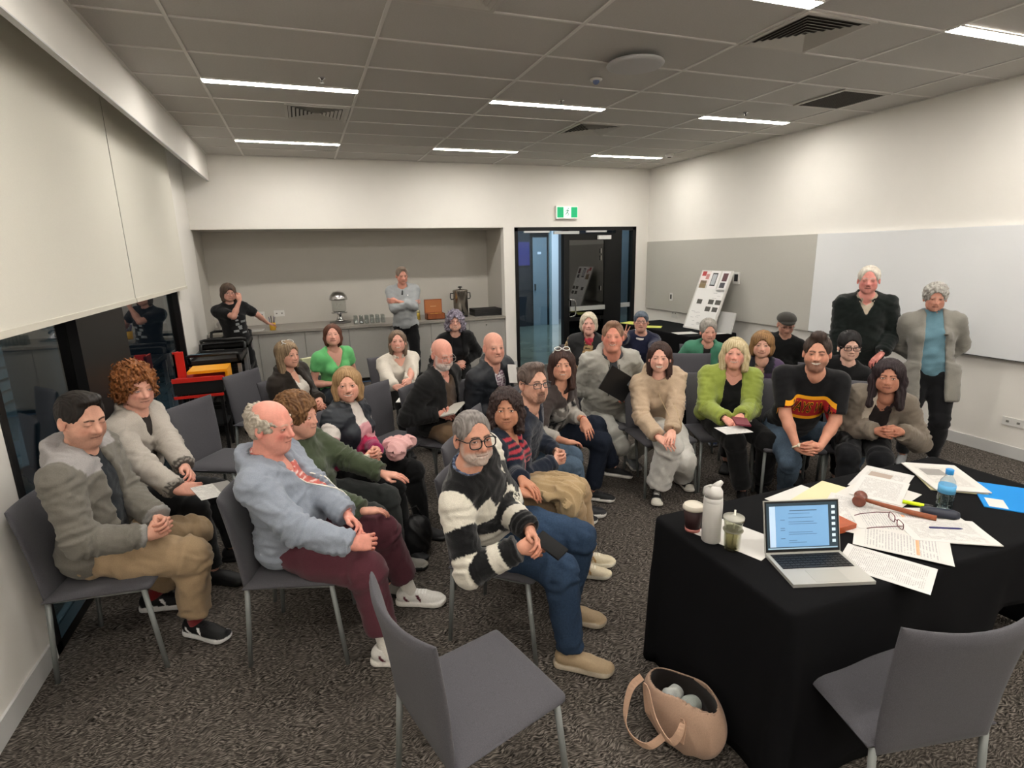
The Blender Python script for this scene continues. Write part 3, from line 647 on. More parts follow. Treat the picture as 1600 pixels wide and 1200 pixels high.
class Person:
    def __init__(s, label, pos, az, head, **q):
        g = q.get; s.q = q; s.s = sc = g('size', 1.0); s.fem = g('fem', 0); s.w = g('w', 1.0)*(1-.09*s.fem); s.b = g('belly', 0.0)
        s.stand = g('stand', False); dd_ = math.hypot(head[0], head[1]); s.lod = g('LOD', 0 if dd_ < 3.75 else 1 if dd_ < 5.2 else 2); s.pos = np.array(pos, float); s.az = math.radians(az)
        ca, sa = math.cos(s.az), math.sin(s.az); s.ca, s.sa = ca, sa
        s.root = empty('person', (pos[0], pos[1], 0), s.az, label, 'person')
        hd = s.loc(head); s.H0 = V3(0, 0, g('hz', .93*sc if s.stand else .575))
        hy = math.radians(g('hyaw', 0)); s.RH = rotm(hy, math.radians(g('hpitch', 0)), math.radians(g('hroll', 0)))
        s.hs = g('hs', 1.0-.045*s.fem); s.hd = hd
        s.Nb = hd+s.RH@V3(-.018, 0, 0)*1+V3(-.022, 0, -.150)*s.hs
        u = s.Nb-s.H0; s.Ls = float(np.linalg.norm(u)); up = u/s.Ls; ty = math.radians(g('tyaw', 0))
        left = V3(-math.sin(ty), math.cos(ty), 0); left = nrm(left-(left@up)*up); fw = np.cross(left, up)
        s.T = np.stack([fw, left, up], 1).astype(f32)
        w = s.w; Z = s.Ls
        s.S = {sd: s.H0+s.T@V3(-.010, sd*.170*w, Z-.070) for sd in (1, -1)}
        l1, l2 = .285*sc*(1-.03*s.fem), .25*sc*(1-.03*s.fem)
        s.arms = {}; hands = g('hands', 'lap'); hc = g('hc')
        for sd in (1, -1):
            W, d, n, curl, kw = s.hand_spec(hands, hc, sd)
            pole = g('pole', {}).get(sd, (-.45, sd*.55, -.7)); E, W = ik(s.S[sd], W, l1, l2, pole); s.arms[sd] = (s.S[sd], V3(*E), V3(*W), d, n, curl, kw)
        s.legs = {}; feet = g('feet'); hz = s.H0[2]
        for i, sd in enumerate((1, -1)):
            hj = V3(0, sd*.088*w, hz-.01)
            if feet: 
                ft = feet[i]; A = s.loc((ft[0], ft[1], ft[2] if len(ft) > 2 else .085)); fy = math.radians(ft[3])-s.az if len(ft) > 3 and ft[3] is not None else sd*.15; fp = math.radians(ft[4]) if len(ft) > 4 else 0
            else: A = V3(*( (.02, sd*.11, .085) if s.stand else (g('fx', .47), sd*g('fw', .13), .085))); fy = sd*.15; fp = 0
            kp = g('kpole', {}).get(sd, (.6, sd*.10, 1.0) if not s.stand else (1, sd*.1, 0))
            K, A = ik(hj, A, .435*sc, .415*sc, kp); s.legs[sd] = (hj, V3(*K), V3(*A), fy, fp)
        s.build()
    def loc(s, p):
        x, y = p[0]-s.pos[0], p[1]-s.pos[1]; return V3(x*s.ca+y*s.sa, -x*s.sa+y*s.ca, p[2])
    def hand_spec(s, kind, hc, sd):
        th = .645
        if isinstance(kind, dict):
            W, d, n, curl = kind[sd][:4]; kw = kind[sd][4] if len(kind[sd]) > 4 else {}
            W = s.loc(W); R = lambda v: V3(v[0]*s.ca+v[1]*s.sa, -v[0]*s.sa+v[1]*s.ca, v[2])
            return W, R(d), R(n), curl, kw
        c = s.loc(hc) if hc is not None else V3(.25, 0, .68)
        if kind == 'lap':
            return c+V3(-.075, sd*.062, .012+.012*sd), V3(.70, -sd*.62, -.18), V3(-.25, -sd*.75, -.55), .75, {}
        if kind == 'inter':
            return c+V3(-.060, sd*.072, .0+.006*sd), V3(.62, -sd*.70, .05), V3(-.50, -sd*.62, -.15), 1.05, dict(thumb=.9)
        if kind == 'flat':
            return c+V3(-.09, sd*.055, .02+.012*sd), V3(.85, -sd*.45, -.25), V3(0, -sd*.25, -1), .4, {}
        if kind == 'thigh':
            return V3(.27, sd*.115, .675), V3(1, -sd*.12, -.14), V3(0, -sd*.1, -1), .35, {}
        if kind == 'side':
            return s.S[sd]+V3(.04, sd*.07, -.52*s.s), V3(.1, 0, -1), V3(0, -sd, 0), .5, {}
        if kind == 'back':
            return V3(-.20, sd*.06, s.H0[2]+.08), V3(-.1, -sd*.9, -.3), V3(-1, 0, 0), .6, {}
        if kind == 'fold':
            z = s.Ls*.58; b = s.H0+s.T@V3(.165, -sd*.095, z+.025*sd); return b, s.T@V3(-.15, -sd, .10), s.T@V3(-1, 0, 0), .5, {}
    def tq(s, P): return (P-s.H0)@s.T
    def torso(s, Q, e, bust=True):
        w, b, Z = s.w, s.b, s.Ls; fm = s.fem
        ez = e*.6
        d = ell(Q, (-.015, 0, .02), (.115+.01*b+e, (.160+.012*fm)*w+.01*b+e, .13+ez))
        d = smin(d, ell(Q, (.010+.035*b, 0, .27*Z+.02), (.098+.045*b+e, (.138-.008*fm)*w+.025*b+e, .17+ez)), .06)
        d = smin(d, ell(Q, (.002, 0, .64*Z), (.106+.012*b-.006*fm+e, .152*w+.008*b+e, .165+ez)), .06)
        for y in (-1, 1):
            d = smin(d, rc(Q, (-.012, y*.07*w, Z-.085), (-.010, y*.150*w, Z-.085), .075+e, .060+e), .05)
            d = smin(d, rc(Q, (-.012, 0, Z-.01), (-.012, y*.125*w, Z-.062), .052+e*.6, .046+e*.8), .05)
            if fm and bust: d = smin(d, ell(Q, (.082+.01*b+e*.7, y*.068, .60*Z), (.058, .066, .062)), .04)
        return d
    def armd(s, P, sd, e, cut=None, r0=1.0, flare=0):
        S, E, W = s.arms[sd][:3]; r = r0*(1-.08*s.fem)
        d = smin(rc(P, S, E, .051*r+e, .041*r+e), rc(P, E, W, .041*r+e, .028*r+e+flare), .02)
        if cut is not None:
            if cut > 1: u = nrm(W-E); pl = (P-E)@u-np.linalg.norm(W-E)*(cut-1)
            else: u = nrm(E-S); pl = (P-S)@u-np.linalg.norm(E-S)*cut; pl = np.where(rc(P, S, E, .0, .0) < .16, pl, pl)
            d = smax(d, pl, .004)
        return d
    def armt(s, P):
        """parameter along the nearest arm 0 shoulder 1 elbow 2 wrist, and distance to the arm bones"""
        best = None
        for sd in (1, -1):
            S, E, W = s.arms[sd][:3]
            for k, (a, b) in enumerate(((S, E), (E, W))):
                v = b-a; L2 = float(v@v); t = np.clip(((P-a)@v)/L2, 0, 1); dd = np.linalg.norm(P-a-t[:, None]*v, axis=1)
                if best is None: best = [dd, k+t, np.full(len(P), sd)]
                else:
                    m = dd < best[0]; best[0] = np.where(m, dd, best[0]); best[1] = np.where(m, k+t, best[1]); best[2] = np.where(m, sd, best[2])
        return best
    def bounds(s, pad=.12, legs=False):
        pts = [s.H0+s.T@V3(0, y*.22*s.w, z) for y in (-1, 1) for z in (-.16, s.Ls+.06)]+[s.H0+s.T@V3(.13+.08*s.b, 0, .2), s.H0+s.T@V3(-.17, 0, .2)]
        for sd in (1, -1): pts += list(s.arms[sd][:3])
        pts = np.array(pts); return pts.min(0)-pad, pts.max(0)+pad
    def add(s, name, V, F, C, m, label=None, parent=None):
        me = np_mesh(name, V, F, C); o = link(name, me, m, parent or s.root)
        if label: o['label'] = label
        return o
    # ---- the garments
    def garment(s, name, G, m, label=None):
        h = (.0090, .0130, .0175)[s.lod]*G.get('res', 1); e = G.get('e', .012); cut = G.get('sleeve', 1.97); Z = s.Ls; hem = G.get('hem', -.03); V = G.get('v', 0)
        lo, hi = s.bounds(); lo[2] = max(lo[2], s.H0[2]+min(hem, 0)-.12)
        RW = G.get('open')
        def f(P):
            Q = s.tq(P); d = s.torso(Q, e)
            if G.get('skirt'):      # a long coat: hem flares below the hips
                rho = np.sqrt(((Q[:, 0]+.01)/(.135+e))**2+(Q[:, 1]/(.195*s.w+e))**2); d = smin(d, smax((rho-1)*(.135+e), Q[:, 2]-.08, .03), .04)
            d = smax(d, hem-Q[:, 2], .012)
            if RW is not None:      # open front: (half width at neck, half width at hem, side shift)
                t = np.clip(1-Q[:, 2]/Z, 0, 1); hw = RW[0]+(RW[1]-RW[0])*t
                d = smax(d, np.minimum(hw-np.abs(Q[:, 1]-RW[2]), Q[:, 0]+0.0*Q[:, 2]), .012)
            if cut > 0:
                for sd in (1, -1):
                    a = s.armd(P, sd, e*1.1, cut, G.get('ar', 1.0), G.get('flare', .004))
                    d = smin(d, a, .030)
                    if G.get('cuff') and cut > 1.5:
                        E, W = s.arms[sd][1:3]; c1 = E+(W-E)*(cut-1.0-.02); c0 = E+(W-E)*(cut-1.22); d = smin(d, smax(rc(P, c0, c1, .036+e*.3, .033+e*.3), (P-c1)@nrm(W-E)-.005, .003), .006)
            nr = G.get('neck', .064)
            hole = ell(Q, (.008, 0, Z+.034), (nr, nr, .066))
            if V: hole = np.minimum(hole, np.maximum(np.abs(Q[:, 1])-(.052+G.get('vw', 0))*np.clip((Q[:, 2]-(Z-.03-V))/V, -1, 1.3), .02-Q[:, 0]))
            d = smax(d, -hole, .006)
            c = G.get('collar')
            if c == 'hood':
                hd = ring(Q, (-.018, 0, Z-.012), .096, .100, .026, 1.15, .45, .028); hd = smin(hd, ell(Q, (-.105, 0, Z-.050), (.045, .098, .085)), .04); d = smin(d, smax(hd, -ell(Q, (.008, 0, Z+.05), (nr+.004, nr+.004, .1)), .006), .012)
            elif c == 'shirt': d = smin(d, ring(Q, (-.002, 0, Z+.002), .064, .066, .0075, 3.2, .38, .016), .004)
            elif c == 'stand': d = smin(d, ring(Q, (-.004, 0, Z+.014), .066, .068, .009, 3.6, .20, .012), .006)
            elif c == 'lapel': d = smin(d, ring(Q, (-.010, 0, Z-.008), .078, .088, .012, 2.4, .55, .035), .008)
            elif c == 'rib': d = smin(d, ring(Q, (.004, 0, Z-.006), nr+.006, nr+.006, .0075, 1.4, .40), .004)
            elif c == 'turtle': d = smin(d, ring(Q, (-.004, 0, Z+.020), .062, .064, .012, 3.0, .25), .008)
            if G.get('extra'): d = G['extra'](s, P, Q, d)
            return d
        Vv, F = mesh_sdf(f, lo, hi, h); Vv = relax(Vv, F, 1, .4)
        N = normals(Vv, F); Q = s.tq(Vv); ad, ta, asd = s.armt(Vv); onarm = (ad < .09)
        fo = G.get('fold', 1.0)
        n1 = fnoise(Vv*V3(1, 1, 1.9)+s.seed()*.37, 11, 1); n2 = fnoise(Vv*V3(1, 1, 1.6)+s.seed(), 26, 2)
        dsp = .0065*(.45-np.abs(n1))+.003*(.45-np.abs(n2))
        bend = np.exp(-((ta-1)/.28)**2)+.6*np.exp(-((ta-1.85)/.2)**2)+.5*np.exp(-((ta-.1)/.2)**2)
        dsp = dsp+np.where(onarm, .0055*bend*np.sin(ta*46+2.2*n1+s.seed()), 0)
        dsp = dsp+np.where(~onarm, .0045*np.exp(-((Q[:, 2]-.10)/.11)**2)*np.sin(Q[:, 2]*75+2.5*n1), 0)
        Vv = Vv+N*(dsp*fo)[:, None].astype(f32)
        ctx = dict(P=Vv, Q=Q, ta=ta, ad=ad, sd=asd, Z=Z, onarm=onarm, N=N)
        c = G['col'](ctx) if callable(G['col']) else np.tile(pal(G['col']), (len(Vv), 1))
        if G.get('rib'):
            rb = (Q[:, 2] < hem+.05)&(~onarm)|((ta > cut-.13)&onarm); c = np.where(rb[:, None], pal(G['rib']), c)
        o = s.add(name, Vv, F, desat(c, .12, .92), m, label); s.last = (Vv, N, Q, F); return o
    def seed(s): return float(s.pos[0]*3.1+s.pos[1]*1.7)
    def trousers(s, G, m):
        h = (.0115, .0155, .021)[s.lod]; e = G.get('e', .010); wd_ = G.get('wide', 0)
        pts = np.array([p for sd in (1, -1) for p in s.legs[sd][:3]]); lo = pts.min(0)-.17; hi = pts.max(0)+.17; lo[2] = max(lo[2], .02)
        lo = np.minimum(lo, s.H0-.2); lo[2] = max(.02, lo[2]); hi = np.maximum(hi, s.H0+V3(.2, .24, .16)); te = (s.q.get('top') or {}).get('e', .02); hmax = G.get('hemz', .06); th = G.get('th', 1.0)
        def f(P):
            Q = s.tq(P); e2 = min(e, te-.006); d = ell(Q, (-.015, 0, .02), (.115+.01*s.b+e2, (.160+.012*s.fem)*s.w+.01*s.b+e2, .13))
            d = smax(d, Q[:, 2]-.10, .01)
            lg = None
            for sd in (1, -1):
                hj, K, A = s.legs[sd][:3]; dn = nrm(A-K)
                md = hj+(K-hj)*.42; a = smin(rc(P, hj+V3(.01, 0, 0), md, .080+e*.4, .082*th+e), rc(P, md, K, .082*th+e, .064*th+e+wd_*.3), .02)
                calf = K+(A-K)*.32-V3(.012, 0, 0)
                b = rc(P, K, A+dn*.02, .060*th+e+wd_*.4, .043+e+wd_)
                b = smin(b, rc(P, calf, calf+dn*.05, .060+e, .055+e), .04) if not wd_ else b
                L = float(np.linalg.norm(A-K)); b = smax(b, (P-K)@dn-(L-hmax+.04), .005)
                a = smin(a, b, .035); lg = a if lg is None else smin(lg, a, .012)
            return smin(d, lg, .05)
        V, F = mesh_sdf(f, lo, hi, h); V = relax(V, F, 1, .4); N = normals(V, F)
        tl = np.full(len(V), 9., f32); tt = np.zeros(len(V), f32)
        for sd in (1, -1):
            for k, (a, b) in enumerate((s.legs[sd][:2], s.legs[sd][1:3])):
                v = b-a; t = np.clip(((V-a)@v)/float(v@v), 0, 1); dd = np.linalg.norm(V-a-t[:, None]*v, axis=1); mm = dd < tl; tl = np.where(mm, dd, tl); tt = np.where(mm, k+t, tt)
        n1 = fnoise(V+s.seed(), 12, 3); n2 = fnoise(V+s.seed(), 28, 1)
        bend = np.exp(-((tt-1)/.18)**2)+.9*np.exp(-((tt-2)/.22)**2)+.8*np.exp(-(tt/.2)**2)
        dsp = .006*(.45-np.abs(n1))+.003*(.45-np.abs(n2))+.0055*bend*np.sin(tt*42+2.5*n1)
        V = V+N*(dsp*G.get('fold', 1))[:, None].astype(f32)
        c = G['col'](dict(P=V, tt=tt, N=N, n=n1)) if callable(G['col']) else np.tile(pal(G['col']), (len(V), 1))
        return s.add(G.get('name', 'trousers'), V, F, desat(c, .18, .80), m)
    def shoes(s, G):
        h = (.0062, .0100, .015)[s.lod]
        for sd in (1, -1):
            hj, K, A, fy, fp = s.legs[sd]; k = .94 if s.fem else 1.04; k *= G.get('k', 1)
            so = G.get('sole', .028); chunky = G.get('chunky', 1.0); hi_ = G.get('high', 0)
            def f(P):
                q = P/k; x = np.clip(q[:, 0], -.045, .150); t = (x+.045)/.195; r = .034+.012*t*chunky-.004*np.sin(t*3.1)
                d2 = np.sqrt((q[:, 0]-x)**2+(q[:, 1]-sd*-.006*t)**2)-r
                lift = .012*np.clip((q[:, 0]-.11)/.09, 0, 1)**2
                sl = smax(smax(d2-.004, q[:, 2]-so-lift, .006), -q[:, 2]+lift, .006)
                up = smin(rc(q, (-.040, 0, .052), (.075, 0, .045), .036, .037), ell(q, (.125, 0, .032), (.068, .042, .033)), .03)
                up = smin(up, rc(q, (-.022, 0, .060), (-.014, 0, .098+hi_), .038, .037), .02)
                up = smax(up, q[:, 2]-(.096+hi_)+.25*np.maximum(q[:, 0], 0), .006); up = smax(up, .012-q[:, 2], .004)
                up = smax(up, -rc(q, (-.012, 0, .13+hi_), (-.012, 0, .082+hi_), .030, .027), .004)
                for xx in (.035, .052, .069, .086): up = smin(up, rc(q, (xx, -.018, .083-(xx-.03)*.42), (xx, .018, .083-(xx-.03)*.42), .0035, .0035), .003) if G.get('laces') else up
                return smin(sl, up, .003)*k
            V, F = mesh_sdf(f, (-.11, -.07, -.01), (.235, .07, .135+hi_), h); V = relax(V, F, 1, .3)
            q = V/k; c = np.tile(pal(G.get('col', '1a1a1c')), (len(V), 1)); 
            if 'accent' in G: c = np.where((np.sin(q[:, 0]*85+q[:, 2]*60) > .72)[:, None]&(np.abs(q[:, 1]) > .024)[:, None]&(q[:, 2] < .07)[:, None]&(q[:, 0] < .07)[:, None]&(q[:, 0] > -.03)[:, None], pal(G['accent']), c)
            if G.get('laces'): c = np.where(((q[:, 0] > .028)&(q[:, 0] < .094)&(np.abs(q[:, 1]) < .022)&(q[:, 2] > .055)&(np.sin(q[:, 0]*370) > 0))[:, None], pal(G['laces']), c)
            if 'toe' in G: c = np.where((q[:, 0] > .135)[:, None], pal(G['toe']), c)
            c = np.where((q[:, 2] < so+.002)[:, None], pal(G.get('solecol', '111111')), c)
            R = rotm(fy, fp); P0 = A-R@V3(0, 0, .085); V = V@R.T+P0; 
            if G.get('fixz', True): V[:, 2] = np.maximum(V[:, 2], .001)
            s.add('shoe', V, F, c, M_shoe)
            sk = G.get('sock')
            if sk:
                dn = nrm(A-K); V2, F2 = mesh_sdf(lambda P: smax(rc(P, A-dn*.10, A+dn*.03, .039*k, .036*k), -((P-A)@dn)-.085, .004), A-.16, A+.12, .008); s.add('sock', V2, F2, np.tile(pal(sk), (len(V2), 1)), M_knit)
    # ---- skin
    def body(s):
        q = s.q; H = Head(q); s.head = H; sc = s.hs; h = (.0029, .0039, .0052)[s.lod]; q['_h'] = h
        Nb = (s.RH.T@(s.Nb-s.hd))/sc; nk = (.050-.007*s.fem+.005*q.get('ffat', 0))*q.get('neckw', 1)
        tr = s.RH.T@s.T
        sh = {y: (s.RH.T@(s.H0+s.T@V3(-.012, y*.11*s.w, s.Ls-.062)-s.hd))/sc for y in (-1, 1)}
        ch = (s.RH.T@(s.H0+s.T@V3(.004, 0, s.Ls-.09)-s.hd))/sc
        lo = np.minimum(V3(-.125, -.10, -.2), np.minimum(Nb, ch)-.05); hi = np.maximum(V3(.13, .10, .13), Nb+.08)
        A1 = V3(-.024, 0, -.045); back = V3(-.055, 0, -.02)
        def f(P):
            d = H.face(P); n = rc(P, A1, Nb+(Nb-A1)*.15, nk, nk+.010)
            for y in (-1, 1): n = smin(n, rc(P, Nb, sh[y], .046, .036), .035)
            n = smin(n, rc(P, Nb, ch, .052, .046), .03)
            if q.get('ffat', 0) > .3: n = smin(n, ell(P, (.03, 0, -.10), (.045, .045, .035)), .03)
            return smin(d, n, .022)
        V, F = mesh_sdf(f, lo, hi, h); V = relax(V, F, 1, .2)
        if q.get('hair'):
            hd_ = hair_sdf(V, q['hair'], q.get('hw', 1.0))+q['hair'].get('curl', 0)*.6; keep = (hd_ > -.0035)[F].any(1); F = F[keep]; used = np.unique(F); rm_ = np.full(len(V), -1); rm_[used] = np.arange(len(used)); V = V[used]; F = rm_[F]
        C = H.colour(V); bd = q.get('beard')
        if bd and bd[2] in ('full', 'goatee') and len(bd) > 3:
            N = normals(V, F); wgt = s.beardw(V, bd[2]); V = V+N*(wgt*bd[3]*(1+.35*fnoise(V, 150, 3)))[:, None].astype(f32)
        br = q.get('brow')
        if br:
            for y in (-1, 1):
                pts = [V3(.093, y*.013, .016), V3(.092, y*.030, .0215), V3(.080, y*.046, .017)]
                dd = np.minimum(rc(V, pts[0], pts[1], .0042, .004), rc(V, pts[1], pts[2], .004, .0015)); ww = (np.clip(.0025+(h-.0029)*.6-dd, 0, .003)/.003*br[1])[:, None]; C = C*(1-ww)+pal(br[0])*ww
        C = desat(C, .10, 1.04); parts = [(V*sc@s.RH.T+s.hd, F, C)]
        skin = desat(pal(q.get('skin', 'd9a58c'))[None], .10, 1.02)[0]
        # arms and hands
        hk = q.get('handcol'); hcx = pal(hk) if hk else skin*V3(.97, .93, .92)
        for sd in (1, -1):
            if q.get('nohand') == sd or q.get('nohand') == 0: continue
            S, E, W, d, n, curl, kw = s.arms[sd]; hs = (.95 if not s.fem else .88)*s.s
            HS = hand_sdf(W, d, n, sd, curl, hs, **kw); hh = (.0036, .0050, .0066)[s.lod]
            ends = np.array([x[1] for x in HS[1]]+[x[1] for x in HS[2]]+[W, W+nrm(d)*.1]); l2 = ends.min(0)-.035; h2 = ends.max(0)+.035
            bare = q.get('bare', 0)
            Fa = W+nrm(E-W)*.07; u = nrm(W-E)
            V, F = mesh_sdf(lambda P: smin(hand_eval(P, HS), rc(P, Fa, W, .029*hs, .0235*hs), .014), np.minimum(l2, Fa-.04), np.maximum(h2, Fa+.04), hh)
            V = relax(V, F, 1, .3); c = np.tile(hcx, (len(V), 1))*(1+.05*fnoise(V, 70, 1))[:, None]
            # knuckles and finger tips are redder
            tipd = np.min([np.linalg.norm(V-x[1], axis=1) for x in HS[1]], axis=0); ww = (np.exp(-(tipd/.016)**2)*.35)[:, None]; c = c*(1-ww)+pal(q.get('red', 'c9705f'))*ww
            parts.append((V, F, c))
            r = 1-.10*s.fem
            fa = lambda P: smin(rc(P, S, E, .048*r, .040*r), smin(rc(P, E, E+(W-E)*.35, .041*r, .040*r), rc(P, E+(W-E)*.35, W, .038*r, .0255*hs), .02), .02)
            pts = np.array([S, E, W]); V, F = mesh_sdf(fa, pts.min(0)-.07, pts.max(0)+.07, .010 if bare else .018)
            parts.append((V, F, np.tile(hcx, (len(V), 1))*(1+.04*fnoise(V, 40, 1))[:, None]))
        # trunk and legs under the clothes
        lo, hi = s.bounds(.08); pts = np.array([p for sd in (1, -1) for p in s.legs[sd][:3]]); lo = np.minimum(lo, pts.min(0)-.08); hi = np.maximum(hi, pts.max(0)+.08); lo[2] = .03
        def tf(P):
            d = s.torso(s.tq(P), -.006, False)
            for sd in (1, -1):
                hj, K, A = s.legs[sd][:3]; d = smin(d, smin(rc(P, hj, K, .075, .050), rc(P, K, A, .048, .033), .02), .03)
            return d
        V, F = mesh_sdf(tf, lo, hi, .026); parts.append((V, F, np.tile(skin, (len(V), 1))))
        n = 0; Vs = []; Fs = []; Cs = []
        for V, F, c in parts: Vs.append(V); Fs.append(F+n); Cs.append(c); n += len(V)
        s.add('body', np.concatenate(Vs), np.concatenate(Fs), np.concatenate(Cs), M_skin)
    def beardw(s, P, kind):
        under = np.clip((-.052-P[:, 2])/.02, 0, 1)*np.clip((P[:, 0]+.0)/.03, 0, 1)*np.clip((P[:, 2]+.125)/.015, 0, 1)
        up, lo = s.head.mouth_pts(); dm = U([rc(P, (up[i]+lo[i])/2, (up[i+1]+lo[i+1])/2, .006, .006) for i in range(4)], .002)
        must = np.clip(1-np.abs(P[:, 2]+.053)/.008, 0, 1)*(np.abs(P[:, 1]) < .030)*(P[:, 0] > .07)
        return np.maximum(under, must)*np.clip(dm/.004, 0, 1)
    def hair(s):
        hs = s.q.get('hair')
        if not hs: return
        sc = s.hs; h = (.0042, .0058, .0080)[s.lod]; w = s.q.get('hw', 1.0); L = hs.get('L', 0); t = hs.get('t', .012); cu = hs.get('curl', 0)
        lo = V3(-.155-t-cu, -.13-hs.get('flare', 0)-cu-t, -max(L, .09)-.05); hi = V3(.125+t+cu+max(hs.get('ex', 0), 0), .13+hs.get('flare', 0)+cu+t, .155+t+cu+hs.get('bump', 0))
        sd = s.seed()
        def f(P):
            d = hair_sdf(P, hs, w)
            if cu:
                d = d+cu*.9*(np.abs(fnoise(P+sd, 42, 2))-.35)+cu*.45*fnoise(P+sd, 90, 1)
            return d
        V, F = mesh_sdf(f, lo, hi, h); 
        if len(V) == 0: return
        if not cu: V = relax(V, F, 1, .4)
        N = normals(V, F); az = np.arctan2(V[:, 1], V[:, 0]+.02)
        strand = np.sin(az*38+2.5*fnoise(V*V3(1, 1, .5), 22, 2)+V[:, 2]*hs.get('wave', 8))+.6*np.sin(az*83+3*fnoise(V*V3(1, 1, .4), 30, 4)+V[:, 2]*14)
        if L == 0: strand = np.sin(V[:, 1]*420+6*fnoise(V, 20, 1))*.8+np.sin(V[:, 1]*230+V[:, 0]*120+5*fnoise(V, 26, 3))*.6
        amp = hs.get('amp', .0022 if L else .0014)
        V = V+N*(strand*amp)[:, None].astype(f32)
        c1 = pal(hs['col']); c2 = pal(hs.get('col2', hs['col'])); n = fnoise(V*V3(1, 1, .35), 45, 4)
        mixv = np.clip(.5+.35*strand+.35*n, 0, 1)[:, None]; c = c1*(1-mixv)+c2*mixv
        if 'root' in hs: r = np.clip((V[:, 2]-.06)/.05, 0, 1)[:, None]; c = c*(1-r)+pal(hs['root'])*r
        V = V*sc@s.RH.T+s.hd
        s.add('hair', V, F, c, M_hair)
    def glasses(s):
        g = s.q.get('glasses')
        if not g: return
        col, shape = g[0], g[1]; thick = g[2] if len(g) > 2 else .0022; m = mat('frame_'+col, col, .3, spec=.6); sc = s.hs; dz = g[3] if len(g) > 3 else 0
        X = lambda p: tuple(s.RH@(V3(*p)*sc)+s.hd)
        b = MB(); lb = MB(); hw_, hh = {'round': (.0235, .0205), 'rect': (.0270, .0165), 'avi': (.0280, .0230)}[shape]; pw = {'round': 2.2, 'rect': 4, 'avi': 2.9}[shape]
        for y in (-1, 1):
            pts = []
            for k in range(28):
                a = 2*math.pi*k/28; cx, cz = math.cos(a), math.sin(a); px = math.copysign(abs(cx)**(2/pw), cx)*hw_; pz = math.copysign(abs(cz)**(2/pw), cz)*hh
                yy = y*.0345+px; pts.append(X((.1035-.20*abs(yy)**1.0*.35-dz*.25, yy, pz-.006+dz)))
            b.tube(pts, thick*sc, 6, closed=True); c = lb.b.faces.new([lb.b.verts.new(p) for p in pts])
            b.tube([X((.096, y*(.034+hw_), .004+dz)), X((.088, y*.071*s.q.get('hw', 1), .004+dz)), X((.0, y*(.080*s.q.get('hw', 1)+.002), .006)), X((-.018, y*(.080*s.q.get('hw', 1)+.002), -.012))], thick*sc*.9, 6)
        b.tube([X((.101, -.011, .0+dz)), X((.106, 0, .004+dz)), X((.101, .011, .0+dz))], thick*sc, 6)
        o = b.obj('glasses', m, s.root); lb.obj('lens', lens_mat(), o)
    def build(s):
        q = s.q; s.body(); s.hair(); s.glasses()
        if q.get('top'): s.garment(q['top'].get('name', 'shirt'), q['top'], q['top'].get('m', M_cloth), q['top'].get('label'))
        if q.get('pr'): q['pr'](s)
        if q.get('outer'): s.garment(q['outer'].get('name', 'jacket'), q['outer'], q['outer'].get('m', M_cloth), q['outer'].get('label'))
        if q.get('legs'): s.trousers(q['legs'], q['legs'].get('m', M_cloth))
        if 'shoe' in q: s.shoes(q['shoe'])
        if q.get('after'): q['after'](s)
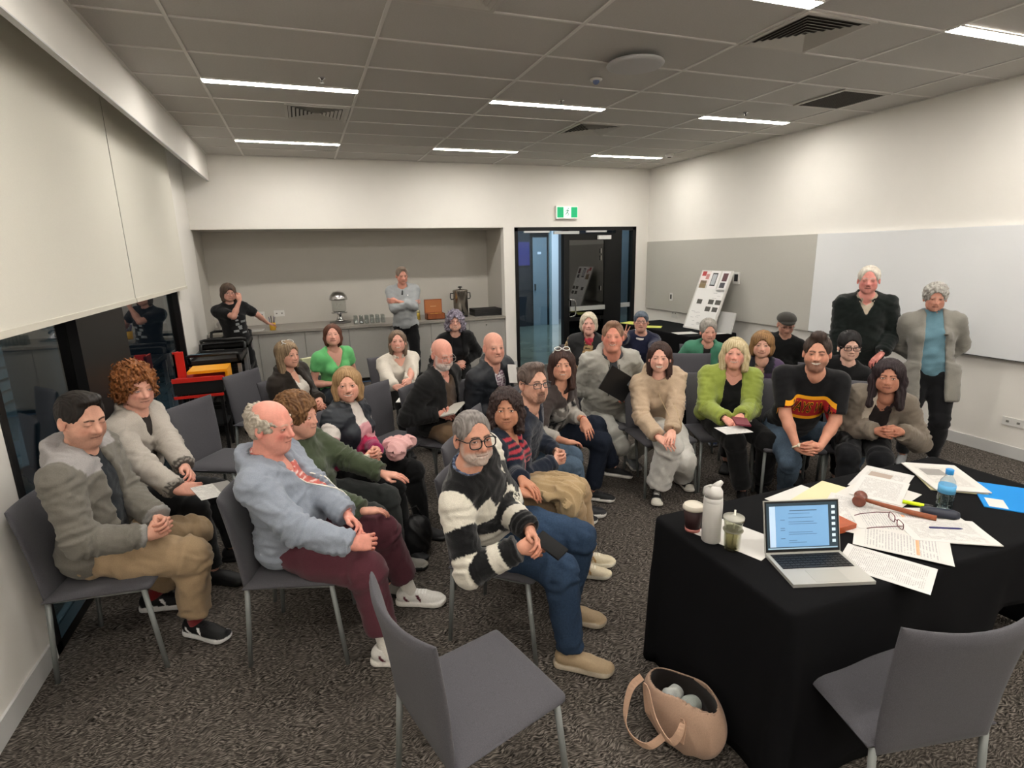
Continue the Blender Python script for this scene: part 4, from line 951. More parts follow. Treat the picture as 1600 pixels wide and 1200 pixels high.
# ------------------------------------------------------------------ furniture and objects
M_ch = mat('chair_fabric', '525156', .93, noise=(420, .20), bump=(700, .0006), spec=.15, sheen=.1); M_leg = mat('chair_leg_metal', '7d8180', .45, metal=.25)
def chair_meshes():
    def pad(nx, ny, fx):           # closed rounded pad from a parametric function
        b = MB(); top = [[b.b.verts.new(fx(i/nx, j/ny, 1)) for j in range(ny+1)] for i in range(nx+1)]; bot = [[b.b.verts.new(fx(i/nx, j/ny, -1)) for j in range(ny+1)] for i in range(nx+1)]
        for g, rev in ((top, 0), (bot, 1)):
            for i in range(nx):
                for j in range(ny):
                    q = [g[i][j], g[i+1][j], g[i+1][j+1], g[i][j+1]]; b.b.faces.new(q[::-1] if rev else q)
        edge = [(i, 0) for i in range(nx)]+[(nx, j) for j in range(ny)]+[(i, ny) for i in range(nx, 0, -1)]+[(0, j) for j in range(ny, 0, -1)]
        for a, c in zip(edge, edge[1:]+edge[:1]): b.b.faces.new([top[a[0]][a[1]], bot[a[0]][a[1]], bot[c[0]][c[1]], top[c[0]][c[1]]])
        return b
    def se(u):       # more samples near the borders
        return .5-.5*math.cos(math.pi*u)
    def rimt(u, v, r=.035): 
        d = min(u, 1-u, v, 1-v); return math.sqrt(max(1-(1-min(d/ r*.5, 1))**2, .02))
    def seat(u, v, s_):
        u, v = se(u), se(v); x = -.215+.45*u; wd_ = .235-.012*u; y = (2*v-1)*wd_
        cr = .03; cx = max(0, x-(.235-cr)); cy = max(0, abs(y)-(wd_-cr)); 
        if cx > 0 and cy > 0:
            l = math.hypot(cx, cy)
            if l > cr: x = .235-cr+cx*cr/l; y = math.copysign(wd_-cr+cy*cr/l, y)
        th = .026*rimt(u, v, .06)
        return (x, y, .445+.004*math.sin(math.pi*v)+s_*th-(.014*(1-u) if s_ > 0 else 0)+ (0 if s_ > 0 else .0))
    def back(u, v, s_):   # u height, v across
        u, v = se(u), se(v); z = .400+.500*u-.030*(1-abs(2*v-1))**1.5*u*0-.014*(1-(2*v-1)**2)*u; wd_ = .208+.026*u; y = (2*v-1)*wd_
        x = -.212-.050*u+.008*math.sin(math.pi*u)-.048*(1-(2*v-1)**2)*u
        return (x+s_*.019*rimt(u, v, .06), y, z)
    s_ = pad(14, 14, seat).obj('seat', M_ch, None, smooth=True); bk = pad(16, 14, back).obj('backrest', M_ch, None, smooth=True)
    legs = []
    for sx, sy in ((1, 1), (1, -1), (-1, 1), (-1, -1)):
        p0 = (.195 if sx > 0 else -.205, sy*.205, .43); p1 = (.240 if sx > 0 else -.240, sy*(.222 if sx > 0 else .212), 0)
        legs.append(MB().tube([p0, p1], [.0125, .0105], 12).obj('leg', M_leg))
    fr = MB().tube([(.19, -.2, .422), (.19, .2, .422), (-.2, .2, .422), (-.2, -.2, .422)], .009, 8, closed=True).obj('seat_frame', M_leg)
    return [s_, bk, fr]+legs
_cm = chair_meshes(); _first = [True]
def chair(x, y, az, label, group='grey upholstered chairs'):
    r = empty('chair', (x, y, 0), math.radians(az), label, 'chair', group)
    for o in _cm:
        c = o if _first[0] else o.copy()
        if not _first[0]: COL.objects.link(c)
        c.parent = r
    _first[0] = False; return r
# presenter's table, cloth and what lies on it
TX0, TX1, TY0, TY1, TH = 1.415, 3.32, 1.19, 1.97, .75
r = empty('table', ((TX0+TX1)/2, (TY0+TY1)/2, 0), 0, 'long folding table hidden under the black cloth in the right foreground', 'table'); hx, hy = (TX1-TX0)/2-.02, (TY1-TY0)/2-.02
boxo('table_top', -hx, hx, -hy, hy, .715, .743, mat('table_board', '4a4643', .6), r)
for sx in (-1, 1):
    for sy in (-1, 1): MB().tube([(sx*(hx-.08), sy*(hy-.06), 0), (sx*(hx-.08), sy*(hy-.06), .715)], .014, 10).obj('leg', M_leg, r)
M_bc = mat('black_cloth', '101012', .95, noise=(200, .1), bump=(600, .0005), spec=.12)
def cloth(x0, x1, y0, y1, h, name, label, rad=.03, amp=.012, lift=None, rot=0):
    cx, cy = (x0+x1)/2, (y0+y1)/2; hx, hy = (x1-x0)/2, (y1-y0)/2; path = []
    def arc(ax, ay, a0):
        for k in range(7): a = a0+k*math.pi/12; path.append((ax+rad*math.cos(a), ay+rad*math.sin(a), math.cos(a), math.sin(a), 1.0))
    def edge(ax, ay, bx, by, nx, ny):
        L = math.hypot(bx-ax, by-ay); n = int(L/.03)
        for k in range(1, n): t = k/n; path.append((ax+(bx-ax)*t, ay+(by-ay)*t, nx, ny, .25))
    arc(hx-rad, hy-rad, 0); edge(hx-rad, hy, -hx+rad, hy, 0, 1); arc(-hx+rad, hy-rad, math.pi/2); edge(-hx, hy-rad, -hx, -hy+rad, -1, 0); arc(-hx+rad, -hy+rad, math.pi); edge(-hx+rad, -hy, hx-rad, -hy, 0, -1); arc(hx-rad, -hy+rad, 1.5*math.pi); edge(hx, -hy+rad, hx, hy-rad, 1, 0)
    b = MB(); rings = []; K = len(path); s = [0]
    for i in range(1, K): s.append(s[-1]+math.hypot(path[i][0]-path[i-1][0], path[i][1]-path[i-1][1]))
    zs = [h, h-.002, h-.010, h-.025, h-.07]+[h-.07-(h-.075)*k/12 for k in range(1, 13)]; offs = [-.012, -.004, .002, .004, .006]+[.006]*12
    for zi, (z, of) in enumerate(zip(zs, offs)):
        ring = []; f = (h-z)/h
        for i, (px, py, nx, ny, c) in enumerate(path):
            w = amp*f*(.7*math.sin(s[i]*11+1.3*math.sin(s[i]*3.1))+.5*math.sin(s[i]*23+2+f*2))+ (.030*f if c == 1 else 0)
            zz = z
            if lift: 
                m = lift(cx+px, cy+py)
                if m > 0: zz = h-(h-z)*(1-m)
            ring.append(b.b.verts.new((px+nx*(of+w*min(1, f*2.5)), py+ny*(of+w*min(1, f*2.5)), max(zz, .004))))
        rings.append(ring)
    ctr = [b.b.verts.new((p[0]*.96, p[1]*.94, h)) for p in path]; b.b.faces.new(ctr)
    allr = [ctr]+rings
    for A, B2 in zip(allr, allr[1:]):
        for i in range(K): fc = b.b.faces.new([A[i], B2[i], B2[(i+1) % K], A[(i+1) % K]]); fc.smooth = True
    o = b.obj(name, M_bc, None, (cx, cy, 0), (0, 0, rot)); tag(o, label, 'tablecloth'); md = o.modifiers.new('thick', 'SOLIDIFY'); md.thickness = .002; md.offset = 1; return o
cloth(TX0, TX1, TY0, TY1, TH, 'tablecloth', 'black cloth draped to the floor over the table in the right foreground', lift=lambda x, y: .60*min(max((x-2.45)/.15, 0), 1) if y < TY0+.1 else 0)
TZ = TH+.003
def paper_mat(kind):
    n = 'paper_'+kind; m = bpy.data.materials.get(n)
    if m: return m
    base = {'plain': 'cfcdc9', 'text': 'd0cecb', 'notes': 'cfcdc9', 'yellow': 'd6cda6', 'lemon': 'cfd46a', 'photo': 'cbc9c6', 'blue': '1583cf', 'news': 'cfccc7'}[kind]
    m = mat(n, base, .7, spec=.25)
    if kind in ('text', 'notes', 'news', 'photo'):
        nt = m.node_tree; N = nt.nodes; L = nt.links; b = N['Principled BSDF']; tc = N.new('ShaderNodeTexCoord'); sp = N.new('ShaderNodeSeparateXYZ'); L.new(tc.outputs['Object'], sp.inputs[0])
        def mth(op, a, bb=None):
            q = N.new('ShaderNodeMath'); q.operation = op
            for i, v in enumerate((a, bb)):
                if v is None: continue
                if isinstance(v, (int, float)): q.inputs[i].default_value = v
                else: L.new(v, q.inputs[i])
            return q.outputs[0]
        per = .0062 if kind != 'notes' else .0105
        ln = mth('LESS_THAN', mth('MODULO', mth('ADD', sp.outputs['Y'], 1.0), per), per*.42)
        mp = N.new('ShaderNodeMapping'); mp.inputs['Scale'].default_value = (260, 60 if kind != 'notes' else 140, 1); L.new(tc.outputs['Object'], mp.inputs['Vector']); nz = N.new('ShaderNodeTexNoise'); nz.inputs['Scale'].default_value = 1; nz.inputs['Detail'].default_value = 1; L.new(mp.outputs[0], nz.inputs['Vector'])
        wd2 = mth('GREATER_THAN', nz.outputs['Fac'], .44); inx = mth('LESS_THAN', mth('ABSOLUTE', sp.outputs['X']), .083); iny = mth('LESS_THAN', mth('ABSOLUTE', sp.outputs['Y']), .125)
        n2 = N.new('ShaderNodeTexNoise'); n2.inputs['Scale'].default_value = 22; L.new(tc.outputs['Object'], n2.inputs['Vector']); para = mth('GREATER_THAN', n2.outputs['Fac'], .40)
        f = mth('MULTIPLY', mth('MULTIPLY', ln, wd2), mth('MULTIPLY', mth('MULTIPLY', inx, iny), para)); f = mth('MULTIPLY', f, .42)
        mx = N.new('ShaderNodeMix'); mx.data_type = 'RGBA'; mx.inputs['A'].default_value = (*lin(base), 1); mx.inputs['B'].default_value = (*lin('3c3c42' if kind != 'notes' else '4a4d63'), 1); L.new(f, mx.inputs['Factor']); out = mx.outputs['Result']
        if kind == 'notes':
            band = mth('MULTIPLY', mth('LESS_THAN', mth('ABSOLUTE', mth('ADD', sp.outputs['Y'], .055)), .006), mth('LESS_THAN', mth('ABSOLUTE', sp.outputs['X']), .075))
            m2 = N.new('ShaderNodeMix'); m2.data_type = 'RGBA'; m2.inputs['B'].default_value = (*lin('e8924c'), 1); L.new(out, m2.inputs['A']); L.new(mth('MULTIPLY', band, .7), m2.inputs['Factor']); out = m2.outputs['Result']
        if kind in ('photo', 'news'):
            band = mth('MULTIPLY', mth('LESS_THAN', mth('ABSOLUTE', mth('ADD', sp.outputs['Y'], -.06)), .045), mth('LESS_THAN', mth('ABSOLUTE', mth('ADD', sp.outputs['X'], .02)), .05))
            m2 = N.new('ShaderNodeMix'); m2.data_type = 'RGBA'; m2.inputs['B'].default_value = (*lin('8d8a86' if kind == 'news' else 'a4958a'), 1); L.new(out, m2.inputs['A']); L.new(band, m2.inputs['Factor']); out = m2.outputs['Result']
        L.new(out, b.inputs['Base Color'])
    return m
def sheet(x, y, z, rot, label, kind='text', w=.21, h=.297, th=.0012, curl=.0, name='paper', cat='paper', group=None, parent=None, tilt=None):
    b = MB(); nx, ny = 6, 8; rnd = random.Random(int(x*1000+y*77+z*9999))
    a, c = rnd.uniform(-1, 1)*curl, rnd.uniform(-1, 1)*curl
    def zz(u, v): return curl*1.0+a*(u*u*4)*.5+c*(v*v*4)*.5*abs(1)+curl*.4*math.sin(5*u+4*v)
    g = [[[b.b.verts.new((w*u, h*v, max(zz(u, v), 0)*1+s_*th)) for v in [j/ny-.5 for j in range(ny+1)]] for u in [i/nx-.5 for i in range(nx+1)]] for s_ in (0, 1)]
    for s_ in (0, 1):
        for i in range(nx):
            for j in range(ny): b.b.faces.new([g[s_][i][j], g[s_][i+1][j], g[s_][i+1][j+1], g[s_][i][j+1]])
    for i in range(nx):
        for jj in (0, ny): b.b.faces.new([g[0][i][jj], g[0][i+1][jj], g[1][i+1][jj], g[1][i][jj]])
    for j in range(ny):
        for ii in (0, nx): b.b.faces.new([g[0][ii][j], g[0][ii][j+1], g[1][ii][j+1], g[1][ii][j]])
    o = b.obj(name, paper_mat(kind), parent, (x, y, z), tilt or (0, 0, math.radians(rot)))
    return tag(o, label, cat, group)
GP = 'loose papers on the presenter table'
sheet(1.62, 1.66, TZ, 20, 'single white sheet between the clear tumbler and the laptop screen', 'plain', group=GP)
sheet(1.97, 1.27, TZ, 27, 'printed sheet sticking out beside the laptop keyboard', 'text', group=GP)
sheet(2.17, 1.83, TZ, -80, 'blank white sheet at the far edge left of the yellow envelope', 'plain', group=GP)
sheet(2.31, 1.78, TZ+.003, -72, 'pale yellow envelope behind the laptop screen', 'yellow', w=.25, h=.34, name='envelope', cat='envelope')
sheet(2.27, 1.66, TZ+.006, -60, 'printed sheet under the gavel head', 'text', group=GP, curl=.002)
sheet(2.72, 1.84, TZ, -66, 'printed flyer with a grey photo at the far edge of the table', 'photo', w=.22, h=.36, group=GP)
sheet(2.52, 1.72, TZ+.002, -75, 'printed page lying behind the gavel, left of the water bottle', 'news', w=.26, h=.36, group=GP, curl=.002)
sheet(2.60, 1.76, TZ+.006, -62, 'topmost printed page beside the water bottle', 'text', w=.21, h=.32, group=GP, curl=.002)
sheet(2.22, 1.50, TZ+.003, 40, 'printed sheet half under the folded spectacles', 'text', w=.21, h=.30, group=GP, curl=.003)
sheet(2.33, 1.50, TZ+.006, 52, 'handwritten sheet under the spectacle lenses', 'notes', w=.21, h=.32, group=GP, curl=.002)
sheet(2.18, 1.36, TZ+.004, 36, 'handwritten sheet with orange highlighter nearest the table edge', 'notes', w=.21, h=.33, group=GP, curl=.003)
sheet(2.44, 1.36, TZ+.004, 58, 'printed sheets under the blue pen', 'text', w=.21, h=.32, th=.004, group=GP, curl=.002)
sheet(2.50, 1.47, TZ+.001, 66, 'white sheet poking out under the dark spectacle case', 'plain', w=.21, h=.30, group=GP)
for k, (kk, dx, lb) in enumerate((('yellow', .0, 'lowest'), ('plain', .01, 'middle'), ('news', -.012, 'topmost'))):
    sheet(3.03+dx, 1.73+.3*dx, TZ+.005*k, -38+3*k, '%s folder of the stack at the far right of the table' % lb, kk, w=.24, h=.36, th=.0048, name='folder', cat='folder', group='folders stacked at the far right of the table')
bf = sheet(3.06, 1.46, TZ, -50, 'bright blue cardboard folder with a white label on the right', 'blue', w=.24, h=.33, th=.004, name='folder', cat='folder'); boxo('label_sticker', -.10, -.03, -.155, -.05, .0042, .0048, paper_mat('plain'), bf)
# laptop
lp = empty('laptop', (1.72, 1.355, TZ), math.radians(-18.4), 'open silver laptop showing a document on its screen', 'laptop'); M_al = mat('laptop_aluminium', 'b5b4ae', .35, metal=.35)
boxo('base', -.152, .152, -.106, .106, 0, .013, M_al, lp, bev=.005); boxo('trackpad', -.062, .062, -.098, -.020, .0128, .0135, mat('trackpad', 'a9a8a2', .3), lp)
boxo('key_bed', -.138, .138, -.006, .094, .0128, .0134, mat('key_bed', '1a1a1c', .5), lp); M_key = mat('key_black', '0c0c0e', .45); km = None
for rr in range(6):
    ncol = 14
    for cc in range(ncol):
        if rr == 0 and 4 <= cc <= 8:
            if cc > 4: continue
            kb = boxo('key', -.046, .046, -.0065, .0065, 0, .0018, M_key, lp); kb.location = (-.137+.0098+6*.0196, .002+rr*.0163, .0133); continue
        if km is None: km = boxo('key', -.0083, .0083, -.0067, .0067, 0, .0018, M_key, lp); o = km
        else: o = km.copy(); COL.objects.link(o)
        o.location = (-.137+.0098+cc*.0196, .002+rr*.0163, .0133)
lid = boxo('screen_lid', -.152, .152, -.004, .003, 0, .208, M_al, lp, bev=.002); lid.location = (0, .108, .012); lid.rotation_euler = (math.radians(-14), 0, 0)
boxo('bezel', -.149, .149, -.0052, -.0042, .004, .205, M_key, lid, bev=.0)
scm = mat('screen_desktop', '2a3a44', .3, emit=('31424c', .15)); boxo('display', -.143, .143, -.0056, -.0053, .014, .198, scm, lid)
boxo('document_window', -.132, .107, -.0060, -.0057, .024, .186, mat('screen_blue', '5f87ab', .3, emit=('86b4de', .22)), lid)
dl = MB(); rr_ = random.Random(5)
dl.box(-.05, .06, -.0064, -.0061, .166, .169)
for k in range(15):
    z = .155-k*.0082
    if k in (3, 7, 8, 12): dl.box(-.088, -.088+.018, -.0064, -.0061, z, z+.002)
    elif k not in (1, 6, 11): dl.box(-.055, -.055+rr_.uniform(.03, .12), -.0064, -.0061, z, z+.0014)
tag(dl.obj('text_lines', mat('screen_text', '46607a', .4), lid), kind='stuff')
boxo('window_sidebar', -.132, -.108, -.0063, -.0061, .024, .186, mat('screen_side', 'b9cfe4', .3, emit=('9ab4d2', .2)), lid)
for k in range(7): boxo('desktop_icon', .120, .134, -.0062, -.0057, .172-k*.0225, .184-k*.0225, mat('icon_pale', 'cfe0ea', .4, emit=('c0d8ea', .15)), lid)
boxo('dock', -.14, .14, -.0062, -.0057, .0155, .0205, mat('dock', '8fa7b5', .4, emit=('7f98a8', .4)), lid)
# drinks
r = empty('water_flask', (1.50, 1.69, TZ), 0, 'tall white flask with a flip spout lid and carry loop', 'flask'); M_fw = mat('flask_white', 'c6c4c0', .35)
MB().lathe([(.036, 0), (.039, .004), (.039, .175), (.036, .190)], 32).obj('flask_body', M_fw, r); MB().lathe([(.0375, .178), (.0385, .182), (.0375, .200), (.030, .203)], 32).obj('collar', M_fw, r)
b = MB(); b.lathe([(.037, .200), (.036, .225), (.026, .243), (.010, .248)], 28); b.obj('lid', M_fw, r); MB().tube([(.0, 0, .236), (.020, -.004, .252), (.034, -.006, .262)], [.016, .013, .008], 12).obj('spout', M_fw, r)
MB().tube([(-.038, 0, .205), (-.052, 0, .225), (-.048, 0, .250), (-.028, 0, .252), (-.012, 0, .246)], .0045, 8).obj('carry_loop', mat('loop_grey', 'a8a6a2', .5), r)
r = empty('coffee_cup', (1.485, 1.79, TZ), .6, 'dark paper coffee cup with a white plastic lid behind the flask', 'cup')
MB().lathe([(.030, 0), (.043, .108)], 28).obj('cup_body', mat('cup_dark', '2a1214', .6), r); MB().lathe([(.0315, 0), (.033, .016)], 28).obj('cup_band', mat('cup_red', 'b9746c', .6), r)
MB().lathe([(.046, .104), (.046, .112), (.041, .122), (.038, .124), (.037, .118)], 28).obj('cup_lid', mat('lid_cream', 'c9c2b4', .45), r)
boxo('printed_badge', .0375, .0405, -.016, .016, .045, .085, mat('cup_orange', 'b4603c', .6), r)
r = empty('tumbler', (1.53, 1.60, TZ), 0, 'clear ribbed plastic tumbler with a straw, nearest the table corner', 'cup'); M_cl = glass_mat('clear_plastic', 'eff0e8', .07)
MB().lathe([(.029, 0), (.031, .004), (.036, .120), (.040, .128), (.040, .138), (.036, .138), (.034, .120), (.027, .010), (.0, .009)], 28).obj('cup_wall', M_cl, r)
MB().lathe([(.0265, .0105), (.0300, .070)], 24).obj('water', glass_mat('pale_drink', 'e4dfc8', .03), r); MB().lathe([(.041, .136), (.041, .144), (.012, .147), (.010, .150)], 28).obj('tumbler_lid', mat('lid_clear', 'c9c8bd', .25, alpha=.55), r)
MB().tube([(0, 0, .02), (.004, .0, .172)], .0038, 8).obj('straw', mat('straw_clear', 'e2e0d4', .2), r)
MB().lathe([(.0395, .085), (.0402, .087), (.0395, .089)], 28).obj('seam_ring', mat('ring_dark', '6d6a5c', .4), r)
r = empty('water_bottle', (2.66, 1.50, TZ), 0, 'clear plastic water bottle with a blue cap', 'bottle')
MB().lathe([(.030, 0), (.033, .006), (.033, .035), (.031, .04), (.033, .05), (.033, .12), (.028, .145), (.015, .165), (.0135, .180)], 28).obj('bottle_wall', glass_mat('bottle_clear', 'eef4f6', .07), r)
MB().lathe([(.0315, .003), (.0315, .092)], 24).obj('water', glass_mat('bottle_water', 'e6eeee', .03), r)
MB().lathe([(.0336, .088), (.0336, .126)], 28).obj('bottle_label', mat('label_blue', '5fb4e8', .35, alpha=.8), r); MB().lathe([(.0155, .176), (.0158, .198), (.014, .200)], 20).obj('cap', mat('cap_blue', '2f8fd4', .4), r)
# gavel, spectacles, case, pen, highlighter, orange block
r = empty('gavel', (2.345, 1.675, TZ+.012), math.radians(-58), 'brown wooden gavel lying across the papers', 'gavel'); M_wd = mat('gavel_wood', '6b3220', .35, noise=(60, .15), coat=.3)
Mx = Matrix.Rotation(math.pi/2, 4, 'X')
MB().lathe([(.018, -.042), (.026, -.040), (.028, -.034), (.026, -.028), (.022, -.022), (.022, .022), (.026, .028), (.028, .034), (.026, .040), (.018, .042)], 24, M=Matrix.Translation((0, 0, .026)) @ Mx).obj('gavel_head', M_wd, r)
MB().tube([(.018, 0, .026), (.08, 0, .020), (.20, 0, .012), (.29, 0, .010)], [.008, .010, .012, .012], 14).obj('handle', mat('gavel_handle', '8a4a2c', .35, noise=(60, .15)), r)
r = empty('spectacles', (2.30, 1.47, TZ+.014), math.radians(-30), 'dark red rimmed spectacles lying open on the papers', 'glasses'); M_sp = mat('red_rim', '5a1f28', .3)
for y in (-1, 1):
    b = MB(); pts = [(.0, y*.036+.026*math.copysign(abs(math.cos(a))**.6, math.cos(a)), .018+.016*math.copysign(abs(math.sin(a))**.6, math.sin(a))) for a in [k*math.pi/10 for k in range(20)]]
    b.tube(pts, .0018, 6, closed=True); b.obj('rim', M_sp, r); MB().tube([(0, y*.064, .026), (-.05, y*.067, .022), (-.115, y*.064, .012), (-.14, y*.060, .004)], .0019, 6).obj('temple', M_sp, r)
MB().tube([(0, -.009, .022), (0, .009, .022)], .0018, 6).obj('bridge', M_sp, r)
r = empty('spectacle_case', (2.56, 1.455, TZ+.002), math.radians(-48), 'dark blue hard spectacle case beside the water bottle', 'case'); MB().tube([(-.07, 0, .022), (-.05, 0, .022), (.05, 0, .022), (.07, 0, .022)], [.016, .022, .022, .015], 18).obj('case_shell', mat('case_navy', '262a38', .45), r); MB().tube([(-.072, .0, .0222), (.072, 0, .0222)], .0226, 18).obj('seam', mat('case_navy'), r) if 0 else None
r = empty('pen', (2.46, 1.37, TZ+.012), math.radians(-28), 'dark blue ballpoint pen on the printed sheets', 'pen'); MB().tube([(-.06, 0, 0), (.055, 0, 0), (.07, 0, 0)], [.0042, .0045, .0015], 10).obj('pen_barrel', mat('pen_blue', '1d1d5c', .3), r); boxo('pen_clip', -.06, -.025, -.001, .001, .0043, .0062, mat('chrome'), r)
r = empty('highlighter', (2.575, 1.57, TZ+.014), math.radians(-55), 'fluorescent yellow marker tucked behind the water bottle', 'marker'); MB().tube([(-.05, 0, 0), (.03, 0, 0), (.035, 0, 0)], [.009, .009, .006], 12).obj('marker_barrel', mat('fluoro', 'd7f01c', .4, emit=None), r); MB().tube([(.032, 0, 0), (.065, 0, 0)], .0095, 12).obj('marker_cap', mat('marker_cap', '2b2b2b', .4), r)
boxo_ = boxo('sound_block', 2.02, 2.13, 1.52, 1.62, TZ, TZ+.028, mat('orange_wood', 'a8502c', .4, noise=(50, .12)), None, bev=.006); tag(boxo_, 'orange brown wooden block behind the laptop screen', 'wooden block')
# tote bag on the floor
def tote():
    r = empty('tote_bag', (1.270, 1.525, 0), math.radians(-76), 'slouching beige canvas tote bag on the floor against the black cloth', 'bag')
    def f(P):
        q = P.copy(); a = ell(q, (0, 0, .125), (.215, .130, .165)); a = smax(a, -q[:, 2]+.0, .03)
        top = q[:, 2]-.235+.18*np.abs(q[:, 1])*0-.06*np.sin(q[:, 0]*12)*.5+.10*q[:, 1]
        inner = ell(q, (0, 0, .158), (.184, .100, .148)); a = smax(a, top, .01); return smax(a, -inner, .006)
    V, F = mesh_sdf(f, (-.26, -.2, -.01), (.26, .2, .3), .0060); N = normals(V, F); V = V+N*(.009*(.4-np.abs(fnoise(V, 11, 1)))*np.clip((.20-V[:, 2])/.06, 0, 1))[:, None]; V[:, 2] = np.maximum(V[:, 2], .001)
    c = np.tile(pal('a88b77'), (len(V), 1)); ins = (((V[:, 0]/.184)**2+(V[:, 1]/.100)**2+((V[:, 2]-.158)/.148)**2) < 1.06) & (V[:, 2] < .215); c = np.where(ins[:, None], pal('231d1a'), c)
    r.scale = (.88, .92, 1.0); o = link('bag_body', np_mesh('bag_body', V, F, c), M_cloth, r)
    M_st = mat('webbing', 'cba88f', .8, noise=(200, .06))
    def strap(pts, w=.016):
        b = MB(); P = [Vector(p) for p in pts]; Q = []
        for i in range(len(P)-1):
            for k in range(5):
                t = k/5; p0, p1, p2, p3 = P[max(i-1, 0)], P[i], P[i+1], P[min(i+2, len(P)-1)]
                Q.append(.5*((2*p1)+(p2-p0)*t+(2*p0-5*p1+4*p2-p3)*t*t+(3*p1-p0-3*p2+p3)*t**3))
        Q.append(P[-1]); rows = []
        for i, p in enumerate(Q):
            t = (Q[min(i+1, len(Q)-1)]-Q[max(i-1, 0)]).normalized(); s_ = t.cross(Vector((0, 1, .35))).normalized()
            rows.append([b.b.verts.new(p+s_*w*sx+t.cross(s_)*.0018*sy) for sx, sy in ((-1, -1), (1, -1), (1, 1), (-1, 1))])
        for A, B2 in zip(rows, rows[1:]):
            for k in range(4): b.b.faces.new([A[k], A[(k+1) % 4], B2[(k+1) % 4], B2[k]])
        b.b.faces.new(rows[0]); b.b.faces.new(rows[-1][::-1]); b.obj('handle', M_st, r)
    strap([(-.10, -.118, .10), (-.105, -.130, .20), (-.08, -.155, .26), (-.02, -.165, .16), (.06, -.155, .10), (.10, -.145, .16), (.095, -.115, .20), (.09, -.12, .10)])
    strap([(-.17, -.09, .22), (-.20, -.13, .16), (-.19, -.17, .05), (-.12, -.20, .02), (-.03, -.19, .03), (.02, -.15, .09)])
    for i, (x, y, z, rr, cc, nm) in enumerate(((-.06, .0, .16, .045, 'b9bcb8', 'white rolled scarf inside the beige tote bag'), (.02, .02, .15, .05, '9fa6a0', 'grey green pouch inside the beige tote bag'), (.09, -.03, .17, .028, 'c9ad98', 'pale bottle top inside the beige tote bag'))):
        V, F = mesh_sdf(lambda P: ell(P, (0, 0, 0), (rr, rr*.75, rr*.8))+.004*fnoise(P, 40, i), (-.08, -.08, -.08), (.08, .08, .08), .006)
        o = link('pouch', np_mesh('pouch', V, F, np.tile(pal(cc), (len(V), 1))), M_cloth, None, tuple(r.matrix_basis @ Vector((x, y, z))) if 0 else (1.270+x*.21+y*.89, 1.525-x*.85+y*.22, z)); tag(o, nm, 'pouch')
tote()
# magenta bag and black bag on the floor
def softbag(x, y, z0, s, col, label, m=None, az=0):
    V, F = mesh_sdf(lambda P: smax(smin(ell(P, (0, 0, .13), (.13, .10, .15)), ell(P, (.03, 0, .22), (.08, .07, .06)), .05), -P[:, 2], .02), (-.2, -.17, -.02), (.2, .17, .32), .009); N = normals(V, F); V = V+N*(.010*(.4-np.abs(fnoise(V, 18, 2))))[:, None]
    r = empty('shoulder_bag', (x, y, z0), az, label, 'bag'); o = link('bag_body', np_mesh('bag_body', V*np.array(s, f32), F, np.tile(pal(col), (len(V), 1))), m or M_shiny, r)
    MB().tube([(-.09*s[0], 0, .20*s[2]), (-.05*s[0], .02, .33*s[2]), (.03*s[0], .03, .35*s[2]), (.10*s[0], 0, .2*s[2])], .008, 8).obj('strap', m or mat('strap_'+col, col, .6), r)
softbag(.52, 3.36, 0, (.9, 1, .95), '141416', 'black leather bag on the floor beside the green sweater woman')
softbag(3.02, 3.98, 0, (1.0, .8, 1.45), '8c1d4c', 'magenta bag on the floor between the beige hoodie and lime cardigan')
# carts
M_bp = mat('black_plastic', '131314', .45); M_al2 = mat('aluminium_post', 'b9bbbd', .3, metal=.8)
def cart(x, y, label, dz=0):
    r = empty('utility_cart', (x, y, 0), 0, label, 'cart', 'black utility carts by the recess corner')
    for z in (.16, .50+dz, .84+dz):
        MB().box(-.26, .26, -.36, .36, z, z+.02).box(-.26, .26, -.36, -.34, z, z+.06).box(-.26, .26, .34, .36, z, z+.06).box(-.26, -.24, -.36, .36, z, z+.06).box(.24, .26, -.36, .36, z, z+.06).bevel(.004).obj('shelf', M_bp, r)
    for sx in (-1, 1):
        for sy in (-1, 1):
            boxo('post', sx*.235-.018, sx*.235+.018, sy*.33-.022, sy*.33+.022, .08, .85+dz, M_al2, r, bev=.005); MB().lathe([(.035, -.01), (.045, -.005), (.045, .005), (.035, .01)], 20, M=Matrix.Translation((sx*.235, sy*.33, .046)) @ Matrix.Rotation(math.pi/2, 4, 'X')).obj('wheel', M_bp, r)
    for sy in (-1, 1): MB().tube([(-.24, sy*.36, .88+dz), (-.24, sy*.42, .96+dz), (-.20, sy*.45, .97+dz), (.20, sy*.45, .97+dz), (.24, sy*.42, .96+dz), (.24, sy*.36, .88+dz)], .018, 10).obj('handle', M_bp, r)
cart(-.99, 7.00, 'nearer black shelved utility cart with silver posts by the left wall'); cart(-.99, 7.90, 'further black shelved utility cart with silver posts by the left wall', .04)
r = empty('tray_stand', (-1.08, 6.28, 0), 0, 'black stand holding red and yellow plastic trays beside the window', 'stand')
MB().box(-.22, .22, -.2, .2, .66, .78).box(-.2, -.17, -.18, -.15, 0, .66).box(.17, .2, -.18, -.15, 0, .66).box(-.2, -.17, .15, .18, 0, .66).box(.17, .2, .15, .18, 0, .66).box(-.2, .2, -.18, .18, .3, .32).bevel(.004).obj('stand_frame', M_bp, r)
M_red = mat('red_plastic', 'd42a1e', .4); M_yel = mat('yellow_plastic', 'f0a010', .4)
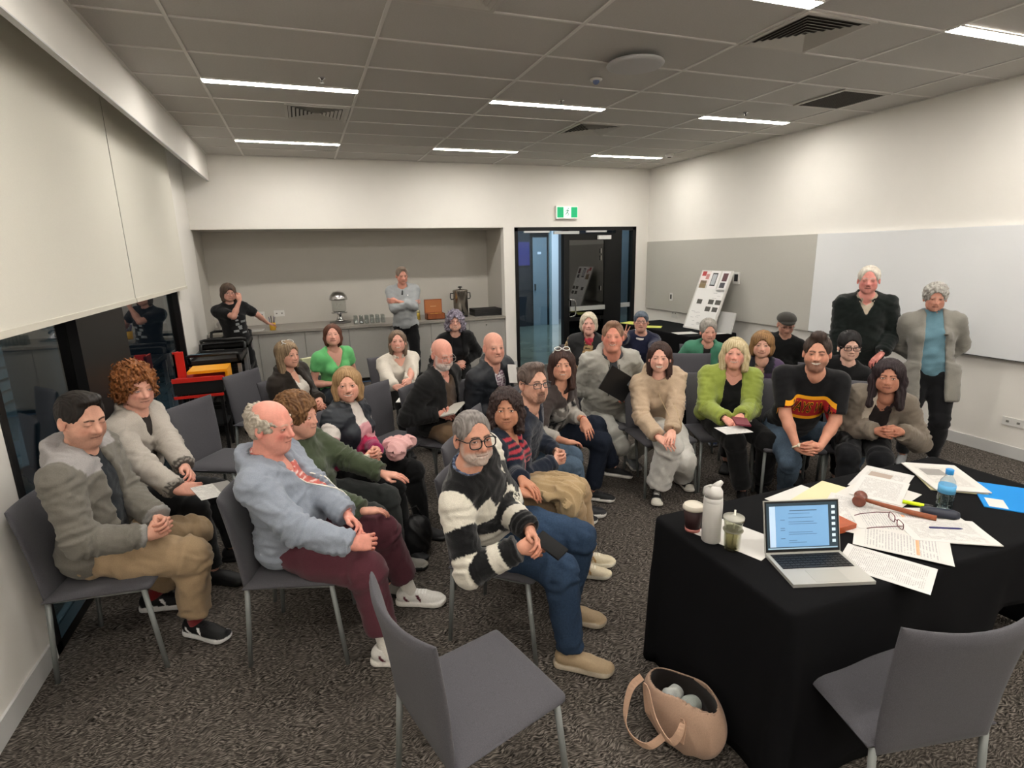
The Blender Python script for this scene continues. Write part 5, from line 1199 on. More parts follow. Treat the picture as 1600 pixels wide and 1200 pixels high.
rt = MB().box(-.225, .225, -.21, .21, .782, .80).box(-.225, .225, -.21, -.19, .80, .825).bevel(.004).obj('red_tray', M_red, r); MB().box(-.225, -.13, .0, .02, .80, 1.06).box(-.225, -.205, .0, .20, .80, 1.04).bevel(.004).obj('red_panel', M_red, r); boxo('red_lip', -.225, .215, -.225, -.205, .625, .65, M_red, r, bev=.005)
yt = boxo('yellow_tray', -.10, .26, -.12, .22, .845, .872, M_yel, r, bev=.008); MB().box(.235, .262, -.1, .2, .72, .845).bevel(.004).obj('yellow_side', M_yel, r)
# display table in the right back corner
r = empty('table', (5.38, 7.2, 0), 0, 'folding table hidden under black cloth along the pinboard', 'table'); boxo('table_top', -.38, .38, -.9, .9, .715, .743, mat('table_board'), r)
for sx in (-1, 1):
    for sy in (-1, 1): MB().tube([(sx*.3, sy*.8, 0), (sx*.3, sy*.8, .715)], .014, 10).obj('leg', M_leg, r)
cloth(4.98, 5.80, 6.28, 8.14, TH, 'tablecloth', 'black cloth over the display table along the pinboard', lift=None)
sheet(5.15, 7.95, TZ, 20, 'lemon yellow flyers at the back corner of the display table', 'lemon', w=.3, h=.42, group='flyers on the display table'); sheet(5.12, 7.45, TZ, 50, 'lemon yellow flyer further forward on the display table', 'lemon', w=.25, h=.36, group='flyers on the display table')
sheet(5.15, 6.62, TZ, 80, 'white sheet on the near half of the display table', 'plain', w=.21, h=.32); sheet(5.55, 6.42, TZ, 85, 'white printed sheet at the near end of the display table', 'text', w=.25, h=.34)
pb = empty('poster_board', (5.50, 6.78, TZ+.004), 0, 'tall white poster board leaning back against the grey pinboard', 'poster board')
pb.rotation_euler = (0, math.radians(20), 0)
boxo('board', -.012, .012, -.33, .33, 0, .92, mat('board_white', 'cfcdc8', .6), pb, bev=.002)
def onb(name, y0, y1, z0, z1, col, d=0): return boxo(name, -.0135-d*.0015, -.0120-d*.0015, y0, y1, z0, z1, mat('print_'+col, col, .6), pb)
onb('print_sheet', -.30, .30, .02, .64, 'e6e5e3'); onb('kraft_card', .14, .28, .64, .76, '8e7a5c'); onb('print_sheet', .10, .31, .70, .90, 'e8dcda'); onb('print_sheet', -.10, .10, .63, .91, 'ebe8e8', 1); onb('print_sheet', -.30, -.13, .60, .91, 'e4e2e2')
onb('phone_picture', -.055, .055, .68, .88, '2e2e32', 2); onb('phone_screen', -.043, .043, .70, .86, 'b8bcc0', 3); onb('red_block', .20, .29, .83, .90, 'b84848', 1); onb('red_block', .12, .19, .78, .86, 'c58a86', 1)
for y, z in ((-.25, .44), (-.10, .44), (.15, .43), (-.23, .33), (-.08, .33)): onb('photo', y-.055, y+.055, z-.035, z+.035, '55534e', 1)
onb('photo', -.27, -.17, .76, .88, '5f3f44', 1); onb('photo', -.26, -.16, .66, .74, '4a4a50', 1)
lw = MB(); rr_ = random.Random(9)
for k in range(46):
    z = .05+rr_.random()*.55; y = rr_.uniform(-.28, .18); 
    if .28 < z < .49: continue
    lw.box(-.0150, -.0137, y, y+rr_.uniform(.05, .1), z, z+.004)
tag(lw.obj('print_lines', mat('print_grey', '9a9a9e', .6), pb), kind='stuff')
o = boxo('leaning_board', -.008, .008, -.16, .16, 0, .30, mat('board_pale', 'bdbdbb', .5), None, bev=.002); o.location = (5.62, 6.36, TZ+.004); o.rotation_euler = (0, math.radians(14), 0); tag(o, 'small pale grey board leaning beside the tall poster board', 'board')
# things on the worktop
CZ = .9085; M_cr = mat('chrome'); M_gl = glass_mat('drinking_glass', 'f4f6f5', .10)
r = empty('drink_dispenser', (.50, 9.40, CZ), 0, 'glass drink dispenser with a chrome dome lid and chrome foot', 'dispenser')
MB().lathe([(.17, 0), (.17, .015), (.03, .03)], 32).obj('tray', mat('steel_dark', '6d6c69', .35, metal=.6), r); MB().lathe([(.085, .03), (.06, .05), (.03, .12), (.045, .16)], 28).obj('foot', M_cr, r); MB().lathe([(.125, .16), (.125, .175)], 28).obj('collar', M_cr, r)
MB().lathe([(.085, .175), (.11, .20), (.11, .36), (.105, .37)], 32).obj('glass_tank', M_gl, r); MB().lathe([(.142, .37), (.145, .385), (.13, .44), (.08, .49), (.01, .505)], 32).obj('dome_lid', M_cr, r); MB().tube([(0, -.05, .13), (0, -.13, .13), (0, -.14, .11)], .014, 10).obj('tap', mat('tap_black', '1b1b1b', .4), r)
g0 = None
for j in range(2):
    for i in range(6):
        r = empty('drinking_glass', (.72+.085*i, 9.05+.10*j, CZ), 0, 'upturned drinking glass in the %s row, %s from the dispenser' % (('front', 'rear')[j], ('first', 'second', 'third', 'fourth', 'fifth', 'last')[i]), 'glass', 'drinking glasses in rows on the worktop')
        if g0 is None: g0 = MB().lathe([(.034, 0), (.029, .125), (.027, .128), (.026, .12), (.031, .004)], 20).obj('glass_wall', M_gl, r)
        else: o = g0.copy(); COL.objects.link(o); o.parent = r
r = empty('tea_box', (2.0, 9.08, CZ), 0, 'open wooden tea box with lettering inside the lid', 'box'); M_tb = mat('tea_wood', '8a4a26', .45, noise=(30, .1))
MB().box(-.15, .15, -.1, .1, 0, .01).box(-.15, -.14, -.1, .1, 0, .10).box(.14, .15, -.1, .1, 0, .10).box(-.15, .15, -.1, -.09, 0, .10).box(-.15, .15, .09, .1, 0, .10).box(-.004, .004, -.1, .1, 0, .09).obj('box_body', M_tb, r); ld = boxo('box_lid', -.15, .15, .10, .115, .09, .32, M_tb, r, bev=.003); boxo('lid_lining', -.135, .135, .0985, .0998, .105, .305, mat('tea_inner', 'a8683c', .5), r)
boxo('gold_lettering', -.05, .05, .0968, .0984, .20, .207, mat('gold_ink', 'd9b98a', .5), r)
for k, c_ in enumerate(('7a2a22', 'd8b040', 'efd04a', 'b8862e')): boxo('sachets', -.13+.07*k, -.07+.07*k, -.08, .085, .012, .088, mat('sachet_'+c_, c_, .6), r)
r = empty('hot_water_urn', (2.48, 9.18, CZ), 0, 'tall stainless steel hot water urn with a black lid knob', 'urn'); M_ss = mat('stainless', 'a09a92', .22, metal=.9)
MB().lathe([(.12, 0), (.12, .04)], 32).obj('urn_base', mat('tap_black'), r); MB().lathe([(.125, .04), (.125, .42), (.13, .43)], 40).obj('urn_body', M_ss, r); MB().lathe([(.135, .43), (.12, .455), (.03, .47)], 32).obj('urn_lid', M_ss, r); MB().lathe([(.012, .468), (.012, .485), (.04, .49), (.035, .51), (.01, .515)], 20).obj('knob', mat('tap_black'), r)
for sx in (-1, 1): MB().tube([(sx*.125, 0, .40), (sx*.17, 0, .40), (sx*.175, 0, .33), (sx*.165, 0, .30), (sx*.125, 0, .30)], .010, 8).obj('side_handle', mat('tap_black'), r)
MB().tube([(0, -.12, .09), (0, -.17, .09), (0, -.175, .06)], .014, 10).obj('tap', mat('tap_black'), r)
r = empty('black_case', (2.93, 9.22, CZ), 0, 'flat black padded case at the right end of the worktop', 'case'); MB().box(-.24, .24, -.18, .18, 0, .055).bevel(.008).obj('case_bottom', M_bp, r); MB().box(-.24, .24, -.18, .18, .058, .115).bevel(.014).obj('case_top', mat('case_soft', '1d1b1b', .7, bump=(30, .01)), r)
r = empty('yellow_canister', (1.72, 9.15, CZ), 0, 'gold coloured tin beside the wooden tea box', 'tin'); MB().lathe([(.045, 0), (.045, .11), (.042, .115)], 24).obj('tin_body', mat('gold_tin', 'c8ac4a', .35, metal=.4), r); MB().lathe([(.047, .115), (.047, .145), (.04, .15)], 24).obj('tin_lid', mat('tin_lid', 'a9a47c', .3, metal=.4), r)
r = empty('pen_cup', (-.50, 8.98, CZ), 0, 'yellow cup holding several dark pens on the worktop', 'cup'); MB().lathe([(.04, 0), (.046, .11), (.042, .11), (.036, .01)], 20).obj('cup_body', mat('cup_yellow', 'd9a834', .5), r)
for k in range(7):
    a = k*.9; MB().tube([(.01*math.cos(a), .01*math.sin(a), .02), (.045*math.cos(a), .045*math.sin(a), .19+.01*(k % 3))], .005, 6).obj('pen', mat('pen_%d' % (k % 3), ('2a2140', '3c2c6c', '222222')[k % 3], .4), r)
r = empty('desk_phone', (-1.10, 9.15, CZ), .3, 'white desk phone at the left end of the worktop', 'phone'); MB().box(-.11, .11, -.10, .10, 0, .04).bevel(.008).obj('phone_base', mat('phone_white', 'd8d6d2', .4), r); MB().tube([(-.08, -.09, .06), (-.085, -.03, .075), (-.085, .03, .075), (-.08, .09, .06)], [.022, .014, .014, .022], 12).obj('handset', mat('phone_white'), r); boxo('keypad', 0, .09, -.07, .06, .04, .045, mat('display_dark'), r)
r = empty('tissue_box', (-1.18, 9.45, CZ), 0, 'white crumpled bag behind the desk phone', 'bag'); V, F = mesh_sdf(lambda P: ell(P, (0, 0, .08), (.12, .09, .10))+.018*fnoise(P, 20, 2), (-.2, -.16, -.02), (.2, .16, .24), .012); V[:, 2] = np.maximum(V[:, 2], 0); link('paper_bag', np_mesh('paper_bag', V, F, np.tile(pal('c9c7c4'), (len(V), 1))), M_shiny, r)
sheet(-.78, 9.05, CZ, 85, 'white papers on the worktop beside the pen cup', 'text', th=.01)
sheet(2.38, 8.99, CZ, 85, 'white folded card standing near the urn', 'plain', w=.1, h=.14, th=.006)
# ------------------------------------------------------------------ the audience
def band(s, sd, t, w, col, name='bracelet', rr=.030, face=None):
    S, E, W = s.arms[sd][:3]; a = E+(W-E)*t; u = nrm(W-E); b = MB(); k = (.95 if not s.fem else .86)*s.s
    b.tube([tuple(a-u*w/2), tuple(a+u*w/2)], rr*k, 20); o = b.obj(name, mat('band_'+col, col, .4), s.root)
    if face:
        n = nrm(V3(0, 0, 1)-u*u[2]); c = a+n*rr*k; M = Matrix([list(u)+[0], list(np.cross(n, u))+[0], list(n)+[0], [0, 0, 0, 1]]).transposed(); M.translation = Vector(c)
        MB().lathe([(.015, -.004), (.016, .004), (.013, .006)], 18, M=M).obj('dial', mat('dial_'+face, face, .3), o)
    return o
def project(s, pts2, off=.002):
    """drop points given as (left, up) in the trunk frame onto the front of the garment made last"""
    from mathutils.bvhtree import BVHTree
    if getattr(s, 'bvh_of', None) is not s.last: 
        V, N, Q, F = s.last; s.bvh = BVHTree.FromPolygons([tuple(map(float, v)) for v in V], F.tolist()); s.bvh_of = s.last
    out = []; d = s.T@V3(-1, 0, 0); last = s.H0+s.T@V3(.13, 0, .2)
    for y, z in pts2:
        o = s.H0+s.T@V3(.5, y, z); h = s.bvh.ray_cast(Vector(o), Vector(d), 1.0)
        if h[0] is not None: last = np.array(h[0], f32)-d*off
        else: last = o+d*float((last-o)@d)
        out.append(tuple(last))
    return out
def patch(s, name, y0, y1, z0, z1, col, off=.002, n=24, m=12, skew=0, parent=None):
    P = project(s, [(y0+(y1-y0)*i/n, z0+(z1-z0)*j/m+skew*(y0+(y1-y0)*i/n)) for i in range(n+1) for j in range(m+1)], off); b = MB(); v = [b.b.verts.new(p) for p in P]
    for i in range(n):
        for j in range(m): b.b.faces.new([v[i*(m+1)+j], v[(i+1)*(m+1)+j], v[(i+1)*(m+1)+j+1], v[i*(m+1)+j+1]])
    return b.obj(name, mat('print_'+col, col, .8), parent or s.root, smooth=True)
def letters(s, txt, size, y, z, col, off=.0035, skew=0, parent=None, bold=0.0, name='lettering', sx=1.0, fit=None):
    me = text_mesh(txt, size, 0.0, bold=bold); bm = bmesh.new(); bm.from_mesh(me); bmesh.ops.triangulate(bm, faces=bm.faces)
    for _ in range(2): bmesh.ops.subdivide_edges(bm, edges=[e for e in bm.edges if e.calc_length() > .010], cuts=1); bmesh.ops.triangulate(bm, faces=bm.faces)
    wt = max(v.co.x for v in bm.verts)-min(v.co.x for v in bm.verts); sx = sx if sx < .7 else sx; k_ = fit/wt if fit else sx
    P = project(s, [(y+v.co.x*k_, z+v.co.y) for v in bm.verts], off)
    for v, p in zip(bm.verts, P): v.co = p
    me2 = bpy.data.meshes.new(name); bm.to_mesh(me2); bm.free(); return link(name, me2, mat('print_'+col, col, .8), parent or s.root)
def line(s, name, pts, r, col, off=.003, m=None, parent=None):
    return MB().tube(project(s, pts, off), r, 6).obj(name, m or mat('cord_'+col, col, .7), parent or s.root)
def held(s, name, label, cat, loc, R, build, group=None):
    """a thing held by a person: top-level, placed in the world from person-local numbers"""
    o = empty(name, (0, 0, 0), 0, label, cat, group); p = s.loc_w(loc); Rz = Matrix.Rotation(s.az, 4, 'Z')
    o.matrix_world = Matrix.Translation(p) @ Rz @ Matrix(np.array(R, float).tolist()).to_4x4(); build(o); return o
Person.loc_w = lambda s, p: Vector((s.pos[0]+p[0]*s.ca-p[1]*s.sa, s.pos[1]+p[0]*s.sa+p[1]*s.ca, p[2]))
def bands(zs, cols):
    def f(x): 
        c = np.tile(pal(cols[0]), (len(x), 1))
        for z, cc in zip(zs, cols[1:]): c = np.where((x < z)[:, None], pal(cc), c)
        return c
    return f
def headshades(s, z=.085, x=.045):
    b = MB(); X = lambda p: tuple(s.RH@(V3(*p)*s.hs)+s.hd)
    for y in (-1, 1): b.tube([X((x+.022*math.cos(a)-.01, y*.032+.024*math.sin(a)*1.05, z+.045-.014*math.cos(a))) for a in [k*math.pi/8 for k in range(16)]], .004, 6, closed=True); b.tube([X((x+.0, y*.056, z+.04)), X((x-.06, y*.086, z-.02)), X((-.03, y*.090, .01))], .0028, 6)
    b.tube([X((x+.008, -.01, z+.042)), X((x+.008, .01, z+.042))], .003, 6); b.obj('sunglasses', mat('shades_rim', 'c9c7c2', .25), s.root)
BK = '121214'
# --- front row, left block
def a_col(c): 
    Q, Z = c['Q'], c['Z']; hood = (np.sqrt(Q[:, 0]**2+Q[:, 1]**2) < .175)&(Q[:, 2] > Z-.075+.0*Q[:, 0])&(c['ta'] < .05) | (Q[:, 0] < -.135)&(Q[:, 2] > Z-.16)&(np.abs(Q[:, 1]) < .11)
    cc = np.where(hood[:, None], pal('a19d9c'), pal('736f66')); t = c['ta']; return np.where(((t > 1.86)&c['onarm'])[:, None], pal('8f8d8a'), cc)
chair(-1.03, 3.045, -8, 'chair of the man in the olive jacket, nearest the left wall')
Person('man with cropped black hair in olive hooded jacket and khaki trousers, eyes closed', (-1.09, 3.06), -8, (-1.015, 2.967, 1.260), lod=0, hyaw=-32, hpitch=-12, w=1.07, belly=.25, ffat=.55, skin='d39c84', red='bb6654', redamt=.35, eye=.03, smile=.0, lip='a8625a', brow=('241a18', .9), beard=('3b2a26', .28, 'stub'), gaze=0, hair=dict(t=.006, col='15110f', col2='241d1a', top=.088, side=.004, quiff=.15, low=-.05), hw=1.06,
  top=dict(name='shirt', col='24292f', e=.008), outer=dict(name='jacket', label='olive jacket with a light grey hood', col=a_col, e=.026, open=(.045, .055, -.01), collar='hood', cuff=1, fold=1.35, hem=-.11), legs=dict(col='b8996f', fold=1.7, e=.014, wide=.014, th=1.12, hemz=.09), shoe=dict(col='131315', accent='e8e8e8', solecol='dedede', laces='1f1f21', sock='7a1f22'), hc=(-0.739, 2.883, 0.700), hands='inter', feet=((-0.988, 3.349, 0.090, -8), (-0.722, 2.996, 0.090, -38)))
chair(-1.12, 3.78, -18, 'chair of the curly haired youth beside the dark window')
b_ = Person('youth with big curly ginger hair and beige bomber jacket', (-1.10, 3.80), -20, (-0.977, 3.699, 1.240), lod=0, hyaw=-32, hpitch=-6, w=.93, skin='e0a48e', red='cc6a5c', redamt=.4, smile=.0, eye=.35, lip='bb6a62', brow=('9c6a44', .5), iris='6f8290', hair=dict(t=.026, curl=.028, col='9a6236', col2='6b3f20', top=.062, face=.060, side=-.045, low=-.07, bump=.01, L=.06, flare=.022, th=.034),
  top=dict(name='shirt', col='2b2523', e=.008), outer=dict(name='jacket', col=lambda c: np.where(((c['ta'] > 1.87)&c['onarm'])[:, None], np.where((np.sin(c['ta']*190) > 0)[:, None], pal('a8a298'), pal('55514c')), pal('b8b0a5')), e=.024, open=(.035, .02, -.01), collar='lapel', cuff=1, hem=.0, fold=1.2), legs=dict(col=BK), shoe=dict(col=BK), hc=(-0.640, 3.273, 0.700), hands='lap', feet=None)
o = sheet(*(-0.565, 3.175, 0.735), -25, 'folded printed leaflet held by the curly haired youth', 'news', w=.14, h=.20, th=.002, name='leaflet', cat='leaflet'); o.rotation_euler = (math.radians(-8), math.radians(14), math.radians(-60))
def drawcords(s, col='e6e2d8', z0=.93, L=.22, y=.035, r=.0032):
    Z = s.Ls
    for k, sd in enumerate((1, -1)): line(s, 'drawstring', [(sd*(y-.012*t), Z*z0-.05-L*t*(1-.12*k)) for t in [i/8 for i in range(9)]], r, col, off=.004)
def c_after(s): drawcords(s); band(s, -1, .93, .022, 'b8b9ba', 'wrist_watch', .033, 'd8d8d6')
chair(-.14, 2.76, -19, 'chair of the balding man in the grey hoodie')
Person('elderly man with wispy white hair around a bald crown, grey hoodie and maroon trousers', (-.19, 2.78), -19, (-0.209, 2.734, 1.185), lod=0, hyaw=-14, hpitch=-4, w=1.08, belly=.9, ffat=.6, age=1.0, skin='dc9482', red='cf6358', redamt=.75, smile=-.1, eye=.3, lip='b8655c', brow=('c4b5a2', .5), hair=dict(t=.013, maxz=.070, col='bdb4a6', col2='958b7e', top=.088, face=.070, fd=.104, side=-.006, low=-.085, amp=.003, curl=.010), hw=1.04, neckw=1.15,
  top=dict(name='polo_shirt', label='coral striped polo shirt', col=lambda c: np.where((np.sin(c['Q'][:, 2]*300) > .82)[:, None], pal('f0d8d0'), pal('cf6a61')), e=.010, collar='shirt', v=.07), outer=dict(name='hoodie', col=lambda c: np.where(((c['Q'][:, 2] > c['Z']-.02)&(c['Q'][:, 0]**2+c['Q'][:, 1]**2 < .0068))[:, None], pal('5f666f'), pal('8f98a6')), e=.026, v=.20, vw=.014, neck=.078, collar='hood', cuff=1, hem=-.11, fold=1.3), legs=dict(col='66303d', e=.015, wide=.012, fold=1.2, th=1.12, hemz=.13), shoe=dict(col='dedcd6', accent='5a2430', solecol='e6e2da', laces='f0f0ec', sock='e2ded6'), hc=(0.178, 2.394, 0.690), hands='lap', after=c_after, feet=((0.389, 2.832, 0.090, -22), (0.198, 2.400, 0.090, -24)))
chair(-.04, 3.26, -24, 'chair of the woman in the dark green jumper')
Person('elderly woman with brown set hair in a dark green jumper behind the grey hoodie man', (-.10, 3.27), -22, (-0.098, 3.180, 1.095), lod=0, hyaw=-8, hpitch=2, fem=1, w=1.05, belly=.5, ffat=.5, age=.9, skin='dda18a', red='cc7264', smile=.35, eye=.25, lip='b8675f', brow=('8a6a52', .4), hair=dict(t=.024, col='543822', col2='7a5838', top=.055, bump=.018, side=-.028, low=-.055, amp=.003, curl=.006),
  top=dict(name='jumper', col='444f38', e=.024, cuff=1, m=M_knit, fold=1.3, collar='rib'), legs=dict(col='3c403f', e=.012), shoe=dict(col='8f8c86'), hands={1: ((0.399, 3.049, 0.670), (.9, -.45, -.1), (0, 0, -1), .3), -1: ((0.177, 2.740, 0.660), (.8, .2, -.2), (0, 0, -1), .4)}, feet=None)
chair(.20, 3.76, -42, 'chair of the woman in the padded vest and pink jumper')
def e_after(s):
    band(s, -1, .97, .085, 'd8d0c0', 'wrist_bandage', .036); V, F = mesh_sdf(lambda P: smin(ell(P, (0, 0, 0), (.11, .08, .045)), ell(P, (-.04, -.08, -.03), (.06, .07, .06)), .03)+.026*(np.abs(fnoise(P, 22, 2))-.45), (-.18, -.2, -.13), (.16, .16, .1), .007)
    r = empty('scarf', tuple(s.loc_w((.34, .12, .70))), 0, 'pale pink bundled scarf on the lap of the woman in the vest', 'scarf'); link('scarf_cloth', np_mesh('scarf_cloth', V, F, np.tile(pal('d9a9a6'), (len(V), 1))), M_cloth, r)
ecol = lambda c: np.where(c['onarm'][:, None], bands((99, 1.75, 1.30, .85, .45), ('a01d58',)*2+('cf2560', 'dd9ca3', 'dfd6cf'))(c['ta']), bands((.36, .50, .72), ('x',)*0+('dfd6cf',)*1+('a01d58', 'a01d58', 'a01d58'))(c['Q'][:, 2]/c['Z']))
def ecol(c):
    t = c['ta']; z = c['Q'][:, 2]/c['Z']; P4 = [pal(x) for x in ('dfd6cf', 'dd9ca3', 'cf2560', '9c1f58')]
    ka = np.digitize(t, [.42, .85, 1.30]); kz = 3-np.digitize(z, [.40, .53, .73]); k = np.where(c['onarm'], ka, kz); return np.array(P4)[k]
Person('smiling woman with a blonde fringe bob, dark padded vest and pink banded jumper', (.17, 3.77), -40, (0.203, 3.696, 1.130), lod=0, hyaw=-53, hpitch=8, fem=1, w=.96, age=.6, skin='dba088', smile=.9, mouth=.35, eye=.35, lip='b8585a', brow=('8a6848', .5), hair=dict(t=.012, L=.115, flare=.012, col='b08f68', col2='8a6c4a', top=.062, face=.056, th=.026, amp=.0018),
  top=dict(name='jumper', label='jumper in white, pale pink, hot pink and magenta bands', col=ecol, e=.014, m=M_knit, collar='turtle', cuff=1), outer=dict(name='vest', label='dark padded sleeveless vest', col='2b3038', e=.030, sleeve=0, open=(.045, .085, 0), collar='stand', hem=.02, m=M_shiny), legs=dict(col=BK), shoe=dict(col='2a2a2c'), hc=(0.336, 3.389, 0.720), hands='inter', after=e_after, feet=None)
chair(.846, 2.44, -43, 'chair of the bearded man in the black and white striped jumper')
def ncol(c):
    t = c['ta']+.05*np.sin(c['P'][:, 0]*9); z = c['Q'][:, 2]/c['Z']-.5*np.maximum(np.abs(c['Q'][:, 1])-.09, 0)*0
    z = z+.9*np.maximum(c['Q'][:, 0]*0, 0); ka = np.digitize(t, [.34, .78, 1.12, 1.52, 1.74]) % 2; kz = np.digitize(z-.55*np.maximum(.10-np.abs(c['Q'][:, 1]), 0)*(-1)*(z > .7)*1.0, [.07, .25, .42, .58, .80]); kz = (kz % 2)
    w = np.where(c['onarm'], ka == 0, kz == 0); yoke = (np.abs(c['Q'][:, 1]) < .085)&(z > .66); w = w & ~yoke; return np.where(w[:, None], pal('d8d2c2'), pal('131315'))
def n_after(s):
    s2 = s; Z = s.Ls; 
    for k in range(2):
        pts = [(-.03+.10*t+.012*math.sin(t*26+k), Z*(.52-.07*k)+.014*math.cos(t*26+k)) for t in [i/40 for i in range(41)]]
        line(s, 'script_lettering', pts, .0022, 'e2ddcf', off=.003)
    band(s, 1, .95, .030, '4a2f20', 'wrist_strap', .034)
    o = boxo('mobile_phone', -.036, .036, -.072, .072, -.005, .005, mat('phone_black', '0d0d0f', .2), None, bev=.004); o.location = s.loc_w(tuple(s.loc(PHN))); o.rotation_euler = (.35, -.25, s.az+1.2); tag(o, 'black mobile phone held by the man in the striped jumper', 'phone')
PHN = (0.897, 1.998, 0.700)
Person('grey bearded man in heavy glasses, black and white striped jumper and jeans', (.79, 2.50), -43, (0.653, 2.298, 1.140), lod=0, hyaw=-39, hpitch=5, w=1.08, belly=.7, age=.85, skin='c98f75', red='b8604e', redamt=.4, smile=.1, eye=.5, lip='9a5a50', brow=('3a302c', .95), beard=('b5b0a8', .80, 'full', .004), glasses=('0c0c0d', 'avi', .0030), iris='3a2c22', gaze=-.15, gazeup=.1, hair=dict(t=.005, col='625c58', col2='8a8480', top=.080, side=-.005, low=-.055), hw=1.02,
  top=dict(name='shirt', label='blue checked shirt collar', col=lambda c: np.where(((np.sin(c['Q'][:, 1]*240) > .2)^(np.sin(c['Q'][:, 2]*260) > .2))[:, None], pal('2f3a55'), pal('6f7f9c')), e=.010, sleeve=.3, collar='shirt', neck=.060), outer=dict(name='jumper', label='jumper with wide black and white bands', col=ncol, e=.024, m=M_knit, cuff=1, hem=-.05, fold=1.0, res=.82, neck=.074), pole={-1: (-1, -.35, -.45), 1: (-.8, .5, -.5)}, legs=dict(th=1.12, col=lambda c: pal('2b425e')*(1+.35*np.exp(-((c['tt']-.6)/.35)**2))[:, None], m=M_denim, fold=1.2, wide=.012), shoe=dict(col='a48f72', solecol='b9ad9a', k=1.0), hc=(0.863, 2.024, 0.700), hands='lap', after=lambda s: n_after(s), feet=((1.163, 2.360, 0.090, -35), (1.018, 2.037, 0.090, -38)))
chair(.98, 2.88, -40, 'chair of the woman in the red striped navy jumper')
def ocol(c):
    z = c['Q'][:, 2]; m = (~c['onarm'])&(z > .17)&(z < .37)&(np.sin(z*2*math.pi/.034) > .05) | c['onarm']&(c['ta'] < 1.0)&(c['ta'] > .35)&(np.sin(c['ta']*2*math.pi/.13) > .05); return np.where(m[:, None], pal('b52c3d'), pal('1b2333'))
def o_after(s):
    V, F = mesh_sdf(lambda P: smin(ell(P, (0, 0, 0), (.17, .17, .045)), ell(P, (.10, -.05, -.06), (.06, .14, .09)), .04)+.034*(np.abs(fnoise(P*V3(.6, 2.0, 1), 13, 2))-.45), (-.29, -.29, -.28), (.29, .29, .12), .008)
    r = empty('folded_coat', tuple(s.loc_w((.33, -.02, .625))), s.az, 'tan coat folded over the lap of the woman in the striped jumper', 'coat'); link('coat_cloth', np_mesh('coat_cloth', V, F, np.tile(pal('a38c6a'), (len(V), 1))), M_cloth, r); band(s, -1, .97, .008, 'b8402e')
Person('woman with wavy dark hair, navy jumper with red stripes, tan coat on lap', (1.00, 2.93), -38, (1.023, 2.886, 1.075), lod=0, hyaw=-72, hpitch=8, fem=1, w=.98, ffat=.3, skin='bd8263', red='b0604c', redamt=.25, smile=.35, lip='a8483f', brow=('1c1412', .9), eye=.75, liner=.9, hair=dict(t=.018, L=.150, flare=.020, col='241a19', col2='3a2a27', top=.066, part=-.5, face=.056, curl=.006, th=.030, ex=.01),
  top=dict(name='jumper', label='navy jumper with red stripes across the body', col=ocol, e=.018, m=M_knit, cuff=1, v=.07), legs=dict(col='b59468', wide=.02), shoe=dict(col='d8cdb2', accent='b08a58', solecol='e2dccb', laces='efe9da', sock='2f6a5c'), hc=(1.033, 2.493, 0.730), hands='flat', after=o_after, feet=((1.484, 2.767, 0.120, -25), (1.420, 2.704, 0.090, -30)))
chair(1.22, 3.36, -30, 'chair of the man with glasses in the navy jumper')
Person('man with short dark hair, glasses and goatee in a plain navy jumper and pale jeans', (1.24, 3.40), -27, (1.285, 3.101, 1.160), lod=0, hyaw=-53, hpitch=4, w=1.10, belly=.5, ffat=.5, skin='d09c84', red='bb6a58', redamt=.3, smile=.05, eye=.55, lip='a8645a', brow=('2a1e1c', .8), beard=('3b2a26', .75, 'goatee', .003), glasses=('1c2430', 'rect', .0024), hair=dict(t=.007, col='4a3d38', col2='6a5b54', top=.078, side=.01, low=-.05, quiff=.3), hw=1.05, neckw=1.1,
  top=dict(name='jumper', col='232a39', e=.020, m=M_knit, cuff=1, v=.085, fold=1.2), pr=lambda s: line(s, 'chest_logo', [(.055, s.Ls*.66), (.062, s.Ls*.66+.008), (.070, s.Ls*.66+.002)], .003, 'e8e8ee'), legs=dict(col='546c84', m=M_denim), shoe=dict(col='2c2c2f', solecol='d9d6d0', laces='3c3c40'), hc=(1.466, 3.033, 0.660), hands='inter', feet=((1.772, 3.413, 0.090, -20), (1.659, 3.347, 0.090, -25)))
chair(1.70, 3.84, -50, 'chair of the woman in the patterned brown jumper')
def qcol(c):
    P = c['P']; n = fnoise(P, 22, 3); z = c['Q'][:, 2]/c['Z']; m = (~c['onarm'])&(c['Q'][:, 0] > .02)&(c['Q'][:, 1] < .12)&(z < .74)&(c['Q'][:, 1] > -.17)
    k = np.where((n > .15)[:, None], pal('a7a39c'), np.where((n < -.28)[:, None], pal('16161a'), pal('6d6863'))); cc = np.where(m[:, None], k, pal('423937')); return np.where((c['onarm']&(c['ta'] > 1.05))[:, None], pal('a9a39b'), cc)
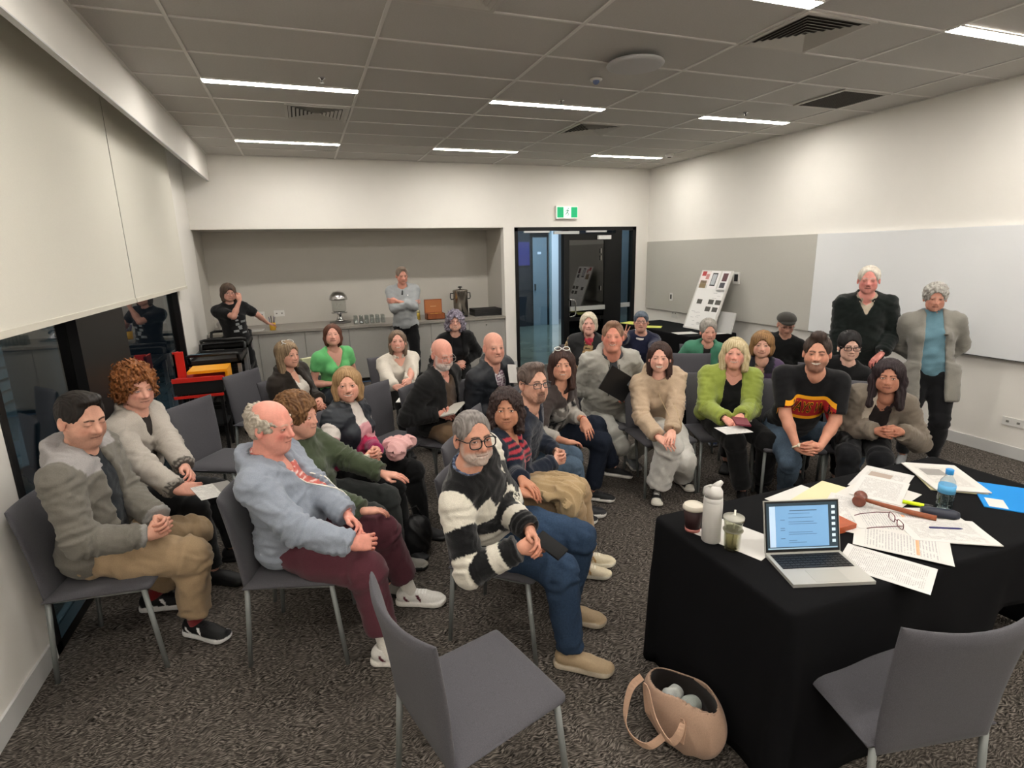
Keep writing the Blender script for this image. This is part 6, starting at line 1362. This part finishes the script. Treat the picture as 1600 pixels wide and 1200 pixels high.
Person('woman with long dark hair, sunglasses on her head and a patterned brown jumper', (1.71, 3.86), -52, (1.724, 3.605, 1.135), lod=0, hyaw=-60, hpitch=10, fem=1, w=1.0, belly=.2, age=.6, skin='cf9478', red='bb6654', smile=.1, mouth=.25, eye=.35, lip='a85a58', brow=('3c2a24', .7), hair=dict(t=.018, L=.19, flare=.012, col='2b1c1a', col2='463029', top=.060, face=.054, th=.030, part=.5),
  top=dict(name='jumper', label='brown jumper with a grey and black pattern on the front', col=qcol, e=.018, sleeve=1.7, v=.10), legs=dict(col='1e2636', m=M_denim, wide=.012), shoe=dict(col='18181a', solecol='e0ddd6', laces='3a3a3c', chunky=1.1), hands={1: ((1.843, 3.485, 0.740), (.15, -.55, -.8), (.3, .6, -.6), .35), -1: ((1.583, 3.244, 0.680), (.8, .2, -.2), (0, 0, -1), .4)}, after=lambda s: (band(s, 1, .93, .010, 'c8a050'), band(s, 1, .98, .006, 'a83a30'), headshades(s)), feet=((1.998, 3.628, 0.090, -35), (2.242, 3.718, 0.220, -15, -12)), kpole={-1: (.6, .3, 1.2)})
# --- front row, right block
chair(2.66, 3.68, -100, 'chair of the young woman in the beige hoodie')
def u_after(s):
    drawcords(s, 'b39c7c', L=.14); band(s, 1, .90, .022, '2a2a2c', 'smart_watch', .031, '1a1a1c'); band(s, -1, .97, .006, '9a4a3c')
Person('smiling young woman in a beige hoodie, baggy white trousers and black canvas shoes', (2.68, 3.72), -104, (2.510, 3.511, 1.142), lod=0, hyaw=-22, hpitch=5, fem=1, w=1.0, skin='e2aa94', red='d07868', smile=1.0, mouth=.75, eye=.22, lip='c0605c', brow=('3a2a22', .7), hair=dict(t=.012, L=.20, flare=.015, col='2b1d18', col2='45302a', top=.074, face=.060, th=.020, fx=-.04, part=-.5, wave=20, amp=.003),
  top=dict(name='hoodie', col='bca387', e=.024, collar='hood', cuff=1, hem=-.10, fold=1.3, flare=.006), pr=None, legs=dict(col='f2efe8', wide=.034, e=.020, fold=1.8, hemz=.07), shoe=dict(col='1d1d1f', toe='dcd8ce', solecol='d8d4ca', laces='e8e6e0'), hc=(2.359, 3.143, 0.600), hands='flat', after=u_after, kpole={1: (.8, -.45, 1), -1: (.8, .12, 1)}, feet=((2.838, 3.588, 0.090, -100), (2.490, 3.455, 0.090, -125)))
chair(3.52, 4.42, -122, 'empty chair behind the young woman in the beige hoodie')
chair(3.16, 3.55, -112, 'chair of the woman in the lime cardigan')
def w_after(s):
    band(s, 1, .96, .012, '2a2a2c'); 
    for z in (.62, .42): 
        P = project(s, [(-.075 if 0 else .085, s.Ls*z)], .004)[0]; MB().lathe([(.008, -.002), (.008, .002), (.004, .004)], 12, M=Matrix.Translation(P) @ Matrix.Rotation(math.pi/2, 4, 'Y')).obj('button', mat('pearl', 'e2ddd0', .3), s.root)
Person('smiling woman with blonde shoulder length hair, lime green cardigan over black', (3.17, 3.56), -118, (3.100, 3.366, 1.150), lod=0, hyaw=-15, hpitch=6, fem=1, w=1.12, belly=.7, ffat=.4, age=.8, skin='e2a08c', red='d8786a', redamt=.65, smile=.8, mouth=.3, eye=.12, lip='c0645e', brow=('b89a74', .4), hair=dict(t=.013, L=.150, flare=.022, col='d2c4a2', col2='a8966f', top=.048, face=.056, th=.032, amp=.0022),
  top=dict(name='top', col='141416', e=.012, v=.06, vw=.02), outer=dict(name='cardigan', col='93a336', e=.030, open=(.060, .095, .0), cuff=1, m=M_knit, hem=-.02, fold=1.3), legs=dict(col='151517', e=.014, wide=.014), shoe=dict(col=BK), hc=(2.856, 3.037, 0.700), hands='flat', after=w_after, feet=((3.311, 3.193, 0.090, -115), (3.082, 3.158, 0.090, -125)))
sheet(*(2.637, 2.823, 0.745), -100, 'white notes held on the lap of the woman in the lime cardigan', 'text', w=.15, h=.20, th=.002, name='notes')
nb = boxo('notebook', -.05, .05, -.065, .065, 0, .012, mat('maroon_cover', '6b2030', .5), None, bev=.003); nb.location = (2.737, 2.864, 0.775); nb.rotation_euler = (.1, .1, -.5); tag(nb, 'small maroon notebook in the hands of the woman in the lime cardigan', 'notebook')
def z_after(s):
    Z = s.Ls; pb_ = patch(s, 'red_print', -.17, .17, Z*.47, Z*.74, 'b01f26', .0025); patch(s, 'yellow_bar', -.17, .17, Z*.74, Z*.785, 'f0a818', .0030, m=4, parent=None); patch(s, 'yellow_bar', -.17, .17, Z*.43, Z*.47, 'f0a818', .0030, m=4)
    letters(s, 'LWAYS WA', .150, 0.0, Z*.605, 'f0a818', off=.0040, bold=.0052, fit=.335); letters(s, 'LWAYS WA', .146, 0.0, Z*.605, '120c0a', off=.0052, bold=-.0002, fit=.325); band(s, -1, .97, .012, 'd8d0b8', 'wrist_watch', .033, 'd8d4c0')
chair(3.46, 3.12, -122, 'chair of the man in the printed black tee')
Person('smiling man with dark quiff in a black tee with a red and yellow print', (3.48, 3.14), -127, (3.309, 2.806, 1.225), lod=0, hyaw=-13, hpitch=2, w=1.10, belly=.35, ffat=.45, skin='cf9277', red='c46c58', redamt=.35, smile=1.0, mouth=.75, eye=.18, lip='b0605a', brow=('2a1e1a', .85), beard=('5a4a42', .6, 'stub'), bare=1, hair=dict(t=.010, col='2c211d', col2='43352e', top=.082, quiff=1.6, side=.0, low=-.05), hw=1.03, neckw=1.08,
  top=dict(name='tee_shirt', label='black tee shirt with a red and yellow banner print reading LWAYS WA', col='17171a', e=.014, sleeve=.82, ar=1.22, flare=.01, cuff=0, fold=.45), pr=z_after, legs=dict(col=lambda c: pal('4f6479')*(1+.25*c['n'])[:, None], m=M_denim, fold=1.3), shoe=dict(col='3b2f28'), hc=(3.175, 2.664, 0.570), hands='inter', feet=((4.046, 3.014, 0.090, -110), (3.376, 3.030, 0.090, -130)))
chair(3.88, 2.86, -135, 'chair of the woman in the taupe coat, its corner showing behind the printed tee')
def bcol(c):
    Q = c['Q']; m = (~c['onarm'])&(Q[:, 0] > .02)&(np.abs(Q[:, 1]-.0) < .105)&(Q[:, 2] > .25)&(Q[:, 1] < 0); return np.where(m[:, None], pal('b8ad9c'), pal('7b7063'))
Person('woman with long dark hair in a taupe coat with cream lining, hands clasped', (3.88, 2.84), -138, (3.712, 2.565, 1.060), lod=0, hyaw=-7, hpitch=4, fem=1, w=1.02, skin='b87c62', red='a8604c', redamt=.25, smile=.25, eye=.55, lip='9c4f4c', brow=('1d1412', .85), liner=.9, hair=dict(t=.016, L=.235, flare=.026, col='1d1516', col2='33262a', top=.070, face=.057, th=.030, wave=16, amp=.003, ex=.02),
  top=dict(name='top', col='241c1c', e=.010, v=.05), outer=dict(name='coat', label='taupe coat with cream quilted lining', col=bcol, e=.030, open=(.055, .075, .0), collar='lapel', cuff=1, hem=-.05, fold=1.2, res=.75), legs=dict(col='15161b'), shoe=dict(col=BK), hc=(3.644, 2.455, 0.690), hands='inter', feet=None, fw=.07)
softbag(3.60, 2.76, .46, (.95, .7, .62), '19191b', 'black handbag on the lap of the woman in the taupe coat', None, -2.3)
# --- second and further rows
chair(-.69, 4.55, -31, 'empty chair nearest the trays, beside the window')
chair(-.44, 5.60, -37, 'empty chair behind the empty one by the window')
chair(.60, 4.44, -50, 'empty chair between the padded vest woman and the black coat man')
chair(-.12, 5.16, -40, 'chair of the woman with sunglasses on her hair')
Person('woman with long greying blonde hair and sunglasses on her head, dark brown jacket', (-.14, 5.18), -42, (-0.190, 5.083, 1.140), lod=1, hyaw=-6, hpitch=2, fem=1, age=.6, skin='d69c84', smile=.4, eye=.4, lip='b0605c', brow=('8a705c', .5), hair=dict(t=.014, L=.20, flare=.015, col='9a8468', col2='6f5b47', top=.060, face=.056, th=.028),
  top=dict(name='shirt', col='d6cfc4', e=.010, collar='shirt', v=.10), outer=dict(name='jacket', col='2f2823', e=.028, open=(.04, .07, 0), collar='lapel', cuff=1), legs=dict(col=BK), shoe=dict(col=BK), hands='lap', after=lambda s: headshades(s, .075, .03))
chair(.20, 5.98, -62, 'chair of the woman in the bright green top')
Person('woman with brown bobbed hair in a bright green vee neck top', (.20, 6.0), -65, (0.225, 5.874, 1.175), lod=1, hyaw=-27, hpitch=14, fem=1, w=1.05, ffat=.3, skin='dca08c', red='d27868', smile=.35, eye=.1, lip='b86460', brow=('7a5444', .5), bare=1, hair=dict(t=.010, L=.11, flare=.004, col='68402f', col2='4c2d22', top=.072, face=.060, th=.022),
  top=dict(name='tee_shirt', col='62c872', e=.012, sleeve=.50, ar=1.15, v=.14, vw=.02, fold=.8), legs=dict(col='1c2430'), shoe=dict(col=BK), hands='lap')
cs = boxo('draped_cloth', -.10, .10, -.032, .032, -.30, .015, mat('cream_cloth', 'c9c8a6', .8, noise=(40, .04)), None, bev=.012); cs.location = (-.02, 6.18, .90); cs.rotation_euler = (0, 0, math.radians(28)); tag(cs, 'cream cloth hanging over a chair back left of the green top woman', 'cloth')
chair(.84, 5.74, -75, 'chair of the woman in the cream fleece')
Person('woman with long greying hair in a cream half zip fleece', (.84, 5.76), -78, (0.835, 5.600, 1.100), lod=1, hyaw=-20, hpitch=12, fem=1, w=1.02, belly=.4, ffat=.2, age=.7, skin='dba08c', red='d27868', smile=.7, mouth=.3, eye=.15, lip='b86460', brow=('8a705c', .4), hair=dict(t=.010, L=.15, flare=.010, col='84705f', col2='5f5044', top=.072, face=.058, th=.018, fx=-.03),
  top=dict(name='fleece', col='d9d0c2', e=.024, cuff=1, collar='stand', v=.06, fold=1.1), pr=lambda s: patch(s, 'chest_logo', .055, .085, s.Ls*.72, s.Ls*.74, '2c2c2e', n=3, m=2), legs=dict(col='17181c'), shoe=dict(col=BK), hc=(0.787, 5.001, 0.720), hands='lap')
sheet(*(0.778, 4.760, 0.700), -110, 'white sheet on the lap of the woman in the cream fleece', 'plain', w=.15, h=.22, th=.002)
chair(.98, 4.36, -45, 'chair of the white bearded man in the black coat')
def k_after(s): 
    b2 = boxo('notebook', -.07, .07, -.10, .10, 0, .012, mat('book_white', 'd8d4ca', .6), None, bev=.003); b2.location = s.loc_w(tuple(s.loc(KH)+V3(.03, 0, .03))); b2.rotation_euler = (.25, -.3, s.az); tag(b2, 'open white notebook held by the bearded man in the black coat', 'notebook')
KH = (0.995, 4.140, 0.720)
Person('bald man with white beard and thin glasses in a black coat over a brown jumper', (.94, 4.38), -48, (0.979, 4.250, 1.182), lod=1, hyaw=-24, hpitch=-10, w=1.08, belly=.4, age=1.0, skin='dd9a86', red='cf6a5c', redamt=.6, smile=-.1, eye=.15, lip='a8625a', brow=('cfc8be', .5), beard=('d8d5d0', .9, 'full', .006), glasses=('b8b4b0', 'rect', .0012, -.012), hair=dict(t=.005, maxz=.00, col='c9c4bd', col2='a8a39c', top=.10, side=.0, low=-.06),
  top=dict(name='jumper', col='5a4737', e=.012, m=M_knit, collar='shirt', v=.05), outer=dict(name='coat', col='1b1b1c', e=.030, open=(.060, .085, 0), collar='lapel', cuff=1, hem=-.07), legs=dict(col='86694a'), shoe=dict(col='2a211c'), hc=KH, hands='lap', after=k_after)
chair(1.66, 6.42, -88, 'chair of the woman with the lilac grey curls')
Person('woman with lilac grey curls and glasses in a black cardigan', (1.65, 6.44), -92, (1.597, 6.198, 1.190), lod=1, hyaw=-12, hpitch=10, fem=1, age=.6, skin='dca590', red='d07a6a', smile=.8, mouth=.2, eye=.2, lip='c0606a', brow=('8a7c78', .4), glasses=('8a4048', 'round', .0015), hair=dict(t=.030, curl=.028, L=.10, flare=.030, col='9d96a6', col2='726b78', top=.050, face=.056, th=.036),
  top=dict(name='top', col='17171a', e=.010), outer=dict(name='cardigan', col='131315', e=.026, open=(.05, .06, 0), cuff=1), legs=dict(col=BK), shoe=dict(col=BK), hands='lap', after=lambda s: line(s, 'pendant_cord', [(.02, s.Ls*.95), (.012, s.Ls*.8), (0, s.Ls*.68)], .002, '8a8a8e') if 0 else None)
chair(1.40, 4.30, -55, 'chair of the bald man in the checked shirt')
def mcol(c):
    Q = c['Q']; a = (np.sin(Q[:, 1]*330) > .55)|(np.sin(Q[:, 2]*330) > .55); return np.where(a[:, None], pal('6a3f58'), pal('d6d0d4'))
Person('bald clean shaven man in a dark jacket over a small checked shirt', (1.38, 4.34), -58, (1.380, 4.149, 1.220), lod=1, hyaw=-30, hpitch=2, w=1.05, belly=.4, ffat=.5, age=.8, skin='d99c86', red='cc6e5e', redamt=.5, smile=-.1, eye=.35, lip='b0685e', brow=('b09a88', .4), hair=dict(t=.004, maxz=.0, col='b5ab9f', col2='968c82', top=.10, side=.0, low=-.06), neckw=1.1,
  top=dict(name='shirt', label='small checked white and plum shirt', col=mcol, e=.012, collar='shirt', v=.03, res=.8), outer=dict(name='jacket', col='20242b', e=.030, open=(.05, .075, 0), collar='lapel', cuff=1, m=M_shiny), pr=lambda s: line(s, 'shoulder_strap', [(-.10+.22*t, s.Ls*(.86-.62*t)) for t in [i/14 for i in range(15)]], .012, '161618', off=.006), legs=dict(col='2c3038'), shoe=dict(col=BK), hands='lap')
cf = sheet(*(1.516, 4.111, 0.994), 0, 'white crumpled paper tucked in the jacket of the bald man in the checked shirt', 'plain', w=.12, h=.15, th=.002, curl=.006); cf.rotation_euler = (1.35, .2, .6)
chair(2.86, 5.44, -108, 'chair of the white haired woman with the red scarf')
def rcol(c):
    n = fnoise(c['P'], 60, 2); return np.where((np.abs(n) < .16)[:, None], pal('241a14'), pal('b89766'))
def r_after(s): 
    V, F = mesh_sdf(lambda P: smin(ring(P, (0, 0, 0), .066, .068, .020, 1.3, .4), ell(P, (.075, 0, -.06), (.025, .035, .06)), .03), (-.11, -.11, -.14), (.13, .11, .07), .007); V = V+normals(V, F)*(.005*np.sin(V[:, 2]*120+V[:, 1]*90))[:, None]
    s.add('neck_scarf', V@s.T.T+s.H0+s.T@V3(.0, 0, s.Ls+.0), F, np.tile(pal('b03848'), (len(V), 1)), M_cloth)
Person('white haired woman with a red scarf, dark vest and leopard print sleeves', (2.88, 5.46), -112, (2.856, 5.301, 1.185), lod=1, hyaw=-6, hpitch=8, fem=1, w=1.08, belly=.5, ffat=.5, age=.7, skin='e0a898', red='d88070', redamt=.55, smile=.5, eye=.2, lip='c06a64', brow=('b8a894', .3), hair=dict(t=.016, L=.085, flare=.006, col='d6ccba', col2='b3a892', top=.066, face=.060, th=.024, curl=.006),
  top=dict(name='blouse', label='leopard print blouse', col=rcol, e=.016, cuff=1), outer=dict(name='vest', col='2b2b2d', e=.030, sleeve=0, open=(.04, .09, 0), hem=.02), legs=dict(col='17171a'), shoe=dict(col=BK), hands='lap', after=r_after)
chair(2.42, 4.16, -100, 'chair of the man in the pale grey hoodie')
def s_after(s):
    o = empty('folder', (0, 0, 0), 0, 'black folder held against the chest of the man in the pale grey hoodie', 'folder'); boxo('cover', -.105, .105, -.004, .004, -.15, .15, mat('folder_black', '17181a', .35), o, bev=.002); boxo('mark', .03, .07, -.0045, -.004, -.11, -.09, mat('grey_ink', '8a8d90', .4), o)
    p = s.loc_w(tuple(s.loc(SF))); o.location = p; o.rotation_euler = (.25, math.radians(-58), s.az+math.pi/2+.1)
    for sd in (1, -1): line(s, 'drawstring', [(sd*.045, s.Ls*.90-.26*t) for t in [i/9 for i in range(10)]], .0030, '222224', off=.004)
SF = (2.254, 3.696, 0.920)
Person('stocky smiling man with short ginger brown hair in a pale grey zip hoodie', (2.43, 4.20), -102, (2.376, 3.987, 1.253), lod=0, hyaw=-19, hpitch=6, w=1.14, belly=.6, ffat=.7, age=.7, skin='d88f78', red='cc5f4e', redamt=.65, smile=.7, mouth=.2, eye=.12, lip='b0605a', brow=('a07a5c', .5), hair=dict(t=.009, col='77594a', col2='94755f', top=.080, side=.0, low=-.05, quiff=.3), hw=1.05, neckw=1.2,
  top=dict(name='shirt', col='3f4347', e=.010), outer=dict(name='hoodie', col='aaa89f', e=.026, v=.14, vw=.02, neck=.080, collar='hood', cuff=1, hem=-.05, fold=1.3), legs=dict(col='c2c1b8', wide=.010, e=.012, fold=1.3), shoe=dict(col='6d6f72', solecol='c9c6c0'), hc=(2.442, 3.968, 0.740), hands='lap', after=s_after, feet=((2.686, 4.151, 0.090, -100), (2.446, 4.204, 0.090, -110)))
chair(3.60, 5.52, -122, 'chair of the woman making a vee sign')
Person('woman with short blue grey hair, glasses and navy jumper raising two fingers', (3.62, 5.54), -125, (3.565, 5.370, 1.155), lod=1, hyaw=1, hpitch=6, fem=1, w=1.08, belly=.5, ffat=.5, age=.6, skin='cf9884', red='c4705f', smile=.4, eye=.2, lip='b06058', brow=('5a4a48', .5), glasses=('2a2426', 'rect', .0018), hair=dict(t=.010, col='5b6673', col2='3f4650', top=.068, side=-.01, low=-.04, bangs=.055),
  top=dict(name='jumper', col='20243f', e=.020, cuff=1, m=M_knit, collar='rib', neck=.072), pr=None, after=lambda s: s.add('white_collar', *(lambda VF: (VF[0]@s.T.T+s.H0+s.T@V3(.004, 0, s.Ls+.004), VF[1], np.tile(pal('d8d0cc'), (len(VF[0]), 1))))(mesh_sdf(lambda P: ring(P, (.006, 0, 0), .078, .078, .011, 1.0, .42), (-.12, -.12, -.1), (.12, .12, .1), .007)), M_cloth), legs=dict(col=BK), shoe=dict(col=BK),
  hands={1: ((3.085, 4.522, 0.720), (.0, -1, -.1), (0, 0, -1), .4), -1: ((2.627, 4.311, 1.120), (.05, -.12, 1), (-.75, -.65, 0), .3, dict(fcurl=[.05, .08, 1.7, 1.7], spread=.32, thumb=1.2))})
chair(3.98, 4.80, -125, 'chair of the woman in the emerald shirt')
Person('woman with short silver hair in an emerald green overshirt', (3.98, 4.82), -128, (3.890, 4.619, 1.110), lod=1, hyaw=10, hpitch=2, fem=1, w=1.02, age=.9, skin='d89c86', red='cc7262', redamt=.5, smile=.4, eye=.15, lip='b0645c', brow=('a89a90', .3), hair=dict(t=.014, col='a39e97', col2='7f7a74', top=.064, side=-.01, low=-.04, bump=.006),
  top=dict(name='top', col='1b1c1c', e=.010), outer=dict(name='overshirt', col='41876a', e=.026, open=(.030, .05, 0), collar='lapel', cuff=1), legs=dict(col=BK), shoe=dict(col='20305a', solecol='c9ccd4'), hands='lap')
chair(3.82, 3.98, -125, 'chair of the woman in the purple coat')
Person('woman with light brown bobbed hair in a purple coat with a dark collar', (3.82, 4.0), -130, (3.717, 3.712, 1.115), lod=1, hyaw=-5, hpitch=4, fem=1, age=.7, skin='dba48e', red='cc7264', smile=.6, eye=.6, liner=.95, lip='b0605c', brow=('6a4c3c', .6), hair=dict(t=.018, L=.10, flare=.012, col='9a754c', col2='6f5236', top=.052, face=.054, th=.026),
  top=dict(name='shirt', col='9d8160', e=.010, collar='shirt', v=.05), outer=dict(name='coat', label='purple coat with a charcoal collar', col=lambda c: np.where(((c['Q'][:, 2] > c['Z']-.055)&(np.abs(c['Q'][:, 1]) < .11))[:, None], pal('24232c'), pal('554262')), e=.028, open=(.045, .05, 0), collar='lapel', cuff=1), legs=dict(col=BK), shoe=dict(col=BK), hands='lap')
chair(4.92, 4.72, -135, 'chair of the man in the flat cap')
def cap(s):
    sc = s.hs; f = lambda P: smax(smin(smax(ell(P, (-.012, 0, .060), (.120, .100, .066)), .045-P[:, 2]-.12*P[:, 0], .008), smax(ell(P, (.085, 0, .050), (.055, .070, .020)), .03-P[:, 0], .01), .008), -ell(P, (-.014, 0, .034), (.098, .078, .083)), .004)
    V, F = mesh_sdf(f, (-.15, -.12, .0), (.16, .12, .15), .0055); s.add('flat_cap', V*sc@s.RH.T+s.hd, F, np.tile(pal('34322e'), (len(V), 1)), M_knit, 'dark grey flat cap')
Person('man in a dark flat cap and plain black jumper looking down', (4.94, 4.74), -138, (4.889, 4.572, 1.125), lod=1, hyaw=13, hpitch=-16, w=1.0, age=.9, skin='c9937c', red='bb6e5e', eye=.05, brow=('8a8078', .4), glasses=('3a3436', 'rect', .0014), hair=dict(t=.006, maxz=.02, col='8f8a84', col2='706b66', top=.10, side=.0),
  top=dict(name='jumper', col='131415', e=.020, cuff=1), legs=dict(col=BK), shoe=dict(col=BK), hands='lap', after=cap)
chair(4.24, 3.44, -132, 'chair of the woman in black with dark rimmed glasses')
def aa_after(s):
    for sd in (1, -1): MB().lathe([(.006, -.006), (.008, 0), (.006, .006)], 12, M=Matrix.Translation(tuple(s.RH@(V3(-.006, sd*.083, -.040)*s.hs)+s.hd))).obj('earring', mat('pearl', 'e2ddd0', .3), s.root)
Person('woman all in black with black hair and thick dark glasses, before the standing man', (4.24, 3.46), -140, (4.201, 3.261, 1.127), lod=1, hyaw=12, hpitch=2, fem=1, age=.4, skin='dcae9a', red='c8786a', redamt=.3, smile=.2, eye=.5, lip='b06a64', brow=('1c1615', .8), glasses=('2a1216', 'rect', .0032), hair=dict(t=.014, col='0e0c0d', col2='1c1819', top=.062, side=-.02, low=-.06, bump=.004),
  top=dict(name='jumper', col='121214', e=.020, cuff=1, collar='rib'), legs=dict(col=BK), shoe=dict(col=BK), hands='lap', after=aa_after)
# --- standing
Person('tall standing white haired man with flushed face in a bottle green jumper', (4.88, 3.68), -135, (4.800, 3.615, 1.640), lod=1, hyaw=-8, hpitch=-2, stand=True, size=.985, w=1.08, belly=.3, age=1.0, skin='d88c80', red='cc5a58', redamt=.55, smile=-.1, eye=.25, lip='b86a62', brow=('d8cfc4', .5), hair=dict(t=.010, col='d9d2c6', col2='b9b1a4', top=.086, side=.0, low=-.055), hw=1.02,
  top=dict(name='polo_shirt', col='aea08c', e=.012, collar='shirt', v=.05, res=.7), outer=dict(name='jumper', col='121a18', e=.026, m=M_knit, v=.13, vw=.012, neck=.076, collar='lapel', cuff=1, hem=-.06, res=.7), legs=dict(col='1b1d20'), shoe=dict(col=BK),
  hands={1: ((4.841, 3.433, 0.990), (-.8, .1, -.6), (0, 0, -1), .6), -1: ((4.630, 3.668, 0.738), (.1, -.1, -1), (-1, 0, 0), .5)}, after=lambda s: band(s, 1, .93, .02, 'c9c9c9', 'wrist_watch', .034, 'e0e0de'))
def dd_after(s):
    P = project(s, [(.085, s.Ls*.62)], .006)[0]; MB().lathe([(.002, -.008), (.016, -.004), (.018, .002), (.008, .008)], 10, M=Matrix.Translation(P)).obj('brooch', mat('brooch_bronze', '4a4238', .3, metal=.6), s.root)
Person('standing silver haired woman in a long grey cardigan over a teal blue top', (5.06, 3.14), -142, (5.099, 3.213, 1.492), lod=1, hyaw=2, hpitch=-6, stand=True, size=.90, fem=1, w=1.06, belly=.3, age=1.0, skin='c98c76', red='b86a58', redamt=.4, smile=-.1, eye=.25, lip='a8625a', brow=('a09890', .4), hair=dict(t=.020, col='b3b0aa', col2='87847e', top=.060, side=-.025, low=-.045, curl=.014),
  top=dict(name='top', label='teal blue knitted top', col='5c8494', e=.014, m=M_knit, collar='turtle', hem=-.03), outer=dict(name='cardigan', col='85827a', e=.030, open=(.055, .085, .01), cuff=1, m=M_knit, hem=-.24, skirt=1, fold=.7, res=.75), pr=None, legs=dict(col='17171b'), shoe=dict(col='8f9294'), hands='back', after=dd_after)
def i_after(s):
    line(s, 'hung_sunglasses', [(.0, s.Ls*.93), (-.006, s.Ls*.85), (-.012, s.Ls*.77)], .010, '141416', off=.008); patch(s, 'chest_logo', .06, .075, s.Ls*.74, s.Ls*.77, 'eceaea', n=2, m=2)
Person('standing man with folded arms in a grey marl sweatshirt before the worktop', (1.38, 8.30), -100, (1.368, 8.300, 1.665), lod=1, hyaw=15, hpitch=-8, stand=True, size=1.0, w=1.05, belly=.2, age=.6, skin='cf8f7a', red='c46a58', redamt=.5, smile=-.1, eye=.2, lip='a8625a', brow=('6a5448', .5), hair=dict(t=.009, col='6d5d52', col2='897a6d', top=.080, side=.0, low=-.05, quiff=.5),
  top=dict(name='sweatshirt', col='9da1a3', e=.026, sleeve=1.6, v=.03, hem=-.05, fold=1.0), legs=dict(col='101013'), shoe=dict(col=BK), hands='fold', bare=1, pole={1: (.1, 1, -.7), -1: (.1, -1, -.7)}, after=i_after)
def h_after(s):
    rr = random.Random(2)
    for k in range(9): patch(s, 'shirt_print', *(lambda y, z: (y, y+rr.uniform(.03, .07), z, z+rr.uniform(.02, .035)))(rr.uniform(-.08, .04), s.Ls*(.25+.055*k)), '8a8d8e', n=4, m=3)
Person('standing woman with shaggy brown hair in a black printed tee, hand at chin', (-.92, 8.22), -62, (-0.934, 8.150, 1.527), lod=1, hyaw=-8, hpitch=0, stand=True, size=.93, fem=1, w=1.08, belly=.4, age=.4, skin='d29a86', red='c87464', smile=0, eye=.4, brow=('5a4438', .5), glasses=('3a2a2a', 'rect', .0018), bare=1, hair=dict(t=.018, L=.12, flare=.012, col='5a493d', col2='3f332b', top=.045, face=.056, th=.026),
  top=dict(name='tee_shirt', label='black tee shirt with a worn grey print', col='161618', e=.018, sleeve=.75, ar=1.2, hem=-.05), legs=dict(col='111113', wide=.012), shoe=dict(col=BK), hands={1: ((-.42, 8.72, .935), (.6, .45, -.25), (0, 0, -1), .4), -1: ((-.80, 8.02, 1.43), (-.15, .25, 1), (.0, .9, -.3), 1.0)}, pole={-1: (.3, -.3, -1), 1: (-.2, .6, -.4)}, pr=h_after)
# --- empty chairs in the foreground
chair(.43, 1.60, 15, 'empty grey chair in the centre foreground, seen from behind')
chair(1.76, 1.10, 79, 'empty grey chair tucked under the black cloth table at lower right')
